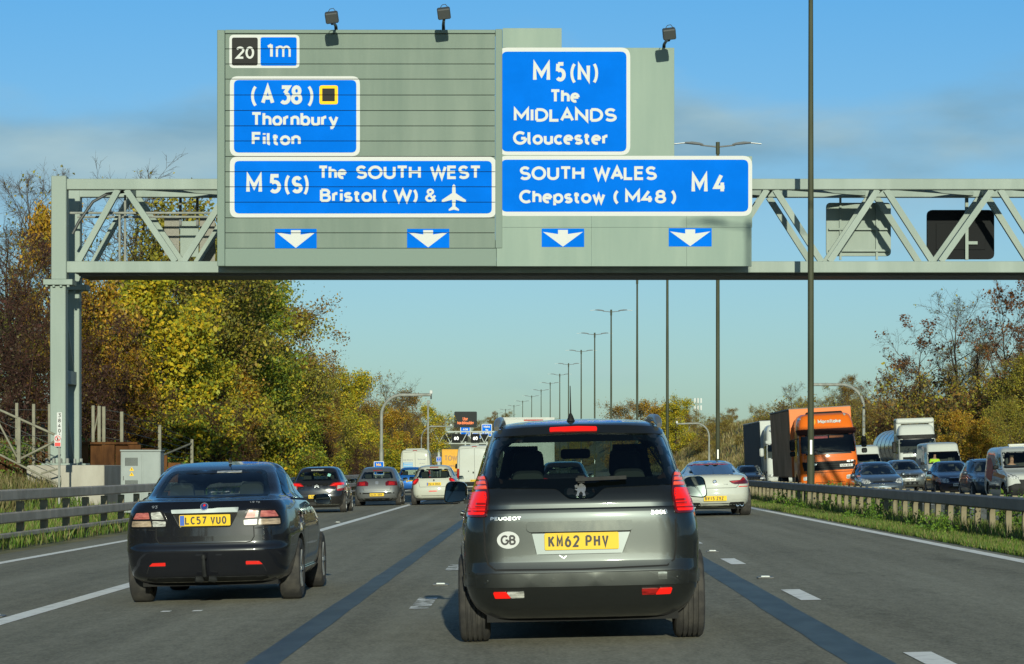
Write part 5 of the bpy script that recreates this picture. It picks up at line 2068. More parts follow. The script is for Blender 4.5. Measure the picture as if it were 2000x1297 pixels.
def cp(s, g):
    L = c.patch('tail_lamp', rpoly(g(f3([(258, 556), (330, 550), (462, 545), (500, 505), (528, 490), (575, 545), (607, 575), (607, 612), (370, 618), (310, 600)])), .012), M_LAMPDARK, 'rear', off=.012, rim=.03)
    c.patch('red_lens', rpoly(g(f3([(275, 560), (470, 555), (505, 512), (528, 498), (560, 540), (400, 575), (330, 592)])), .008), M_LAMPLIT if s > 9 else M_LAMPRED, 'rear', off=.015, parent=L, rim=.004)
    c.patch('bumper_reflector', rpoly(g(f3([(430, 668), (438, 653), (602, 652), (600, 664)])), .004), M_REFLECT, 'rear', off=.012)
    c.patch('exhaust_recess', rpoly(g(f3([(268, 940), (530, 935), (545, 1010), (300, 1030), (255, 990)])), .03), M_BLACKTRIM, 'rear', off=.006)
    for a in (412, 495):
        x, z = f3([(a, 984)])[0]
        p, _ = c.proj(s * x, z, 'rear')
        mb = MB().lathe([(.043, -.03), (.043, .25), (.036, .25), (.034, -.028), (.043, -.03)], 16, 'y', (s * x, p.y, z))
        mb.build('exhaust_pipe', M_CHROME, c.root, smooth=40)
        MB().lathe([(.001, .03), (.034, .03)], 12, 'y', (s * x, p.y, z)).build('exhaust_bore', M_DARKGAP, c.root)


both(cp)
c.patch('diffuser', rpoly(f3([(-480, 1000), (-430, 975), (-260, 955), (260, 955), (430, 975), (480, 1000), (420, 1110), (-420, 1110)]), .03), M_BLACKTRIM, 'rear', off=.008)
c.line('diffuser_trim', [f3([(-260, 998), (260, 998)])], .014, M_CHROME, 'rear', off=.012)
c.line('boot_gap', [f3([(-440, 600), (-425, 640), (-385, 680), (385, 680), (425, 640), (440, 600)])], .009, M_DARKGAP, 'rear', off=.003)
c.line('bumper_crease', [f3([(240, 930), (310, 882), (550, 880), (575, 935)]), f3([(-240, 930), (-310, 882), (-550, 880), (-575, 935)])], .012, PM_WHITE, 'rear', off=.012)
c.plate('BW15 ZWZ', .005, 1.6076 - K3 * 867, -.002, w=.56, h=.122)
b = c.patch('emblem', [(.048 * math.cos(t), .845 + .042 * math.sin(t)) for t in np.linspace(0, 2 * PI, 20, endpoint=False)], M_SIGNBLACK, 'rear', off=.012, rim=.008)
for q, mm in ((0, mat('emblem_sky', (.05, .2, .5), rough=.3)), (1, M_SIGNWHITE), (2, mat('emblem_sky', (.05, .2, .5))), (3, M_SIGNWHITE)):
    t0 = q * PI / 2
    c.patch('emblem_quarter', [(.002 * math.cos(t0 + .8), .845 + .002 * math.sin(t0 + .8))] + [(.032 * math.cos(t0 + t), .845 + .028 * math.sin(t0 + t)) for t in np.linspace(.05, PI / 2 - .05, 6)], mm, 'rear', off=.015, parent=b, rim=.002, step=.01)
c.text('M6', 165 * K3 * 1.0, 238 * K3, 1.6076 - K3 * 622, 1.6076 - K3 * 606, M_DKSTEEL, .006)
c.mirror(.90, 2.95, .985, w=.20, h=.115, m=PM_WHITE)
c.wheels(1.02, 3.87, r=.34, wd=.27, track=.80)
c.seats([1.3, 2.1], [-.36, .36], .22)
c.cabin_bits(2.3, 1.2, 2.7, .98, .62)
under(c, .70, .4, 4.2)
c.place(4.24, 63.7)

# --- dark hatchback beyond the black saloon
PM_DARK = paint('paint_dark_brown', (0.016, 0.016, 0.017), metal=0.3, rough=0.3, coat=1.0, dirt=0.1)
HB = [(.2, .74, .2, 3.95), (.28, .83, .06, 4.12), (.4, .868, .02, 4.2), (.52, .88, 0, 4.22), (.65, .882, .02, 4.2), (.78, .876, .035, 4.1), (.88, .86, .06, 3.7), (.96, .835, .10, 3.25),
      (1.05, .79, .20, 3.0), (1.15, .745, .32, 2.8), (1.27, .69, .46, 2.55), (1.37, .63, .56, 2.3), (1.43, .55, .68, 2.05), (1.46, .38, 1.0, 1.75), (1.468, .15, 1.2, 1.5)]
HP = dict(rr=.34, rf=.45, br=.07, bf=.2, tr=.07, tf=.1)
HSIDE = [rpoly([(.62, 1.05), (1.52, 1.02), (1.5, 1.36), (.95, 1.35)], .06, 3), rpoly([(1.60, 1.02), (2.85, .98), (2.35, 1.34), (1.58, 1.36)], .06, 3)]
HWS = rpoly([(-.64, 1.0), (.64, 1.0), (.53, 1.36), (-.53, 1.36)], .06, 3)
c = Car('hatchback_car', 'dark brown-black hatchback with red and white tail lamps, beyond the black saloon\'s right mirror', 'car', HB, HP, PM_DARK)
K4 = .00339
f4 = lambda l: [(a * K4, 4.238 - K4 * b) for a, b in l]
common(c, rpoly([(-.66, 1.05), (-.56, 1.29), (0, 1.31), (.56, 1.29), (.66, 1.05), (.4, 1.02), (-.4, 1.02)], .04, 3), rpoly([(-.60, 1.07), (-.52, 1.275), (.52, 1.275), (.60, 1.07)], .05, 3), HSIDE, HWS, .78, 3.4, .36, (.4, 1.40, .3, 3.0, .05))
c.patch('tailgate_gloss', rpoly(f4([(-185, 955), (185, 955), (170, 1040), (-170, 1040)]), .03), mat('gloss_black', (.01, .01, .011), rough=.15, coat=1), 'rear', off=.004)


def ct(s, g):
    L = c.patch('tail_lamp', rpoly(g(f4([(118, 1000), (150, 972), (240, 962), (256, 985), (250, 1042), (185, 1046), (180, 1005)])), .02), M_LAMPRED, 'rear', off=.012, rim=.03)
    c.patch('clear_lens', rpoly(g(f4([(186, 1030), (190, 998), (246, 998), (244, 1018)])), .01), M_LAMPCLEAR, 'rear', off=.016, parent=L, rim=.004)
    c.patch('red_lens', rpoly(g(f4([(130, 998), (170, 978), (235, 972), (240, 990)])), .01), M_LAMPLIT, 'rear', off=.016, parent=L, rim=.004)


both(ct)
c.line('emblem', [f4([(-20, 1002), (0, 988), (20, 1002)]), f4([(-20, 1013), (0, 999), (20, 1013)])], .018, M_BADGE, 'rear', off=.012)
c.line('bumper_trim', [f4([(-200, 1170), (200, 1170)])], .022, M_CHROME, 'rear', off=.010)
c.line('tailgate_gap', [f4([(-190, 1050), (-150, 1075), (150, 1075), (190, 1050)])], .01, M_DARKGAP, 'rear')
c.patch('high_brake_light', rpoly([(-.2, 1.335), (.2, 1.335), (.2, 1.355), (-.2, 1.355)], .005), M_LAMPCLEAR, 'rear', off=.02)
c.plate('LS62 DXF', 0, 4.238 - K4 * 1096, -.01)
c.patch('window_sticker', rpoly([(.31, 1.16), (.40, 1.13), (.43, 1.21), (.34, 1.24)], .01), mat('sticker_green', (.25, .55, .45), rough=.5), 'rear', off=.008, rim=.002)
c.mirror(.95, 2.6, .98, w=.2, h=.14, m=PM_DARK)
c.wheels(.78, 3.4, r=.32, wd=.21, track=.77)
c.seats([1.1, 1.95], [-.36, .36], .3)
c.cabin_bits(2.2, 1.28, 2.6, .98, .62)
under(c, .68, .3, 3.8)
MB().tube([(0, 1.0, 1.45), (0, .85, 1.58)], [.006, .003], 6).build('aerial', M_BLACKTRIM, c.root)
c.place(-7.05, 82)

# --- grey hatchback
PM_GUN = paint('paint_gunmetal', (0.15, 0.16, 0.165), metal=0.5, rough=0.45, coat=0.8, dirt=0.2)
H2 = [(.2, .72, .2, 3.9), (.28, .80, .06, 4.05), (.4, .845, .02, 4.15), (.48, .86, 0, 4.18), (.60, .862, .02, 4.16), (.75, .856, .07, 4.05), (.86, .84, .13, 3.7), (.95, .81, .20, 3.2),
      (1.05, .76, .36, 2.95), (1.15, .715, .54, 2.75), (1.27, .655, .75, 2.5), (1.36, .59, .93, 2.25), (1.41, .50, 1.15, 2.0), (1.435, .32, 1.4, 1.75), (1.44, .12, 1.5, 1.6)]
c = Car('hatchback_car', 'grey hatchback with small dark red tail lamps, behind the white van on the left', 'car', H2, HP, PM_GUN)
K5 = .004286
f5 = lambda l: [(a * K5, 4.955 - K5 * b) for a, b in l]
common(c, rpoly([(-.60, 1.0), (-.50, 1.25), (.50, 1.25), (.60, 1.0)], .05, 3), rpoly([(-.56, 1.02), (-.46, 1.235), (.46, 1.235), (.56, 1.02)], .05, 3),
       [rpoly([(.95, 1.0), (1.62, .98), (1.62, 1.33), (1.25, 1.3)], .05, 3), rpoly([(1.7, .98), (2.8, .95), (2.35, 1.3), (1.7, 1.33)], .05, 3)], HWS, .78, 3.3, .35, (.4, 1.37, .5, 2.95, .05))


def se(s, g):
    L = c.patch('tail_lamp', rpoly(g(f5([(75, 985), (72, 958), (95, 942), (168, 950), (172, 985)])), .03), M_LAMPDARK, 'rear', off=.012, rim=.03)
    c.patch('red_lens', rpoly(g(f5([(98, 980), (104, 950), (150, 954), (150, 980)])), .02), M_LAMPRED, 'rear', off=.015, parent=L, rim=.004)


both(se)
c.patch('emblem', rpoly([(-.055, .80), (.055, .80), (.055, .90), (-.055, .90)], .02), M_BADGE, 'rear', off=.012)
c.patch('bumper_moulding', rpoly(f5([(-185, 1052), (-185, 1040), (185, 1040), (185, 1052)]), .01), M_BLACKTRIM, 'rear', off=.010)
c.patch('bumper_bottom', rpoly(f5([(-175, 1140), (-180, 1090), (180, 1090), (175, 1140)]), .03), M_BLACKTRIM, 'rear', off=.008)
c.plate('GL04 OBM', 0, 4.955 - K5 * 1060, -.02)
c.line('tailgate_gap', [f5([(-120, 1000), (-110, 1028), (110, 1028), (120, 1000)])], .01, M_DARKGAP, 'rear')
c.patch('high_brake_light', rpoly([(-.17, 1.29), (.17, 1.29), (.17, 1.31), (-.17, 1.31)], .004), M_LAMPRED, 'rear', off=.012)
c.mirror(.93, 2.55, .95, w=.2, h=.14, m=PM_GUN)
c.wheels(.78, 3.3, r=.305, wd=.195, track=.75)
c.seats([1.2, 2.0], [-.36, .36], .28)
c.cabin_bits(2.2, 1.22, 2.55, .96, .6)
under(c, .66, .3, 3.7)
c.place(-6.05, 96)

# --- small white hatchback
PM_PEARL = paint('paint_pearl_white', (0.44, 0.45, 0.38), rough=0.35, coat=0.7, dirt=0.14)
H3 = [(.2, .70, .2, 3.75), (.28, .80, .05, 3.85), (.4, .855, .01, 3.93), (.52, .868, 0, 3.95), (.65, .868, .015, 3.93), (.78, .858, .04, 3.85), (.88, .84, .07, 3.5), (.97, .80, .13, 3.05),
      (1.07, .75, .24, 2.8), (1.17, .70, .36, 2.6), (1.28, .64, .47, 2.4), (1.37, .58, .56, 2.2), (1.42, .50, .68, 1.95), (1.45, .34, .95, 1.65), (1.458, .13, 1.1, 1.4)]
c = Car('hatchback_car', 'small white hatchback with round red tail lamps, left of the people carrier\'s wing mirror', 'car', H3, dict(rr=.38, rf=.45, br=.10, bf=.2, tr=.08, tf=.1), PM_PEARL)
K6 = .003925
f6 = lambda l: [((a - 1376) * K6, 4.66 - K6 * b) for a, b in l]
g6 = [(-165, 935), (-150, 868), (-120, 853), (120, 853), (150, 868), (165, 935), (110, 940), (-110, 940)]
common(c, rpoly([(a * K6, 4.66 - K6 * b) for a, b in g6], .05, 3), rpoly([(a * K6 * .9, 4.655 - K6 * (b * .8 + 897 * .2)) for a, b in g6], .05, 3), [rpoly([(.7, 1.05), (1.38, 1.02), (1.38, 1.35), (.95, 1.33)], .05, 3), rpoly([(1.46, 1.02), (2.6, .98), (2.15, 1.33), (1.46, 1.35)], .05, 3)],
       rpoly([(-.62, 1.0), (.62, 1.0), (.52, 1.34), (-.52, 1.34)], .06, 3), .70, 3.2, .35, (.4, 1.39, .28, 2.8, .05))


def pe(s, g):
    L = c.patch('tail_lamp', rpoly(g([(.54, .95), (.60, .985), (.76, .92), (.83, .80), (.80, .72), (.66, .755), (.57, .86)]), .05, 4), M_LAMPRED, 'rear', off=.012, rim=.03)
    c.patch('red_lens', rpoly(g([(.60, .94), (.72, .89), (.77, .80), (.70, .79)]), .03, 4), M_LAMPLIT, 'rear', off=.016, parent=L, rim=.004)


both(pe)
c.patch('fog_lamp', rpoly(f6([(1326, 1063), (1330, 1054), (1406, 1054), (1402, 1063)]), .01), M_REFLECT, 'rear', off=.008)
c.patch('bumper_valance', rpoly([(-.74, .24), (-.62, .345), (.62, .345), (.74, .24)], .03), M_BLACKTRIM, 'rear', off=.008)
c.plate('WU14 DNA', 0, .765, -.0, badge=True)
c.line('tailgate_gap', [[(-.56, .86), (-.52, .66), (.52, .66), (.56, .86)]], .009, M_DARKGAP, 'rear')
c.patch('emblem', [(-.02, .86), (.02, .86), (.03, .90), (.0, .94), (-.03, .91)], M_DKSTEEL, 'rear', off=.008, step=.02)
c.patch('high_brake_light', rpoly([(-.16, 1.355), (.16, 1.355), (.16, 1.375), (-.16, 1.375)], .004), M_LAMPRED, 'rear', off=.02)
MB().tube([(0, .9, 1.44), (0, .75, 1.55)], [.006, .003], 6).build('aerial', M_BLACKTRIM, c.root)
c.mirror(.93, 2.4, .97, w=.2, h=.14, m=M_BLACKTRIM)
c.wheels(.70, 3.2, r=.31, wd=.195, track=.76)
c.seats([1.0, 1.8], [-.36, .36], .3)
c.cabin_bits(2.05, 1.26, 2.4, .98, .6)
under(c, .66, .3, 3.5)
c.place(-3.92, 95.3)
# --- small blue hatchback
PM_BLUE = paint('paint_blue', (0.012, 0.10, 0.36), metal=0.3, rough=0.35, coat=0.9, dirt=0.12)
c = Car('hatchback_car', 'small blue hatchback, half hidden between the grey and the white hatchbacks', 'car', H3, HP, PM_BLUE)
common(c, rpoly([(-.62, 1.0), (-.5, 1.31), (.5, 1.31), (.62, 1.0)], .05, 3), rpoly([(-.58, 1.02), (-.47, 1.29), (.47, 1.29), (.58, 1.02)], .05, 3), [rpoly([(.7, 1.05), (2.6, .98), (2.15, 1.33), (.95, 1.33)], .05, 3)],
       rpoly([(-.62, 1.0), (.62, 1.0), (.52, 1.34), (-.52, 1.34)], .06, 3), .70, 3.2, .35, (.4, 1.39, .28, 2.8, .05))


def fi(s, g):
    c.patch('tail_lamp', rpoly(g([(.66, .98), (.76, .98), (.80, .80), (.70, .76)]), .03, 3), M_LAMPRED, 'rear', off=.012, rim=.03)


both(fi)
c.plate('VK06 WCO', 0, .66, .02)
c.line('tailgate_gap', [[(-.6, .9), (-.55, .55), (.55, .55), (.6, .9)]], .012, M_DARKGAP, 'rear')
c.patch('emblem', [(.05 * math.cos(t), .84 + .028 * math.sin(t)) for t in np.linspace(0, 2 * PI, 12, endpoint=False)], M_BADGE, 'rear', off=.01)
c.mirror(.92, 2.4, .97, w=.2, h=.14, m=PM_BLUE)
c.wheels(.70, 3.2, r=.30, wd=.195, track=.74)
c.seats([1.0, 1.8], [-.36, .36], .3)
under(c, .66, .3, 3.5)
c.place(-7.35, 147)
# --- dark car hidden in front of the people carrier
c = Car('hatchback_car', 'dark hatchback seen only through the people carrier\'s rear window', 'car', HB, HP, PM_DARK)
common(c, rpoly([(-.66, 1.05), (-.56, 1.29), (.56, 1.29), (.66, 1.05)], .04, 3), rpoly([(-.60, 1.07), (-.52, 1.275), (.52, 1.275), (.60, 1.07)], .05, 3), HSIDE, HWS, .78, 3.4, .36, (.4, 1.40, .3, 3.0, .05))
both(lambda s, g: c.patch('tail_lamp', rpoly(g([(.5, .9), (.8, .95), (.84, .78), (.6, .75)]), .03, 3), M_LAMPRED, 'rear', off=.012, rim=.03))
c.plate('WX09 KLA', 0, .55, -.01)
c.wheels(.78, 3.4, r=.32, wd=.21, track=.77)
c.cabin_bits(2.2, 1.28, 2.6, .98, .62)
c.seats([1.1, 1.95], [-.36, .36], .3)
c.mirror(.95, 2.6, .98, w=.2, h=.14, m=PM_DARK)
under(c, .68, .3, 3.8)
c.place(.75, 86)


# ------------------------------------------------------------------ vans and box lorries seen from behind
def rear_van(name, label, pm, H, W, L, X, Y, extra=None, plate_txt='WP12 XKE', plate_z=.62, nose=1.0):
    w = W / 2
    keys = [(.25, w - .08, .10, L - .15), (.4, w - .02, .03, L - .05), (.6, w, .0, L), (.9, w, .02, L - .1), (1.1, w, .03, L - .45), (1.35, w - .01, .05, L - 1.0), (1.9, w - .04, .08, L - 1.5), (H - .35, w - .08, .11, L - 1.75),
            (H - .12, w - .14, .15, L - 2.0), (H - .03, w - .24, .25, L - 2.3), (H, w - .5, .5, L - 2.8)]
    c = Car(name, label, 'van', keys, dict(rr=.14, rf=.4, br=.03, bf=.15, tr=.015, tf=.1), pm)
    c.arch(.95, .33, .42)
    c.arch(L - .9, .33, .42)
    c.body()
    c.line('rear_door_gap', [[(0, .45), (0, H - .16)], [(-w + .16, .45), (-w + .2, H - .2), (-.05, H - .15)], [(w - .16, .45), (w - .2, H - .2), (.05, H - .15)]], .014, M_DARKGAP, 'rear')
    both(lambda s, g: c.patch('tail_lamp', rpoly(g([(w - .15, .75), (w - .03, .75), (w - .05, 1.3), (w - .16, 1.3)]), .03, 3), M_LAMPRED, 'rear', off=.01))
    c.patch('rear_bumper', rpoly([(-w + .03, .35), (w - .03, .35), (w - .02, .55), (-w + .02, .55)], .03), M_BLACKTRIM, 'rear', off=.05, rim=.06)
    c.patch('high_brake_light', rpoly([(-.14, H - .10), (.14, H - .10), (.14, H - .07), (-.14, H - .07)], .005), M_LAMPRED, 'rear', off=.02)
    c.plate(plate_txt, 0, plate_z, -.02)
    c.patch('door_handle', rrect(-.12, -.04, 1.02, 1.12, .01), M_BLACKTRIM, 'rear', off=.02)
    both(lambda s, g: c.patch('side_window', rpoly([(L - 1.95, 1.35), (L - 1.15, 1.32), (L - 1.55, 1.85), (L - 1.95, 1.88)], .06), M_FRIT, 'right' if s > 0 else 'left', off=.004))
    c.mirror(w + .13, L - 1.1, 1.45, w=.2, h=.28, m=M_BLACKTRIM)
    c.wheels(.95, L - .9, r=.34, wd=.22, track=w - .14)
    under(c, w - .2, .3, L - .5)
    if extra:
        extra(c, w, H)
    return c.place(X, Y)


PM_VAN = paint('paint_van_white', (0.43, 0.44, 0.38), rough=0.4, coat=0.4, dirt=0.3)
PM_VAN2 = paint('paint_van_cream', (0.42, 0.44, 0.40), rough=0.4, coat=0.4, dirt=0.25)
M_GFXBLUE = mat('print_blue', (0.03, 0.20, 0.42), rough=0.5)
M_GFXORG = mat('print_orange', (0.62, 0.22, 0.03), rough=0.5)
M_GFXTXT = mat('print_grey', (0.16, 0.17, 0.19), rough=0.5)


def logo_van(c, w, H):
    b = c.patch('printed_panel', rrect(-.80, -.16, 1.46, 1.78, .02), M_GFXBLUE, 'rear', off=.004)
    for k in range(4):
        c.patch('printed_stripe', rrect(-.78 + .02 * k, -.18, 1.50 + .07 * k, 1.535 + .07 * k, .005), M_SIGNWHITE if k % 2 else mat('print_light_blue', (.14, .36, .55), rough=.5), 'rear', off=.007, parent=b, rim=.003)
    c.patch('printed_band', rrect(-.84, -.20, 1.36, 1.44, .01), M_GFXORG, 'rear', off=.004)
    c.text('Local delivery', -.84, -.14, 1.90, 2.0, M_GFXTXT, .02)
    c.text('Nationwide', .16, .70, 1.92, 2.02, M_GFXTXT, .02)
    c.text('direct', .26, .64, 1.66, 1.74, M_GFXTXT, .018)
    MB().box(-.62, .62, .55, .9, H - .06, H + .06, c=.03).build('roof_fairing', c.pm, c.root)
    for s in (-1, 1):
        c.patch('rear_window_blank', rrect(s * .42 - .3, s * .42 + .3, 1.28, 1.32, .01), PM_VAN, 'rear', off=.006)


rear_van('delivery_van', 'tall white delivery van with blue and orange print on its rear doors', PM_VAN, 2.62, 2.02, 5.6, -8.2, 170, logo_van)


def plain_van(c, w, H):
    MB().box(-.25, .25, .7, 1.0, H - .02, H + .05, c=.02).build('roof_vent', PM_VAN2, c.root)
    for s in (-1, 1):
        p = c.patch('reversing_sensor', [(s * .35 + .03 * math.cos(t), 1.15 + .03 * math.sin(t)) for t in np.linspace(0, 2 * PI, 10, endpoint=False)], M_BLACKTRIM, 'rear', off=.01)


rear_van('panel_van', 'plain white high-roofed panel van, its right side hidden by the dark people carrier', PM_VAN2, 2.60, 2.05, 5.9, -3.72, 146, plain_van)


def box_lorry(name, label, X, Y, W, H, L, m, deco=None):
    e = empty(name, label=label, cat='lorry')
    w = W / 2
    MB().box(-w, w, 0, L, .95, H, c=.04).build('load_box', m, e)
    mb = MB()
    for s in (-1, 1):
        mb.box(s * w - .03, s * w + .03, -.02, .05, .9, H + .02)
    mb.box(-w + .031, w - .031, -.02, .05, H - .05, H + .02)
    mb.build('box_frame', m, e)
    for s in (-1, 1):
        MB().box(s * .02 if s > 0 else -w + .08, w - .08 if s > 0 else -.02, -.03, -.003, 1.0, H - .08, c=.01).build('rear_door', m, e)
    MB().box(-w + .05, w - .05, -.08, .02, .55, .72, c=.02).build('rear_bumper', M_BLACKTRIM, e)
    MB().box(-.4, .4, .1, L + 1.6, .6, .94).build('chassis', M_DKSTEEL, e)
    for s in (-1, 1):
        MB().box(s * (w - .2) - .15, s * (w - .2) + .15, -.10, -.081, .57, .70, c=.01).build('tail_lamp', M_LAMPRED, e)
    MB().box(-w + .08, w - .08, L + .25, L + 1.9, .75, H - .7, c=.15).build('cab', m, e)
    tm = MB().lathe([(.3, -.14), (.46, -.14), (.48, -.1), (.48, .1), (.46, .14), (.3, .14), (.001, .1)], 24).mesh('wheel', M_RUBBER, smooth=35)
    for y in (1.3, L + 1.0):
        for s in (-1, 1):
            q = link_mesh('wheel', tm, e)
            q.location = (s * (w - .2), y, .48)
            q.rotation_euler = (0, 0, 0 if s > 0 else PI)
    if deco:
        deco(e, w, H)
    e.location = (X, Y, roadz_u(X - bend(Y)))
    return e


M_YEL = mat('lorry_yellow', (0.60, 0.30, 0.012), rough=0.45, spec=.2, col2=(.52, .26, .012), vscale=2)
M_YTXT = mat('lorry_lettering', (0.22, 0.10, 0.02), rough=0.5)


def tower(e, w, H):
    letters(MB(), [('TOWER', -w + .2, w - .15, H - 1.15, H - .60, .10), ('01934 62 6', -w + .65, w - .3, H - 1.80, H - 1.58, .05), ('www.tower', -w + .35, w - .2, H - 2.25, H - 2.08, .04)], -.034).build('lettering', M_YTXT, e)


box_lorry('box_lorry', 'yellow box lorry with dark lettering on its rear doors, beyond the plain white van', -9.0, 268, 2.4, 3.25, 6.2, M_YEL, tower)
M_BOXW = mat('lorry_white', (0.42, 0.44, 0.41), rough=0.5, spec=.2, col2=(.47, .48, .45), vscale=1.5)


def whitebox(e, w, H):
    MB().box(-.25, .7, -.045, -.004, H - .16, H - .08, c=.01).build('high_brake_light', M_LAMPRED, e)


box_lorry('box_lorry', 'white box lorry whose roof shows over the dark people carrier', -.63, 128, 2.45, 3.72, 6.0, M_BOXW, whitebox)
# ------------------------------------------------------------------ people at the wheel
M_SKIN = mat('skin', (0.42, 0.22, 0.15), rough=0.6)
M_HAIR = mat('dark_hair', (0.03, 0.02, 0.015), rough=0.8)
M_HIVIS = mat('hi_vis_yellow', (0.50, 0.72, 0.03), rough=0.8)
M_FLEECE = mat('grey_fleece', (0.03, 0.035, 0.05), rough=0.9)
M_TROUSER = mat('dark_trousers', (0.02, 0.025, 0.04), rough=0.9)


def skin_mesh(name, pts, edges, radii, m, sub=1, root=0):
    me = bpy.data.meshes.new(name)
    bm = bmesh.new()
    ly = bm.verts.layers.skin.verify()
    vs = [bm.verts.new(p) for p in pts]
    for a, b in edges:
        bm.edges.new((vs[a], vs[b]))
    for i, v in enumerate(vs):
        r = radii[i]
        v[ly].radius = r if isinstance(r, tuple) else (r, r)
        v[ly].use_root = (i == root)
    bm.to_mesh(me)
    bm.free()
    o = bpy.data.objects.new('tmp', me)
    COL.objects.link(o)
    k = o.modifiers.new('s', 'SKIN')
    k.use_smooth_shade = True
    k = o.modifiers.new('u', 'SUBSURF')
    k.levels = sub
    out = bpy.data.meshes.new_from_object(o.evaluated_get(DG()))
    bpy.data.objects.remove(o)
    out.materials.clear()
    out.materials.append(m)
    out.polygons.foreach_set('use_smooth', [True] * len(out.polygons))
    return out


def driver(label, loc, rz, top):
    """a seated driver, hands on the wheel; local +y is where they look"""
    e = empty('person', loc, rz, label=label, cat='person')
    P = [(0, 0, 0), (0, -.03, .22), (0, -.05, .42), (0, -.04, .54), (0, -.01, .66), (0, .0, .78)]
    E = [(0, 1), (1, 2), (2, 3), (3, 4), (4, 5)]
    R = [(.15, .11), (.14, .10), (.16, .10), .055, (.075, .095), (.07, .085)]

    def chain(a, pts, rs):
        k = a
        for p, r in zip(pts, rs):
            P.append(p)
            R.append(r)
            E.append((k, len(P) - 1))
            k = len(P) - 1
        return k
    for s in (-1, 1):
        h = chain(2, [(s * .19, -.04, .45), (s * .25, .12, .24), (s * .17, .34, .33), (s * .155, .40, .35)], [.07, .05, .04, (.03, .02)])
        for k in range(4):
            chain(h, [(s * (.165 - .02 * k), .45, .365), (s * (.16 - .02 * k), .465, .345)], [.009, .008])
        chain(h, [(s * .125, .41, .375), (s * .11, .43, .385)], [.010, .009])
        chain(0, [(s * .10, .08, .0), (s * .14, .46, .08), (s * .14, .56, -.30), (s * .14, .68, -.34)], [.09, .065, .045, .035])
    link_mesh('body', skin_mesh('body', P, E, R, M_SKIN, 2), e)
    J = [(0, 0, .02), (0, -.03, .22), (0, -.05, .42), (0, -.04, .50)]
    JE, JR = [(0, 1), (1, 2), (2, 3)], [(.165, .125), (.155, .115), (.175, .115), .07]
    for s in (-1, 1):
        b = len(J)
        J += [(s * .19, -.04, .45), (s * .25, .12, .24), (s * .18, .31, .32)]
        JR += [.082, .062, .05]
        JE += [(2, b), (b, b + 1), (b + 1, b + 2)]
    link_mesh('jacket', skin_mesh('jacket', J, JE, JR, top, 2), e)
    T = [(0, 0, 0)]
    TE, TR = [], [(.16, .12)]
    for s in (-1, 1):
        b = len(T)
        T += [(s * .10, .08, .0), (s * .14, .46, .08), (s * .14, .56, -.28)]
        TR += [.10, .075, .058]
        TE += [(0, b), (b, b + 1), (b + 1, b + 2)]
    link_mesh('trousers', skin_mesh('trousers', T, TE, TR, M_TROUSER, 1), e)
    link_mesh('hair', skin_mesh('hair', [(0, -.055, .70), (0, -.035, .80), (0, .02, .835)], [(0, 1), (1, 2)], [(.07, .05), (.085, .08), (.075, .05)], M_HAIR, 2), e)
    for s in (-1, 1):
        MB().lathe([(.001, -.004), (.011, 0), (.001, .006)], 8, 'y', (s * .032, .082, .735)).build('eye', M_SIGNBLACK, e)
    MB().prism([(-.014, .69), (.014, .69), (0, .735)], .07, .10).build('nose', M_SKIN, e)
    MB().box(-.025, .025, .078, .086, .655, .663).build('mouth', mat('lips', (.3, .1, .08)), e)
    return e


# ------------------------------------------------------------------ oncoming cars
def front_set(c, lamp, grille, intake, plate, mirror_at, mirror_m=None, lampm=None, badge_z=None):
    def fn(s, g):
        c.patch('headlamp', rpoly(g(lamp), .02, 3), lampm or M_HEAD, 'front', off=.008)
    both(fn)
    if grille:
        c.patch('grille', rpoly(grille, .02, 3), M_BLACKTRIM, 'front', off=.006)
    if intake:
        c.patch('bumper_intake', rpoly(intake, .03, 3), M_BLACKTRIM, 'front', off=.006)
    if badge_z:
        c.patch('emblem', [(.05 * math.cos(t), badge_z + .035 * math.sin(t)) for t in np.linspace(0, 2 * PI, 12, endpoint=False)], M_BADGE, 'front', off=.014)
    if plate:
        y, _ = c.proj(0, plate[1], 'front')
        c.plate(plate[0], 0, plate[1], y.y + .015, M_PLATEW, side='front')
    if mirror_at:
        c.mirror(*mirror_at, m=mirror_m)


WS = lambda z0, z1, a, b: rpoly([(-a, z0), (a, z0), (b, z1), (-b, z1)], .07, 3)
# silver blue hatchback
PM_SILB = paint('paint_silver_blue', (0.10, 0.13, 0.16), metal=0.6, rough=0.35, coat=0.9, dirt=0.15)
c = Car('hatchback_car', 'silver-blue hatchback facing the camera, in front of the orange lorry\'s right side', 'car',
        [(.2, .74, .2, 4.1), (.28, .83, .06, 4.26), (.4, .87, .02, 4.33), (.55, .88, 0, 4.34), (.68, .88, .02, 4.26), (.78, .872, .035, 4.12), (.86, .858, .06, 3.95), (.93, .838, .09, 3.65), (.985, .80, .12, 3.32),
         (1.06, .77, .22, 3.1), (1.16, .735, .33, 2.85), (1.28, .685, .46, 2.55), (1.38, .62, .58, 2.25), (1.44, .53, .7, 2.0), (1.465, .36, 1.0, 1.75), (1.473, .14, 1.2, 1.5)], HP, PM_SILB)
common(c, None, None, [rpoly([(.7, 1.03), (2.9, .98), (2.4, 1.34), (.98, 1.36)], .07, 3)], WS(1.0, 1.37, .66, .56), .78, 3.45, .36, (.4, 1.41, .3, 3.1, .05))
front_set(c, [(.44, .68), (.50, .80), (.80, .88), (.83, .78), (.68, .66)], [(-.40, .70), (.40, .70), (.34, .74), (-.34, .74)], [(-.55, .32), (.55, .32), (.45, .52), (-.45, .52)], ('FE12 ZHN', .46), (.95, 2.75, .98), badge_z=.80)
c.line('bonnet_gap', [[(-.72, .80), (-.40, .76), (.40, .76), (.72, .80)]], .01, M_DARKGAP, 'front')
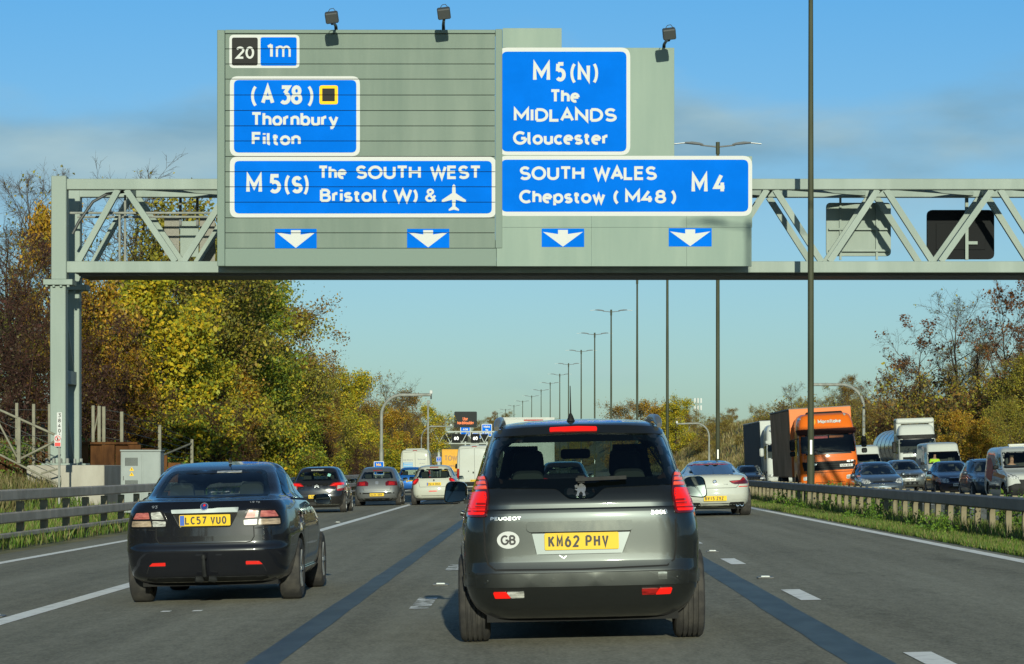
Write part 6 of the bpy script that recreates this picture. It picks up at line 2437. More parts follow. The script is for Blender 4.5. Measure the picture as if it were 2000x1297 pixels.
c.patch('grille_bar', rpoly([(-.44, .645), (.44, .645), (.52, .69), (-.52, .69)], .01), M_CHROME, 'front', off=.012)
c.wheels(.78, 3.45, r=.32, wd=.205, track=.77)
c.seats([1.1, 1.95], [-.36, .36], .3)
c.cabin_bits(2.25, 1.29, 2.65, .98, .62)
under(c, .66, .3, 3.8)
c.place(12.6, 96 + 4.3, PI)
# silver saloon partly behind it
PM_SIL = paint('paint_silver', (0.16, 0.18, 0.18), metal=0.6, rough=0.35, coat=0.9, dirt=0.15)
c = Car('hatchback_car', 'silver car half hidden between the silver-blue hatchback and the white panel van', 'car', HB, HP, PM_SIL)
common(c, None, None, HSIDE, HWS, .78, 3.4, .36, (.4, 1.40, .3, 3.0, .05))
front_set(c, [(.48, .66), (.56, .78), (.80, .82), (.82, .68)], [(-.36, .62), (.36, .62), (.40, .76), (-.40, .76)], [(-.55, .30), (.55, .30), (.45, .44), (-.45, .44)], ('KN06 EHX', .53), (.95, 2.6, .98), badge_z=.80)
c.wheels(.78, 3.4, r=.32, wd=.205, track=.77)
c.seats([1.1, 1.95], [-.36, .36], .3)
under(c, .66, .3, 3.8)
c.place(17.1, 121 + 4.2, PI)
# dark blue saloon
PM_NAVY = paint('paint_navy', (0.014, 0.018, 0.045), metal=0.3, rough=0.3, coat=1.0, dirt=0.1)
SB = [(.2, .74, .2, 4.2), (.28, .82, .06, 4.36), (.4, .85, .02, 4.42), (.52, .862, 0, 4.44), (.64, .862, .02, 4.38), (.74, .852, .04, 4.2), (.82, .838, .05, 3.95), (.90, .815, .06, 3.55), (.95, .79, .08, 3.25),
      (1.0, .755, .45, 3.1), (1.03, .73, .62, 3.02), (1.15, .69, .85, 2.78), (1.27, .635, 1.1, 2.5), (1.34, .57, 1.35, 2.25), (1.375, .46, 1.6, 2.05), (1.385, .2, 1.75, 1.92)]
c = Car('saloon_car', 'dark navy blue saloon facing the camera, right of the white panel van', 'car', SB, HP, PM_NAVY)
common(c, None, None, [rpoly([(1.05, 1.0), (2.85, .96), (2.4, 1.28), (1.45, 1.3)], .07, 3)], WS(.98, 1.30, .64, .54), .95, 3.5, .345, (.4, 1.33, .8, 3.05, .05))
front_set(c, [(.40, .56), (.42, .69), (.62, .73), (.80, .70), (.82, .60), (.6, .55)], [(-.34, .60), (.34, .60), (.38, .72), (-.38, .72)], [(-.45, .30), (.45, .30), (.40, .40), (-.40, .40)], ('W491 NCX', .46), (.93, 2.65, .95), badge_z=.75)
c.patch('grille_trim', rpoly([(-.38, .715), (.38, .715), (.34, .75), (-.34, .75)], .01), M_CHROME, 'front', off=.012)
c.wheels(.95, 3.5, r=.30, wd=.195, track=.75)
c.seats([1.3, 2.05], [-.36, .36], .26)
c.cabin_bits(2.3, 1.22, 2.6, .95, .6)
under(c, .64, .3, 3.8)
c.place(16.35, 102 + 4.4, PI)
# blue-grey estate
PM_BGREY = paint('paint_blue_grey', (0.06, 0.085, 0.115), metal=0.5, rough=0.35, coat=0.9, dirt=0.15)
c = Car('estate_car', 'blue-grey car with roof bars between the navy saloon and the small white van', 'car', HB, HP, PM_BGREY)
common(c, None, None, HSIDE, HWS, .78, 3.4, .36, (.4, 1.40, .3, 3.0, .05))
front_set(c, [(.50, .66), (.56, .80), (.80, .82), (.82, .68)], [(-.36, .62), (.36, .62), (.40, .76), (-.40, .76)], [(-.55, .30), (.55, .30), (.45, .44), (-.45, .44)], ('YR54 LVD', .53), (.95, 2.6, .98))
for s in (-1, 1):
    MB().tube([(s * .56, .9, 1.42), (s * .56, 1.0, 1.48), (s * .55, 1.8, 1.50), (s * .54, 2.2, 1.45)], .018, 8).build('roof_bar', M_BLACKTRIM, c.root, smooth=40)
    c.line('door_gap', [[(1.56, 1.0), (1.58, .35)], [(2.75, .97), (2.78, .4)]], .01, M_DARKGAP, 'right' if s > 0 else 'left')
c.wheels(.78, 3.4, r=.32, wd=.205, track=.77)
c.seats([1.1, 1.95], [-.36, .36], .3)
under(c, .66, .3, 3.8)
c.place(15.95, 90.8 + 4.2, PI)
# black low car beyond the central barrier
c = Car('saloon_car', 'black low-roofed car on the other carriageway, only its roof showing behind the white coupe', 'car', SB, HP, PM_BLACK)
common(c, None, None, [rpoly([(1.05, 1.0), (2.85, .96), (2.4, 1.28), (1.45, 1.3)], .07, 3)], WS(.98, 1.30, .64, .54), .95, 3.5, .345, (.4, 1.33, .8, 3.05, .05))
front_set(c, [(.45, .58), (.50, .70), (.80, .72), (.82, .60)], [(-.34, .56), (.34, .56), (.38, .70), (-.38, .70)], None, ('RV11 OPT', .45), (.93, 2.65, .95))
c.wheels(.95, 3.5, r=.30, wd=.195, track=.75)
under(c, .64, .3, 3.8)
c.place(11.95, 148 + 4.4, PI)


# ------------------------------------------------------------------ oncoming vans
def front_van(name, label, pm, W, H, L, zb, zw0, zw1, X, Y, lamp, grille, bump, plate, wr=.33, nose=.75, extra=None, lampm=None, slant=.55):
    w = W / 2
    yb = L - nose                                  # foot of the windscreen
    keys = [(.22, w - .08, .12, L - .10), (.35, w - .02, .04, L - .02), (.5, w, .01, L), (.68, w, .0, L - .03), (zb - .08, w - .005, .01, L - .12), (zb, w - .015, .015, L - .30), (zw0 - .05, w - .03, .02, yb + .12), (zw0, w - .04, .03, yb),
            (zw1, w - .115, .06, yb - slant), (H - .10, w - .16, .09, yb - slant - .22), (H - .03, w - .26, .2, yb - slant - .5), (H, w - .5, .5, yb - slant - .9)]
    c = Car(name, label, 'van', keys, dict(rr=.14, rf=.20, br=.03, bf=.17, tr=.015, tf=.06), pm)
    c.res = .7
    ws = WS(zw0 + .03, zw1 - .03, w - .17, w - .26)
    side = rpoly([(yb - 1.15, zw0 + .02), (yb - .34, zw0), (yb - slant * .8 - .34, zw1 - .05), (yb - 1.15, zw1 - .04)], .05, 3)
    common(c, None, None, [side], ws, .85, L - .82, wr + .07, (.45, H - .06, yb - 2.0, yb + .05, .05))
    c.patch('window_border', rpoly([(p[0] * 1.0, p[1]) for p in WS(zw0 - .02, zw1 + .02, w - .12, w - .20)], .0), M_FRIT, 'front', off=.002, holes=[ws[::-1]], rim=.003, step=.05)
    front_set(c, lamp, grille, bump, plate, (w + .14, yb - .15, zw0 + .02), M_BLACKTRIM, lampm)
    for s in ('right', 'left'):
        c.line('door_gap', [[(yb - 1.22, zw1), (yb - 1.22, .4)], [(yb + .02, zw0), (yb - .05, .5)]], .012, M_DARKGAP, s)
        c.patch('side_moulding', rpoly([(.9, .48), (L - 1.3, .48), (L - 1.3, .60), (.9, .60)], .02), M_BLACKTRIM, s, off=.012)
    c.wheels(.85, L - .82, r=wr, wd=.21, track=w - .14)
    c.seats([yb - 1.05], [-.42, .42], .55)
    MB().box(-w + .16, w - .16, yb - .35, yb - .1, zw0 - .3, zw0 + .02, c=.06).build('dashboard', M_INTERIOR, c.root)
    under(c, w - .2, .3, L - .5)
    if extra:
        extra(c, w)
    c.place(X, Y + L, PI)
    return c


def transit_bits(c, w):
    c.patch('bumper', rpoly([(-w + .03, .28), (w - .03, .28), (w - .03, .60), (-w + .03, .60)], .04), mat('grey_bumper', (.10, .105, .10), rough=.6, spec=.2), 'front', off=.012)


PM_TR = paint('paint_fleet_white', (0.42, 0.44, 0.40), rough=0.4, coat=0.5, dirt=0.25)
va = front_van('panel_van', 'white panel van facing the camera, its driver in a yellow hi-vis jacket', PM_TR, 1.95, 2.26, 4.9, .98, 1.22, 1.78, 19.95, 128,
               [(.56, .64), (.60, .92), (.86, .98), (.90, .66)], [(-.50, .70), (.50, .70), (.54, .88), (-.54, .88)], [(-.5, .34), (.5, .34), (.45, .46), (-.45, .46)], ('WR57 UEK', .53), extra=transit_bits)
va.patch('side_graphic', rrect(1.4, 2.1, .7, 1.5, .03), mat('graphic_grey', (.18, .15, .16), rough=.5), 'right', off=.004)


def connect_bits(c, w):
    c.patch('side_graphic', rpoly([(.5, .85), (1.6, .70), (1.9, 1.15), (1.1, 1.5), (.5, 1.45)], .15, 4), mat('graphic_red', (.42, .06, .035), rough=.5), 'right', off=.004)
    c.patch('side_stripe', rpoly([(1.9, .92), (3.7, .82), (3.9, .92), (1.95, 1.05)], .02), M_GFXORG, 'right', off=.004)
    c.text('Ringway', .3, .0, .8, .9, M_GFXORG, .02, side='front') if False else None
    MB().box(-.34, .34, 1.55, 1.75, 1.86, 1.93, c=.02).build('roof_beacon', mat('beacon_clear', (.55, .56, .52), rough=.2, coat=1), c.root)
    c.patch('bumper', rpoly([(-w + .03, .26), (w - .03, .26), (w - .03, .56), (.62, .66), (-.62, .66), (-w + .03, .56)], .03), M_BLACKTRIM, 'front', off=.012, step=.05)


PM_CN = paint('paint_bright_white', (0.43, 0.45, 0.42), rough=0.35, coat=0.7, dirt=0.15)
cv = front_van('small_van', 'small white van with red and orange side graphics, cut by the right edge', PM_CN, 1.83, 1.86, 4.4, .98, 1.17, 1.66, 15.72, 83,
               [(.42, .78), (.55, .92), (.84, 1.00), (.86, .90), (.70, .80)], [(-.42, .56), (.42, .56), (.50, .78), (-.50, .78)], None, ('BJ15 VZN', .62), extra=connect_bits, wr=.32, nose=1.05, slant=.62)
front_van('panel_van', 'white van roof and windscreen between the orange lorry and the tanker', PM_TR, 1.95, 2.3, 4.9, .98, 1.22, 1.78, 17.7, 141,
          [(.56, .64), (.60, .92), (.86, .98), (.90, .66)], [(-.50, .70), (.50, .70), (.54, .88), (-.54, .88)], None, ('VX08 TLD', .53))

# the drivers
driver('person driving the white panel van in a yellow hi-vis jacket', (19.95 - .42, 128 + .75 + 1.0, roadz_u(20) + .92), PI, M_HIVIS)
driver('person in a dark top driving the small white van at the right edge', (15.72 + .40 - .82, 83 + 1.05 + .95, roadz_u(15.7) + .73), PI, M_FLEECE)


# ------------------------------------------------------------------ oncoming lorries
def cab(name, label, pm, W, z0, H, L, zw0, zw1, cat='lorry'):
    w = W / 2
    keys = [(z0, w - .06, .05, L - .12), (z0 + .12, w, 0, L - .02), (z0 + .5, w, 0, L), (zw0 - .3, w - .005, 0, L - .02), (zw0, w - .015, 0, L - .05), (zw1, w - .05, .0, L - .27), (zw1 + .25, w - .06, .0, L - .30),
            (H - .35, w - .10, .05, L - .44), (H - .10, w - .20, .25, L - .62), (H - .02, w - .34, .5, L - .9), (H, w - .6, .8, L - 1.2)]
    keys = [k if k[3] - k[2] > .4 else (k[0], k[1], k[3] - .4, k[3]) for k in keys]
    c = Car(name, label, cat, keys, dict(rr=.1, rf=.28, br=.0, bf=.10, tr=.0, tf=.05), pm)
    ws = WS(zw0 + .02, zw1, w - .13, w - .17)
    side = rpoly([(L - 1.35, zw0), (L - .42, zw0 - .05), (L - .5, zw1 - .06), (L - 1.35, zw1 - .06)], .06, 3)
    c.open(ws, 'front', depth=.25)
    for s in ('right', 'left'):
        c.open(side, s, depth=.1)
    c.arch(L - 1.35 + .2, .5, .58, .45)
    c.body((z0 + .6, H - .5, .2, L - .12, .06))
    c.patch('windscreen', ws, M_TINTLT, 'front', off=.004, rim=.004)
    c.patch('window_border', WS(zw0 - .04, zw1 + .05, w - .07, w - .11), M_FRIT, 'front', off=.002, holes=[ws[::-1]], rim=.003)
    for s in ('right', 'left'):
        c.patch('side_window', side, M_TINT, s, off=.003, rim=.004)
        c.line('door_gap', [[(L - 1.45, zw1), (L - 1.45, z0 + .3)], [(L - .36, zw1), (L - .32, z0 + .5)]], .015, M_DARKGAP, s)
    return c, w, L


def truck_wheels(c, w, ys, r=.5):
    tm = MB().lathe([(.001, .05), (.2, .06), (.3, .14), (.44, .15), (.49, .11), (r, .08), (r, -.10), (.44, -.15), (.001, -.15)], 24).mesh('wheel', M_RUBBER, smooth=35)
    for y in ys:
        for s in (-1, 1):
            q = link_mesh('wheel', tm, c.root)
            q.location = (s * (w - .18), y, r)
            q.rotation_euler = (0, 0, 0 if s > 0 else PI)


# orange lorry
PM_OR = paint('paint_orange', (0.62, 0.125, 0.008), rough=0.4, coat=0.6, dirt=0.1)
M_ORBOX = mat('orange_panel', (0.66, 0.19, 0.055), rough=0.55, spec=.2)
M_CURT = mat('curtain_dirty', (0.50, 0.29, 0.16), rough=0.8, spec=.1, col2=(.68, .42, .25), vscale=2.0, detail=8, stretch=(1, .5, .25))
c, w, L = cab('curtain_lorry', 'orange lorry with a dirty curtain-sided body facing the camera beyond the central barrier', PM_OR, 2.45, .35, 3.50, 2.3, 1.86, 2.58)
zy = lambda y: 5.25 - .00476 * y
xl = lambda x: -(x - 1387) * .00476
c.patch('sun_visor', rpoly([(-1.10, 2.62), (1.10, 2.62), (1.14, 2.84), (-1.14, 2.84)], .04), mat('visor_smoke', (.05, .014, .008), rough=.6, spec=.15), 'front', off=.09, rim=.10)
c.patch('grille', rpoly([(-1.02, 1.18), (1.02, 1.18), (1.08, 1.54), (-1.08, 1.54)], .04), M_BLACKTRIM, 'front', off=.012)
for z in (1.27, 1.36, 1.45):
    c.line('grille_slat', [[(-1.0, z), (1.0, z)]], .035, M_SIGBLACK, 'front', off=.03)
c.text('CF', xl(1535), xl(1595), 1.48, 1.56, M_BADGE, .03, 'front', off=.03) if False else c.text('CF', -xl(1535), -xl(1595), 1.47, 1.55, M_BADGE, .028, 'front', off=.03)
c.text('DAF', -xl(1205), -xl(1285), 1.38, 1.46, M_BADGE, .028, 'front', off=.03)
c.text('Mornflake', -xl(1316), -xl(1516), 3.06, 3.23, mat('print_outline', (.30, .10, .02), rough=.5), .068, 'front', off=.010)
c.text('Mornflake', -xl(1318), -xl(1514), 3.07, 3.22, M_SIGNWHITE, .034, 'front', off=.016)
sx_, sz_ = xl(1270), zy(438)
em_ = c.patch('sun_emblem', [(sx_ + .14 * math.cos(t), sz_ + .15 * math.sin(t)) for t in np.linspace(0, 2 * PI, 16, endpoint=False)], mat('emblem_gold', (.65, .30, .02), rough=.5), 'front', off=.010)
for k in range(5):
    t = k * 2 * PI / 5 + .3
    c.line('sun_ray', [[(sx_ + .03 * math.cos(t), sz_ + .03 * math.sin(t)), (sx_ + .11 * math.cos(t), sz_ + .12 * math.sin(t))]], .03, M_ORBOX, 'front', off=.014, parent=em_)
for x, y in ((1172, 412), (1550, 392)):
    a, b = xl(x), zy(y)
    c.patch('marker_lamp', [(a + .045 * math.cos(t), b + .045 * math.sin(t)) for t in np.linspace(0, 2 * PI, 10, endpoint=False)], M_LAMPCLEAR, 'front', off=.03)
c.patch('windscreen_banner', rrect(-.02, .54, 2.48, 2.575, .01), mat('banner_red', (.45, .03, .04), rough=.5), 'front', off=-.03, rim=0)
c.patch('windscreen_banner', rrect(-.66, -.08, 2.49, 2.575, .01), M_ORBOX, 'front', off=-.03, rim=0)
for s in (-1, 1):
    c.line('wiper', [[(s * .1 - .5, 1.93), (s * .1 + .35, 2.03)]] if s < 0 else [[(.1, 1.92), (.95, 2.04)]], .025, M_BLACKTRIM, 'front', off=.03)
    c.patch('headlamp', rpoly([(s * .86 - .2, .80), (s * .86 + .2, .80), (s * .86 + .2, .96), (s * .86 - .2, .96)] if s > 0 else [(s * .86 - .2, .80), (s * .86 + .2, .80), (s * .86 + .2, .96), (s * .86 - .2, .96)], .04), M_HEAD, 'front', off=.012)
    MB().box(-.11, .11, -.06, .06, -.22, .22, c=.05).build('wing_mirror', M_BLACKTRIM, c.root, loc=(s * (w + .22), 2.2, 2.25))
    MB().box(-.11, .11, -.06, .06, -.1, .1, c=.04).build('wing_mirror', M_BLACKTRIM, c.root, loc=(s * (w + .22), 2.2, 1.9))
    MB().bar((s * (w - .05), 2.15, 2.5), (s * (w + .22), 2.2, 2.48), .03, .03).build('mirror_arm', M_BLACKTRIM, c.root)
c.line('bumper_gap', [[(-1.1, 1.1), (1.1, 1.1)], [(-.6, .7), (.6, .7)]], .02, M_DARKGAP, 'front')
c.plate('YJ54 AEX', xl(1528), zy(820), 2.345, M_PLATEW, side='front')
mb = MB().box(-1.27, 1.27, -9.2, -.28, .95, 3.70, c=.03)
mb.build('load_box', M_CURT, c.root)
MB().box(-1.275, 1.275, -.275, -.2, .95, 3.74, c=.02).build('front_bulkhead', M_ORBOX, c.root)
MB().box(-1.29, 1.29, -9.2, -.27, 3.701, 3.78, c=.02).build('roof_rail', mat('roof_rail_dirty', (.16, .15, .13), rough=.6), c.root)
for k in range(18):
    for s in (-1, 1):
        MB().box(s * 1.272 - .012, s * 1.272 + .012, -9.0 + .5 * k, -8.93 + .5 * k, .92, 3.66).build('curtain_strap', M_CURT, c.root)
MB().box(-.45, .45, -9.0, 2.0, .55, .93).build('chassis', M_DKSTEEL, c.root)
MB().box(-.75, .75, 1.1, 1.3, 3.35, 3.56, c=.05).build('roof_deflector', M_BLACKTRIM, c.root)
truck_wheels(c, 1.22, (1.15, -6.2, -7.5))
MB().box(-1.15, 1.15, .25, .3, .6, 2.9).build('cab_back_wall', M_INTERIOR, c.root)
c.place(11.65, 105 + 2.3, PI, roll=.022)
driver('person driving the orange lorry, dimly seen behind its windscreen', (11.65 + .6 - 1.13, 105 + 1.0, 1.30), PI, M_FLEECE)

# white artic with navy curtains
PM_SC = paint('paint_lorry_white', (0.45, 0.47, 0.44), rough=0.4, coat=0.5, dirt=0.15)
M_NAVYC = mat('navy_curtain', (0.018, 0.026, 0.042), rough=0.6, spec=.15, col2=(.028, .036, .055), vscale=2)
c, w, L = cab('articulated_lorry', 'white lorry with dark navy trailer, behind the orange lorry on the other carriageway', PM_SC, 2.45, .35, 3.72, 2.3, 1.75, 2.55)
c.patch('light_bar', rrect(-.9, .9, 3.30, 3.36, .02), M_CHROME, 'front', off=.10)
for k in range(4):
    c.patch('spot_lamp', [(-.75 + .5 * k + .1 * math.cos(t), 3.33 + .1 * math.sin(t)) for t in np.linspace(0, 2 * PI, 12, endpoint=False)], M_HEAD, 'front', off=.12, rim=.05)
c.patch('name_board', rrect(-.75, .75, 2.98, 3.15, .02), M_REFLECT, 'front', off=.01)
c.patch('sun_visor', rpoly([(-1.08, 2.60), (1.08, 2.60), (1.12, 2.78), (-1.12, 2.78)], .04), PM_SC, 'front', off=.08, rim=.09)
c.patch('grille', rpoly([(-.75, .9), (.75, .9), (.85, 1.55), (-.85, 1.55)], .04), M_SIGBLACK, 'front', off=.012)
both(lambda s, g: c.patch('headlamp', rpoly(g([(.78, .62), (1.15, .66), (1.17, .84), (.80, .82)]), .03), M_HEAD, 'front', off=.01))
for s in (-1, 1):
    MB().box(-.12, .12, -.07, .07, -.28, .22, c=.06).build('wing_mirror', PM_SC, c.root, loc=(s * (w + .22), 2.2, 2.15))
    c.patch('air_deflector', rpoly([(.02, 1.0), (.6, 1.0), (.7, 3.5), (.02, 3.6)], .05), mat('deflector_grey', (.20, .21, .22), rough=.4), 'right' if s > 0 else 'left', off=.006)
MB().box(-1.27, 1.27, -13.2, -.55, .95, 3.92, c=.03).build('trailer_body', M_NAVYC, c.root)
MB().box(-1.29, 1.29, -13.2, -.54, 3.921, 4.0, c=.02).build('trailer_roof_rail', mat('rail_silver', (.3, .32, .34), rough=.4), c.root)
MB().box(-1.26, 1.26, -.54, -.48, 1.0, 3.98, c=.02).build('trailer_front', PM_SC, c.root)
MB().box(-.45, .45, -13, 2.0, .55, .93).build('chassis', M_DKSTEEL, c.root)
truck_wheels(c, 1.22, (1.15, -1.6, -9.5, -10.8))
c.place(14.35, 152 + 2.3, PI, roll=.01)

# tanker
c, w, L = cab('tanker_lorry', 'white-cabbed tanker lorry with a polished steel tank, behind the white vans', PM_SC, 2.46, .35, 3.55, 2.3, 1.80, 2.62)
c.patch('sun_visor', rpoly([(-1.08, 2.66), (1.08, 2.66), (1.13, 2.88), (-1.13, 2.88)], .04), M_BLACKTRIM, 'front', off=.08, rim=.09)
c.patch('grille', rpoly([(-.85, .8), (.85, .8), (.95, 1.55), (-.95, 1.55)], .04), M_SIGBLACK, 'front', off=.012)
both(lambda s, g: c.patch('headlamp', rpoly(g([(.75, .55), (1.12, .58), (1.15, .76), (.78, .74)]), .03), M_HEAD, 'front', off=.01))
c.patch('windscreen_note', rrect(-.35, .0, 1.86, 1.98, .01), M_SIGNWHITE, 'front', off=-.02, rim=0)
for s in (-1, 1):
    MB().box(-.13, .13, -.07, .07, -.38, .32, c=.06).build('wing_mirror', M_BLACKTRIM, c.root, loc=(s * (w + .22), 2.2, 2.2))
    MB().box(s * 1.0 - .16, s * 1.0 + .16, .1, 1.2, 2.4, 3.85, c=.05).build('side_deflector', PM_SC, c.root)
MB().box(-1.16, 1.16, .1, 1.35, 3.60, 3.92, c=.08).build('roof_deflector', PM_SC, c.root)
M_TANK = mat('polished_tank', (.42, .43, .42), rough=.22, metal=.9, var=.1, vscale=1.5)
mb = MB().lathe([(.001, -11.2), (.8, -11.1), (1.12, -10.8), (1.16, -10.4), (1.16, -1.2), (1.12, -.85), (.8, -.6), (.001, -.5)], 32, 'y', (0, 0, 2.15))
mb.build('tank', M_TANK, c.root, smooth=35)
for y in (-2.6, -4.6, -6.6, -8.6):
    MB().lathe([(1.162, y - .05), (1.185, y - .04), (1.185, y + .04), (1.162, y + .05)], 32, 'y', (0, 0, 2.15)).build('tank_band', M_TANK, c.root, smooth=30)
MB().box(-.45, .45, -11, 2.0, .55, .93).build('chassis', M_DKSTEEL, c.root)
truck_wheels(c, 1.22, (1.15, -1.6, -8.5, -9.8))
c.place(23.0, 159 + 2.3, PI)
# ------------------------------------------------------------------ trees and bushes
def barkmat(name, a, b):
    return mat(name, a, rough=0.95, spec=.1, col2=b, vscale=5, detail=5)


M_BARK = barkmat('bark', (.040, .032, .022), (.085, .070, .048))
M_TWIG = barkmat('twig', (.070, .052, .036), (.115, .088, .060))
M_REDTWIG = barkmat('red_twig', (.050, .026, .020), (.095, .050, .036))


def tubes_mesh(name, segs, m):
    """segs (n,8): p0, p1, r0, r1 -> open three-sided tubes"""
    s = np.array(segs)
    p0, p1, r0, r1 = s[:, :3], s[:, 3:6], s[:, 6], s[:, 7]
    d = p1 - p0
    d /= np.linalg.norm(d, axis=1)[:, None] + 1e-9
    up = np.where(np.abs(d[:, 2:3]) > .9, np.array([[1., 0, 0]]), np.array([[0, 0, 1.]]))
    a = np.cross(d, up)
    a /= np.linalg.norm(a, axis=1)[:, None] + 1e-9
    b = np.cross(d, a)
    n, k = len(s), 3
    V = np.empty((n, 2, k, 3))
    for i in range(k):
        t = 2 * PI * i / k
        o = a * math.cos(t) + b * math.sin(t)
        V[:, 0, i] = p0 + o * r0[:, None]
        V[:, 1, i] = p1 + o * r1[:, None]
    me = bpy.data.meshes.new(name)
    me.vertices.add(n * 2 * k)
    me.vertices.foreach_set('co', V.reshape(-1).astype(np.float32))
    F = []
    for i in range(k):
        j = (i + 1) % k
        F.append([i, j, k + j, k + i])
    F = (np.array(F)[None] + (np.arange(n) * 2 * k)[:, None, None]).reshape(-1, 4)
    me.loops.add(F.size)
    me.loops.foreach_set('vertex_index', F.reshape(-1).astype(np.int32))
    me.polygons.add(len(F))
    me.polygons.foreach_set('loop_start', np.arange(0, F.size, 4, dtype=np.int32))
    me.polygons.foreach_set('loop_total', np.full(len(F), 4, dtype=np.int32))
    me.polygons.foreach_set('use_smooth', np.ones(len(F), dtype=bool))
    me.materials.append(m)
    me.update(calc_edges=True)
    return me


def make_tree(seed, Ht, Rc, hb, limbs, subs, twigs, fine, nleaf, leaf, pal, bark, clump=.28, stems=1, keep=1.0, upward=.7):
    rng = np.random.default_rng(seed)
    U = rng.uniform
    thick, thin, tips = [], [], []
    for st in range(stems):
        lean = rng.normal(0, .06 if stems == 1 else .32, 2)
        base = np.array([rng.normal(0, .02 if stems == 1 else Rc * .35), rng.normal(0, .02 if stems == 1 else Rc * .35), -.4])
        pts = [base]
        hh = Ht * (U(.8, .95) if stems == 1 else U(.55, .95))
        n = 9
        for i in range(1, n + 1):
            q = pts[-1] + np.array([lean[0] * hh / n + rng.normal(0, .12), lean[1] * hh / n + rng.normal(0, .12), (hh + .4) / n])
            pts.append(q)
        r_b = Ht * (.018 if stems == 1 else .007)
        for i in range(n):
            thick.append((*pts[i], *pts[i + 1], r_b * (1 - i / n * .92), r_b * (1 - (i + 1) / n * .92)))
        for k in range(limbs):
            t = (k + U(0, 1)) / limbs
            h = hb + (1 - hb) * t
            f = h * n
            i0 = min(int(f), n - 1)
            p = pts[i0] + (pts[i0 + 1] - pts[i0]) * (f - i0)
            prof = math.sqrt(max(.06, 1 - ((h - .48) / .62) ** 2)) * (1 if h > .2 else .9)
            L = Rc * prof * U(.65, 1.15) / (1 if stems == 1 else 1.4)
            az = k * 2.4 + U(-.5, .5)
            el = upward * U(.35, 1.25) * (.6 + .7 * t)
            d = np.array([math.cos(az) * math.cos(el), math.sin(az) * math.cos(el), math.sin(el)])
            r = max(.02, r_b * (1 - h * .85) * .55)
            lp = [p]
            for s in range(3):
                d = d + rng.normal(0, .14, 3) + np.array([0, 0, .06])
                d /= np.linalg.norm(d)
                lp.append(lp[-1] + d * L / 3)
                thick.append((*lp[-2], *lp[-1], r * (1 - s * .28), r * (1 - (s + 1) * .28)))
            for m_ in range(subs):
                t2 = .25 + .75 * (m_ + U(0, 1)) / subs
                f = min(t2, .999) * 3
                i0 = int(f)
                q = lp[i0] + (lp[i0 + 1] - lp[i0]) * (f - i0)
                d2 = d * .6 + rng.normal(0, .55, 3) + np.array([0, 0, .15])
                d2 /= np.linalg.norm(d2)
                L2 = L * U(.25, .5) * (1.15 - t2 * .5)
                q1 = q + d2 * L2 * .5
                q2 = q1 + (d2 + rng.normal(0, .2, 3)) * L2 * .5
                r2 = r * .38
                thin.append((*q, *q1, r2, r2 * .75))
                thin.append((*q1, *q2, r2 * .75, r2 * .4))
                for w in range(twigs):
                    o = q + (q2 - q) * U(.2, 1)
                    d3 = d2 * .7 + rng.normal(0, .6, 3) + np.array([0, 0, .12])
                    d3 /= np.linalg.norm(d3)
                    e = o + d3 * L2 * U(.35, .8)
                    thin.append((*o, *e, max(.007, r2 * .38), .004))
                    tips.append(e)
                    for z in range(fine):
                        o2 = o + (e - o) * U(.3, 1)
                        d4 = d3 * .8 + rng.normal(0, .5, 3) + np.array([0, 0, .1])
                        e2 = o2 + d4 / np.linalg.norm(d4) * L2 * U(.2, .5)
                        thin.append((*o2, *e2, .006, .003))
                        tips.append(e2)
    tips = np.array(tips)
    trunk = tubes_mesh('trunk', thick, bark)
    branches = tubes_mesh('branches', thin, bark)
    crown = None
    if nleaf:
        T = tips if keep >= 1 else tips[rng.uniform(0, 1, len(tips)) < keep]
        idx = rng.integers(0, len(T), nleaf)
        c = T[idx] + rng.normal(0, clump, (nleaf, 3))
        pal = np.array(pal)
        # neighbouring sprays share a tone
        tone = rng.integers(0, len(pal), len(T))
        use = np.where(rng.uniform(0, 1, nleaf) < .6, tone[idx], rng.integers(0, len(pal), nleaf))
        col = pal[use] * rng.uniform(.75, 1.25, (nleaf, 1))
        crown = quads_mesh('crown', leaf_quads(c, leaf, rng, .4), leafmat('tree_leaf', .30), np.clip(col, 0, 1))
    return dict(trunk=trunk, branches=branches, crown=crown, H=Ht)


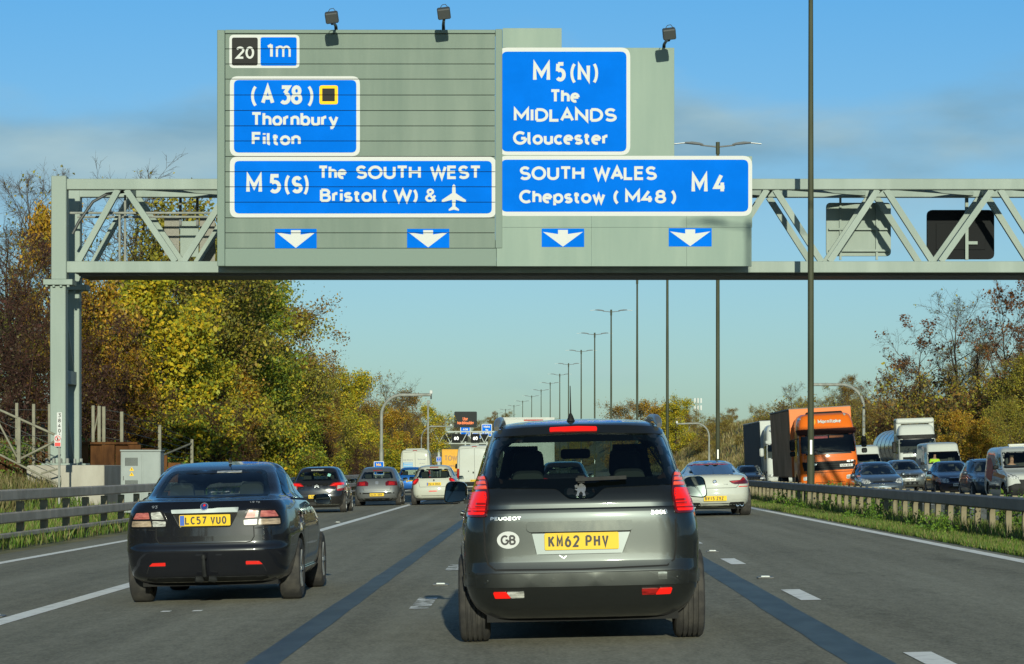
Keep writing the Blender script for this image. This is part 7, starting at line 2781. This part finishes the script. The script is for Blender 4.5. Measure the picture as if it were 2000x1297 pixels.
YEL = [(.48, .37, .02), (.40, .35, .022), (.28, .29, .025), (.54, .36, .018), (.18, .21, .022)]
GRN = [(.13, .19, .022), (.18, .23, .024), (.25, .27, .026), (.09, .14, .02), (.38, .33, .022)]
OLI = [(.20, .19, .03), (.27, .25, .03), (.36, .30, .026), (.14, .14, .03), (.24, .16, .03)]
ORA = [(.40, .20, .018), (.32, .18, .02), (.46, .28, .02), (.22, .13, .025), (.30, .25, .022)]
BRN = [(.20, .11, .03), (.26, .15, .028), (.15, .08, .025), (.30, .19, .025), (.18, .14, .03)]
RED = [(.060, .026, .022), (.085, .034, .026), (.075, .045, .03), (.05, .03, .022), (.12, .10, .035)]
RUS = [(.16, .065, .022), (.12, .045, .018), (.20, .09, .03)]
TREES = {
    'yellow': [make_tree(s, 9, 3.4, .08, 16, 6, 5, 1, 21000, .165, YEL, M_BARK, .26) for s in (1, 2)],
    'green': [make_tree(s, 12, 4.4, .10, 20, 7, 5, 1, 30000, .17, GRN, M_BARK, .30) for s in (3, 4)],
    'olive': [make_tree(s, 12, 4.0, .12, 19, 7, 5, 1, 20000, .155, OLI, M_BARK, .30) for s in (5, 6)],
    'orange': [make_tree(s, 9, 3.2, .10, 16, 6, 5, 1, 19000, .17, ORA, M_BARK, .26) for s in (7, 8)],
    'brown': [make_tree(s, 10, 3.4, .10, 17, 6, 5, 2, 14000, .145, BRN, M_BARK, .26) for s in (9, 10)],
    'red': [make_tree(s, 7.5, 3.0, .05, 9, 5, 6, 3, 6000, .085, RED, M_REDTWIG, .20, stems=5) for s in (11, 12)],
    'bare': [make_tree(s, 12, 3.8, .18, 18, 6, 6, 4, 350, .14, OLI, M_TWIG, .12, keep=.1, upward=.95) for s in (13, 14)],
    'bareleaf': [make_tree(s, 11, 3.8, .15, 18, 6, 6, 3, 2400, .17, RUS, M_TWIG, .12, keep=.12, upward=.9) for s in (15, 16)],
    'scrub': [make_tree(s, 5, 2.6, .05, 8, 5, 5, 2, 6500, .13, OLI + BRN, M_TWIG, .22, stems=5) for s in (17, 18)],
    'yscrub': [make_tree(s, 4, 2.2, .05, 8, 5, 5, 1, 7000, .15, YEL + GRN, M_BARK, .22, stems=4) for s in (19, 20)],
}
LBL = {'yellow': 'yellow-green broadleaf tree', 'green': 'dense green broadleaf tree turning yellow', 'olive': 'tall olive-green thinning tree', 'orange': 'bright orange autumn tree',
       'brown': 'brown half-bare autumn tree', 'red': 'dark reddish-brown twiggy thicket', 'bare': 'tall bare grey tree', 'bareleaf': 'bare tree with clusters of russet leaves',
       'scrub': 'olive-brown scrubby bush', 'yscrub': 'low yellow-green bush'}
CATK = {'red': 'thicket', 'scrub': 'bush', 'yscrub': 'bush'}
NAMEK = {'red': 'thicket', 'scrub': 'bush', 'yscrub': 'bush'}
trng = random.Random(77)


def near(X, Y):
    """the landmark a plant stands behind or above in the view"""
    px = 1058 + F * X / Y
    for lim, w in ((100, 'left of the gantry leg'), (230, 'right of the gantry leg'), (330, 'above the pale cabinet'), (450, 'over left side of black saloon'), (560, 'over right side of black saloon'),
                   (690, 'over the dark hatchback'), (780, 'by the tall curved pole'), (900, 'beyond the white delivery van'), (1150, 'beyond the people carrier'),
                   (1350, 'right of the people carrier roof'), (1480, 'left of the navy-trailered lorry'), (1560, 'above the navy-trailered lorry'), (1700, 'above the orange lorry'),
                   (1760, 'between the orange lorry and the tanker'), (1840, 'above the tanker'), (1920, 'above the navy saloon')):
        if px < lim:
            return w
    return 'above the small white van'


def plant(kind, X, Y, height, where, group=None, sink=.0, wide=1.0):
    if group:
        where = where + ' ' + near(X, Y)
        group = LBL[kind] + ' ' + where
    T = trng.choice(TREES[kind])
    u = X - bend(Y)
    e = empty(NAMEK.get(kind, 'autumn_tree'), (X, Y, groundz(u, Y) - sink), trng.uniform(0, 6.3), label=(LBL[kind] + ' ' + where), cat=CATK.get(kind, 'tree'), group=group)
    s = height / T['H']
    w = s * trng.uniform(.9, 1.15) * wide
    e.scale = (w, w, s)
    link_mesh('trunk', T['trunk'], e)
    link_mesh('branches', T['branches'], e)
    if T['crown']:
        link_mesh('crown', T['crown'], e)
    return e


def tree_at(px, Y, top, kind, where, wide=1.0):
    X = G(px, Y)
    z = groundz(X - bend(Y), Y)
    plant(kind, X, Y, H(top, Y) - z, where, wide=wide)


# left embankment, the trees one can tell apart
for a in [
    (55, 116, 338, 'bare', 'at the left edge, its top above the dark thicket'),
    (14, 120, 395, 'bare', 'lowest and leftmost of the bare trees at the left edge'),
    (215, 126, 316, 'bare', 'whose twigs rise above the left end of the gantry beam'),
    (285, 132, 330, 'bare', 'behind the hanging panel in the left bay of the gantry'),
    (28, 97, 425, 'red', 'left of the gantry leg, nearest the photo edge'),
    (88, 95, 480, 'red', 'directly behind the upper gantry leg'),
    (-30, 92, 470, 'red', 'cut by the left edge of the photo'),
    (205, 100, 590, 'red', 'between the gantry leg and the pale grey cabinet'),
    (262, 105, 690, 'red', 'above the pale grey cabinet'),
    (98, 112, 446, 'orange', 'showing just left of the gantry leg top', .55),
    (40, 108, 400, 'bare', 'in front of the skyline, left of the gantry leg top'),
    (196, 105, 545, 'orange', 'right of the gantry leg, under the beam', .7),
    (240, 107, 660, 'orange', 'small one low down beside the gantry leg'),
    (310, 126, 380, 'olive', 'behind the gantry truss left of the sign boards'),
    (380, 134, 440, 'olive', 'half hidden by the left edge of the planked sign'),
    (470, 152, 500, 'green', 'right under the planked sign board'),
    (425, 140, 560, 'green', 'lower, left of centre under the planked sign board'),
    (530, 170, 520, 'olive', 'sparse one at right end of the mass under the sign'),
    (300, 112, 540, 'yellow', 'between the orange tree and the sign, under the gantry beam'),
    (330, 117, 610, 'yellow', 'low in front, right of the gantry leg'),
    (385, 122, 690, 'yellow', 'low in front above the black saloon roof'),
    (455, 134, 740, 'orange', 'low in front, right of the black saloon roof'),
    (500, 146, 690, 'yellow', 'low in front of the big green tree'),
    (565, 190, 610, 'brown', 'sloping down right of the sign boards'),
    (605, 206, 700, 'brown', 'next to the yellow trees above the dark hatchback'),
    (560, 172, 740, 'green', 'low over the dark hatchback'),
    (640, 226, 720, 'olive', 'behind the bright yellow tree near the camera pole'),
    (672, 232, 738, 'yellow', 'bright one left of the curved camera pole'),
    (620, 196, 800, 'orange', 'low one above the grey hatchback'),
    (735, 300, 728, 'bare', 'right behind the curved camera pole'),
    (775, 322, 742, 'bare', 'right of the curved camera pole'),
    (700, 270, 742, 'brown', 'beside the curved camera pole'),
    (812, 345, 772, 'brown', 'under the tip of the curved camera pole'),
    (765, 290, 812, 'orange', 'low one behind the white delivery van'),
    (832, 390, 795, 'yellow', 'at the far end of the left bank'),
]:
    tree_at(*a)
# further wood on the left bank
r = random.Random(3)
WG = {}
for k in range(46):
    Y = r.uniform(112, 380)
    u = -r.uniform(23, 36)
    kind = r.choice(['green', 'olive', 'yellow', 'bare', 'bare', 'olive', 'green'])
    plant(kind, u + bend(Y), Y, r.uniform(5.5, 8.0) if Y < 330 else r.uniform(6, 8), 'in the back row', 'back row of %s on the left bank' % LBL[kind])
for k in range(60):
    Y = 100 + 250 * r.random() ** 1.2
    u = -r.uniform(14.5, 20)
    kind = r.choice(['yscrub', 'scrub', 'yscrub', 'red'])
    plant(kind, u + bend(Y), Y, r.uniform(2.2, 4.2), 'low on the left bank', 'low %s along the foot of the left bank' % LBL[kind])
for k in range(26):
    Y = r.uniform(330, 620)
    u = -r.uniform(15, 30)
    kind = r.choice(['bare', 'brown', 'olive', 'scrub', 'yellow'])
    plant(kind, u + bend(Y), Y, r.uniform(5.5, 9), 'in the far left wood', 'far %s on the left' % LBL[kind])
# right bank
for a in [
    (1800, 196, 640, 'bareleaf', 'leftmost big one above the tanker cab'),
    (1855, 188, 585, 'bare', 'above the white panel van on the right'),
    (1905, 182, 600, 'bare', 'second from the right edge above the vans'),
    (1965, 176, 578, 'bareleaf', 'tallest, at the right edge'),
    (2015, 172, 560, 'bareleaf', 'cut by the right edge of the photo'),
    (1765, 205, 705, 'bareleaf', 'smaller one above the tanker barrel'),
    (1785, 192, 745, 'scrub', 'above the tanker barrel'),
    (1850, 182, 725, 'scrub', 'dense and wide behind the tanker cab'),
    (1920, 172, 700, 'scrub', 'dense above the small white van'),
    (1985, 166, 690, 'olive', 'dense at the right edge'),
    (1868, 152, 818, 'orange', 'low one right of the tanker cab'),
    (1915, 146, 815, 'orange', 'low one above the blue-grey car'),
    (1985, 140, 790, 'olive', 'low one above the small white van at the right edge'),
    (1730, 230, 790, 'scrub', 'pale one right of the curved pole behind the orange lorry'),
    (1545, 300, 752, 'bare', 'round-topped, left of the orange lorry roof'),
    (1515, 315, 782, 'scrub', 'low, left of the orange lorry roof'),
    (1600, 285, 772, 'bare', 'just above the orange lorry roof'),
    (1650, 262, 768, 'bare', 'under the curved pole on the right'),
    (1700, 245, 755, 'bare', 'between the curved pole and the big trees'),
    (1625, 270, 790, 'scrub', 'above the orange lorry roof'),
    (1680, 250, 790, 'scrub', 'right of the orange lorry'),
    (1318, 470, 786, 'yellow', 'on the skyline right of the people carrier'),
    (1288, 480, 790, 'orange', 'on the skyline beside the yellow one over the people carrier'),
    (1248, 490, 790, 'brown', 'on the skyline over the people carrier\'s right corner'),
    (1215, 500, 795, 'brown', 'leftmost on the skyline over the people carrier\'s right corner'),
    (1385, 430, 812, 'scrub', 'rounded, on the hill left of the white coupe\'s lamp column'),
]:
    tree_at(*a)
for k in range(80):
    Y = 150 + 350 * r.random()
    u = r.uniform(27, 44)
    kind = r.choice(['scrub', 'scrub', 'scrub', 'brown', 'bare']) if Y < 330 else 'scrub'
    h = r.uniform(1.6, 3.6) if kind == 'scrub' else r.uniform(4, 6.5)
    if Y > 300 and u < 38:
        h *= .55
    plant(kind, u + bend(Y), Y, h, 'on the right bank', '%s on the right bank' % LBL[kind])
for k in range(30):
    Y = r.uniform(500, 800)
    u = r.uniform(27, 46)
    kind = r.choice(['scrub', 'brown', 'olive'])
    plant(kind, u + bend(Y), Y, r.uniform(3, 6), 'by the far bend', 'far %s by the bend' % LBL[kind])
for k in range(34):
    Y = r.uniform(1130, 1260)
    X = r.uniform(-80, 10)
    kind = r.choice(['brown', 'bare', 'olive', 'scrub'])
    plant(kind, X, Y, r.uniform(5, 8), 'on the distant hill', '%s on the distant hill' % LBL[kind])
# ------------------------------------------------------------------ roadside equipment on the left
def at(px, py, Y):
    return (G(px, Y), Y, H(py, Y))


def bars(e, name, items, m, smooth=None):
    """each item a tube path in world space, one part each"""
    o = Vector(e.location)
    for pts, rad in items:
        MB().tube([Vector(p) - o for p in pts], rad, 8).build(name, m, e, smooth or 50)


# rusty steel piles holding the bank back behind the plinth
pw_ = empty('retaining_wall', (G(60, 79.5), 79.5, groundz(-15, 79.5)), label='rusty brown sheet-pile wall behind the gantry plinth and the pale cabinet', cat='retaining wall')
o_ = Vector(pw_.location)
x = -16.6
k = 0
while x < -10.9:
    top = 1.98 - max(0, x + 12.4) * .55 - max(0, -14.6 - x) * .25
    dy = .12 if k % 2 else 0
    MB().box(x - o_.x, x + .395 - o_.x, dy, dy + .1, -1.2, top - o_.z, c=.012).build('pile', M_RUST, pw_)
    x += .40
    k += 1
MB().box(-16.7 - o_.x, -12.3 - o_.x, -.06, .26, 1.985 - o_.z, 2.06 - o_.z, c=.01).build('capping_beam', M_RUST, pw_)
# sloping wing of piles beside the steps
pw2 = empty('retaining_wall', (G(20, 74), 74, groundz(-15, 74)), label='rusty sloping steel wing wall beside the steps at the left edge', cat='retaining wall')
o_ = Vector(pw2.location)
x = -15.6
while x < -13.3:
    top = 1.62 - (x + 15.6) * .40
    MB().box(x - o_.x, x + .395 - o_.x, -.02 if k % 2 else .06, .12, -1.4, top - o_.z, c=.012).build('pile', M_RUST, pw2)
    x += .40
    k += 1
# handrail down the steps
hr = empty('stair_handrail', at(60, 905, 72.6), label='galvanised steel handrail sloping down the bank steps, left of the gantry leg', cat='handrail')
Yh = 72.6
bars(hr, 'rail', [([at(-40, 783, Yh), at(107, 849, Yh)], .035), ([at(-40, 868, Yh), at(114, 946, Yh)], .03)], M_FENCEP)
bars(hr, 'wire', [([at(-40, 783 + q, Yh), at(107, 849 + q, Yh)], .008) for q in (22, 44, 66)], M_DKSTEEL)
bars(hr, 'brace', [([at(-12, 808, Yh), at(33, 893, Yh)], .03), ([at(36, 898, Yh), at(107, 862, Yh)], .032), ([at(80, 925, Yh), at(112, 916, Yh)], .025)], M_FENCEP)
for px in (37,):
    MB().box(-.05, .05, -.05, .05, H(905, Yh) - hr.location.z, H(815, Yh) - hr.location.z, c=.01).build('post', M_FENCEP, hr, loc=(G(px, Yh) - hr.location.x, 0, 0))
# tall wire-fence posts
wf = empty('wire_fence', at(66, 905, 77), label='tall galvanised fence posts with thin wires behind the steps, left of the gantry leg', cat='fence')
for px, y0, y1 in ((33, 787, 905), (66, 789, 906), (97, 789, 900)):
    MB().box(-.045, .045, -.045, .045, H(y1, 77) - wf.location.z - .6, H(y0, 77) - wf.location.z, c=.01).build('post', M_FENCEP, wf, loc=(G(px, 77) - wf.location.x, 0, 0))
bars(wf, 'wire', [([at(20, y, 77), at(100, y + 1, 77)], .006) for y in (800, 825, 850, 875)], M_DKSTEEL)
wf = empty('wire_fence', at(238, 900, 80), label='galvanised wire fence stepping down behind the pale cabinet, right of the gantry leg', cat='fence')
for px, y0, y1, Y in ((182, 792, 895, 80), (194, 793, 893, 80), (203, 794, 893, 80.2), (238, 804, 900, 80), (312, 830, 905, 84), (375, 858, 910, 88)):
    MB().box(-.05, .05, -.05, .05, H(y1, Y) - wf.location.z - .6, H(y0, Y) - wf.location.z, c=.01).build('post', M_FENCEP, wf, loc=(G(px, Y) - wf.location.x, Y - 80, 0))
bars(wf, 'wire', [([at(203, 800 + q, 80.2), at(238, 806 + q, 80), at(312, 832 + q * .8, 84), at(375, 860 + q * .5, 88)], .007) for q in (0, 18, 36, 54, 72)], M_DKSTEEL)
bars(wf, 'brace', [([at(312, 892, 84), at(374, 866, 88)], .035), ([at(182, 800, 80), at(178, 858, 80)], .025), ([at(194, 795, 80), at(183, 850, 80)], .02)], M_FENCEP)
# cabinet
M_CAB = mat('cabinet_grey', (0.235, 0.265, 0.255), rough=0.6, spec=.2, col2=(.27, .30, .29), vscale=1.5)
cb = empty('electrical_cabinet', (G(274, 72.5), 72.5, groundz(-11.2, 72.5)), label='pale grey roadside electrical cabinet with two yellow warning triangles, behind the crash barrier', cat='cabinet')
o_ = Vector(cb.location)


def cpart(name, px0, px1, py0, py1, y0, y1, m, c=.006, parent=None):
    mb = MB().box(G(px0, 72.5) - o_.x, G(px1, 72.5) - o_.x, y0, y1, H(py1, 72.5) - o_.z, H(py0, 72.5) - o_.z, c=c)
    return mb.build(name, m, parent or cb)


cpart('housing', 235.5, 313.5, 882, 1002, 0, .7, M_CAB, .02)
cpart('lid', 234.5, 315, 878.5, 881.8, -.03, .74, M_CAB, .01)
dr = cpart('door', 240, 277, 886, 996, -.016, -.001, M_CAB)
cpart('door', 279.5, 311, 886, 996, -.012, -.001, M_CAB)
for k in range(12):
    for y0, y1 in ((894, 910), (938, 946)):
        cpart('vent_slot', 244.5 + 2.1 * k, 245.7 + 2.1 * k, y0, y1, -.0185, -.017, M_DARKGAP, .0, dr)
cpart('lock', 240.5, 242, 930, 938, -.035, -.017, M_DKSTEEL, .0, dr)
for cy in (915.5, 925.5):
    tri = [(G(253, 72.5) - o_.x, H(cy + 4, 72.5) - o_.z), (G(262, 72.5) - o_.x, H(cy + 4, 72.5) - o_.z), (G(257.5, 72.5) - o_.x, H(cy - 3.6, 72.5) - o_.z)]
    w_ = MB().prism(tri, -.021, -.018).build('warning_triangle', M_SIGNYELLOW, dr)
    MB().bar((G(257.5, 72.5) - o_.x, -.022, H(cy + 2.5, 72.5) - o_.z), (G(257.5, 72.5) - o_.x, -.022, H(cy - 1, 72.5) - o_.z), .018, .004).build('symbol', M_SIGNBLACK, dr)
# marker post
mpst = empty('marker_post', at(115, 948, 70.5), label='narrow white number post reading 3840A with red and white sign, before the gantry leg', cat='sign')
o_ = Vector(mpst.location)
Q = lambda px, py: (G(px, 70.5) - o_.x, H(py, 70.5) - o_.z)
a, b = Q(113, 985), Q(117, 853)
MB().box(a[0], b[0], .03, .08, a[1], b[1], c=.005).build('post', M_GALV, mpst)
a, b = Q(111, 856), Q(121, 805.5)
MB().box(a[0], b[0], 0, .02, a[1], b[1], c=.003).build('number_plate', M_SIGNWHITE, mpst)
args = []
for ch, y0, y1 in (('3', 807.5, 815), ('8', 817.5, 825), ('4', 827.5, 835), ('0', 837.5, 845), ('A', 847, 852)):
    p0, p1 = Q(113.6, y1), Q(118.8, y0)
    args.append((ch, p0[0], p1[0], p0[1], p1[1], .018))
letters(MB(), args, -.003).build('lettering', M_SIGNBLACK, mpst)
a, b = Q(106.5, 872.5), Q(119.5, 849)
sg = MB().box(a[0], b[0], -.03, -.012, a[1], b[1], c=.003).build('prohibition_plate', M_SIGNWHITE, mpst)
c_, d_ = Q(113, 856.5)
ring = [(c_ + .07 * math.cos(t), -.034, d_ + .07 * math.sin(t)) for t in np.linspace(0, 2 * PI, 18)]
MB().tube(ring, .009, 5, cap=False).build('red_ring', M_REFLECT, sg)
MB().bar((c_ - .05, -.036, d_ + .05), (c_ + .05, -.036, d_ - .05), .018, .006, up=(0, 1, 0)).build('red_slash', M_REFLECT, sg)
MB().tube([(c_, -.032, d_ + .03), (c_ - .005, -.032, d_ - .05)], .014, 6).build('walker_symbol', M_SIGNBLACK, sg)
a, b = Q(107.5, 871.5), Q(118.5, 864.5)
MB().box(a[0], b[0], -.034, -.031, a[1], b[1]).build('red_panel', M_REFLECT, sg)

# ------------------------------------------------------------------ camera poles and masts
def curved_pole(label, px, Y, py_top, px_tip, py_tip, r=.105, join=None):
    X = G(px, Y)
    u = X - bend(Y)
    z0 = groundz(u, Y)
    e = empty('camera_pole', (X, Y, z0), label=label, cat='camera pole')
    zt, xt, ztip = H(py_top, Y) - z0, G(px_tip, Y) - X, H(py_tip, Y) - z0
    sgn = 1 if xt > 0 else -1
    rad = abs(xt) * .42
    zc = zt - rad * .98
    pts = [(0, 0, zc * .55)]
    for k in range(9):
        t = PI / 2 * k / 8 * .93
        pts.append((sgn * rad * (1 - math.cos(t)), 0, zc + rad * math.sin(t)))
    pts.append((xt, 0, ztip))
    MB().tube([(0, 0, -.3), (0, 0, zc * .55)], r * 1.35, 10).build('base_column', M_GALV, e, smooth=40)
    MB().tube(pts, r, 10).build('curved_arm', M_GALV, e, smooth=50)
    MB().box(xt - .1, xt + .1, -.12, .1, ztip + .05, ztip + .3, c=.04).build('camera_head', M_SIGNWHITE, e)
    MB().tube([(xt, 0, ztip - .3), (xt, 0, ztip + .1)], .05, 8).build('bracket', M_DKSTEEL, e, smooth=40)
    return e


curved_pole('tall curved grey camera pole arching over the left verge beside the white delivery van', 745, 176, 772, 842, 771)
curved_pole('second smaller curved camera pole farther off, beside the distant gantry', 823, 330, 833, 881, 833, r=.08)
curved_pole('curved camera pole behind the orange lorry, arching to the left', 1687, 182, 752, 1581, 751)
curved_pole('small curved camera pole left of the navy-trailered lorry on the right', 1385, 268, 827, 1322, 828, r=.09)
X, Y = G(836, 300), 300
e = empty('mast', (X, Y, groundz(X - bend(Y), Y)), label='slim straight grey mast left of the distant message sign', cat='mast')
MB().tube([(0, 0, -.3), (0, 0, H(782, Y) - e.location.z)], [.16, .10], 10).build('pole', M_GALV, e, smooth=40)
MB().box(-.12, .25, -.15, .15, H(789, Y) - e.location.z, H(782, Y) - e.location.z, c=.04).build('head', M_GALV, e)
# phone mast on the skyline
Y = 1100
X = G(1363, Y)
e = empty('phone_mast', (X, Y, groundz(X - bend(Y), Y)), label='slim lattice phone mast with antenna panels on the skyline, right of centre', cat='mast')
z1 = H(777, Y) - e.location.z
for dx, dy in ((-.6, -.6), (.6, -.6), (.6, .6), (-.6, .6)):
    MB().bar((dx, dy, -1), (dx * .6, dy * .6, z1), .22, .22).build('leg', M_GALV, e)
for k in range(12):
    z = z1 * (.2 + .066 * k)
    s = .6 - .4 * .6 * z / z1
    MB().bar((-s, -s, z), (s, -s, z + z1 * .06), .14, .14).build('lattice_bar', M_GALV, e)
for z in (z1 - 1.2, z1 - 4.2):
    for dx in (-1.3, 0, 1.3):
        MB().box(dx - .3, dx + .3, -1.2, -.9, z - 1.0, z + 1.0).build('antenna_panel', M_SIGNWHITE, e)
# location signs
def loc_sign(label, px, py0, py1, w, Y, third):
    X = G(px, Y)
    z0 = groundz(X - bend(Y), Y)
    e = empty('location_sign', (X, Y, z0), label=label, cat='road sign')
    h0, h1 = H(py1, Y) - z0, H(py0, Y) - z0
    ww_ = w * Y / F / 2
    for s in (-.6, .6):
        MB().box(s * ww_ - .03, s * ww_ + .03, .02, .08, -.3, h1 - .05).build('post', M_GALV, e)
    MB().prism(rrect(-ww_, ww_, h0, h1, .06), -.01, .01).build('sign_border', M_SIGNWHITE, e)
    MB().prism(rrect(-ww_ + .04, ww_ - .04, h0 + .04, h1 - .04, .04), -.02, -.011).build('sign_face', M_SIGNBLUE, e)
    hh = (h1 - h0)
    letters(MB(), [('M4', -ww_ * .5, ww_ * .5, h1 - hh * .36, h1 - hh * .14, hh * .045), ('A', -ww_ * .16, ww_ * .16, h1 - hh * .63, h1 - hh * .43, hh * .045), (third, -ww_ * .55, ww_ * .55, h1 - hh * .88, h1 - hh * .70, hh * .04)], -.024, step=.002).build('lettering', M_SIGNYELLOW, e)


loc_sign('small blue M4 location sign with yellow letters, above the grey hatchback', 740, 901, 928, 20, 150, '30.8')
loc_sign('farther small blue location sign, left of the yellow box lorry', 857, 892, 902, 9.5, 300, '31.2')

# ------------------------------------------------------------------ distant gantry with message sign
Y = 560
s_ = F / Y
gf = empty('sign_gantry', (G(833, Y), Y, groundz(G(833, Y) - bend(Y), Y)), label='distant steel gantry with dark message sign and lane signals, over the far traffic', cat='gantry')
o_ = Vector(gf.location)
M_FARSTEEL = mat('far_gantry_steel', (.30, .33, .30), rough=.6)
D = lambda px, py, dy=0: (G(px, Y) - o_.x, dy, H(py, Y) - o_.z)
bars_ = lambda nm, p, q, w, m=M_FARSTEEL: MB().bar(p, q, w, w, up=(0, 1, 0)).build(nm, m, gf)
for dy in (0, 2.0):
    bars_('chord', D(829, 843, dy), D(1012, 843, dy), .26)
    bars_('chord', D(838, 866, dy), D(1012, 866, dy), .26)
    px = 836
    up = True
    while px < 1000:
        a, b = (D(px, 865, dy), D(px + 11, 844, dy)) if up else (D(px, 844, dy), D(px + 11, 865, dy))
        bars_('diagonal', a, b, .15)
        px += 11
        up = not up
    bars_('leg', D(857, 866, dy), D(857, 915, dy), .40)
    bars_('leg', D(1010, 843, dy), D(1010, 915, dy), .40)
ms = empty('message_sign', (G(909, Y), Y - .8, H(834, Y)), label='dark electronic message sign reading Use hardshoulder on top of the distant gantry', cat='road sign')
o2 = Vector(ms.location)
E_ = lambda px, py: (G(px, Y) - o2.x, H(py, Y) - o2.z)
a, b = E_(887.5, 835), E_(931.5, 804)
MB().prism(rrect(a[0], b[0], a[1], b[1], .25), 0, .8).build('housing', mat('message_sign_black', (.022, .028, .03), rough=.6, spec=.1), ms)
MB().prism(rrect(a[0] + .12, b[0] - .12, a[1] + .12, b[1] - .12, .15), -.03, -.005).build('screen', mat('message_screen', (.012, .016, .017), rough=.5, spec=.1), ms)
M_LED = mat('amber_led', (.3, .06, .01), emit=(1.0, .22, .05), estr=.42)
u0, u1 = E_(904, 821.5), E_(914, 814.5)
h0, h1 = E_(893.5, 829), E_(926, 822.5)
letters(MB(), [('Use', u0[0], u1[0], u0[1], u1[1], .13), ('hardshoulder', h0[0], h1[0], h0[1], h1[1], .12)], -.05, step=.01).build('lettering', M_LED, ms)
for px, w in ((891.5, 9), (928.5, 9)):
    sgn_ = empty('lane_signal', (G(px, Y), Y - .5, H(856, Y)), label=('lane signal showing 60 under the left end of the distant message sign' if px < 900 else 'lane signal showing 60 under the right end of the distant message sign'), cat='road sign')
    MB().prism(rrect(-.95, .95, -.95, .95, .15), 0, .3).build('housing', M_SIGBLACK, sgn_)
    letters(MB(), [('60', -.5, .5, -.38, .38, .15)], -.03, step=.01).build('lettering', mat('signal_white', (.5, .5, .5), emit=(1, 1, .95), estr=.5), sgn_)
for px in (874, 906, 946):
    sgn_ = empty('lane_signal', (G(px, Y), Y + 1.0, H(855, Y)), label='blank dark lane signal inside the distant gantry truss', cat='road sign', group='blank lane signals in the distant gantry')
    MB().prism(rrect(-.8, .8, -.8, .8, .15), 0, .3).build('housing', M_SIGBLACK, sgn_)
    MB().box(-.06, .06, .31, .4, -1.2, 1.2).build('bracket', M_DKSTEEL, sgn_)
# blue boards of the gantry beyond
Y2 = 760


def far_board(label, px0, px1, py0, py1, lines):
    X = G((px0 + px1) / 2, Y2)
    e = empty('direction_sign', (X, Y2, H(py1, Y2)), label=label, cat='road sign')
    w_ = (px1 - px0) * Y2 / F / 2
    h_ = (py1 - py0) * Y2 / F
    MB().prism(rrect(-w_, w_, 0, h_, .3), 0, .15).build('sign_border', M_SIGNWHITE, e)
    MB().prism(rrect(-w_ + .2, w_ - .2, .2, h_ - .2, .2), -.06, -.01).build('sign_face', M_SIGNBLUE, e)
    letters(MB(), [(t, -w_ * a, w_ * a, h_ * z0, h_ * z1, .16) for (t, a, z0, z1) in lines], -.08, step=.012).build('lettering', M_SIGNWHITE, e)
    MB().box(-.2, .2, .2, .6, -H(py1, Y2) - 1, 0).build('post', M_FARSTEEL, e)


far_board('distant blue sign reading M5(N) The Midlands, right of the dark message sign', 940.5, 961, 828, 853, [('M5(N)', .6, .70, .86), ('The', .3, .46, .60), ('MIDLANDS', .78, .24, .38)])
far_board('distant blue sign half hidden under the dark message sign', 899, 919, 833, 852, [('A38', .5, .6, .8)])
far_board('distant blue sign reading South West, low between the two lane signals', 922, 940, 845, 857, [('SOUTH', .7, .55, .8), ('WEST', .6, .15, .4)])
# long dry grass on the near bank
g = link_mesh('bank_grass', blades('bank_grass', scatter(45000, -19.5, -13.5, 66, 112, 21, 1.1), 0.42, 0.014, [(.22, .18, .075), (.16, .14, .05), (.10, .12, .03), (.27, .22, .10)], 22))
g['kind'] = 'stuff'
rr_ = random.Random(12)
for k in range(26):
    Yb = rr_.uniform(64, 100)
    ub = -rr_.uniform(11.6, 15.5) if Yb > 84 else -rr_.uniform(14.8, 17)
    o = link_mesh('weed', rr_.choice([wm[1], wm[3]]))
    o.location = (ub, Yb, groundz(ub, Yb) - .03)
    q = rr_.uniform(1.2, 2.4)
    o.scale = (q, q, q)
    o.rotation_euler = (0, 0, rr_.uniform(0, 6))
    tag(o, 'scrubby weed on the bank beside the gantry leg and steps', 'weed', 'scrubby weeds on the left bank')

pts_ = np.concatenate([scatter(34000, 24.9, 42, 210, 520, 31, 1.2), scatter(9000, 25.2, 33, 120, 215, 32, 1.0)])
g = link_mesh('bank_grass', blades('bank_grass', pts_, 0.75, 0.05, [(.30, .24, .10), (.24, .19, .07), (.17, .17, .045), (.36, .29, .13), (.20, .14, .06)], 33))
g['kind'] = 'stuff'

# the wooded cutting goes on behind the camera: one far mass, seen only in the cars' paint and glass
rng_ = np.random.default_rng(91)
n_ = 26000
k_ = rng_.uniform(0, 1, n_)
xx = np.where(k_ < .4, rng_.uniform(-160, 160, n_), np.where(k_ < .7, rng_.uniform(-34, -19, n_), rng_.uniform(27, 42, n_)))
yy = np.where(k_ < .4, rng_.uniform(-300, -270, n_), rng_.uniform(-270, -8, n_))
zz = rng_.uniform(0, 1, n_) ** .8 * (8 + 4 * np.sin(xx * .21 + yy * .13) + 2 * np.sin(xx * .7 + yy * .41))
pal_ = np.array(OLI + BRN + YEL)
g = link_mesh('woodland', quads_mesh('woodland', leaf_quads(np.stack([xx, yy, zz], 1), 2.0, rng_), leafmat('tree_leaf', .30), pal_[rng_.integers(0, len(pal_), n_)] * rng_.uniform(.5, 1.0, (n_, 1))))
g['kind'] = 'stuff'
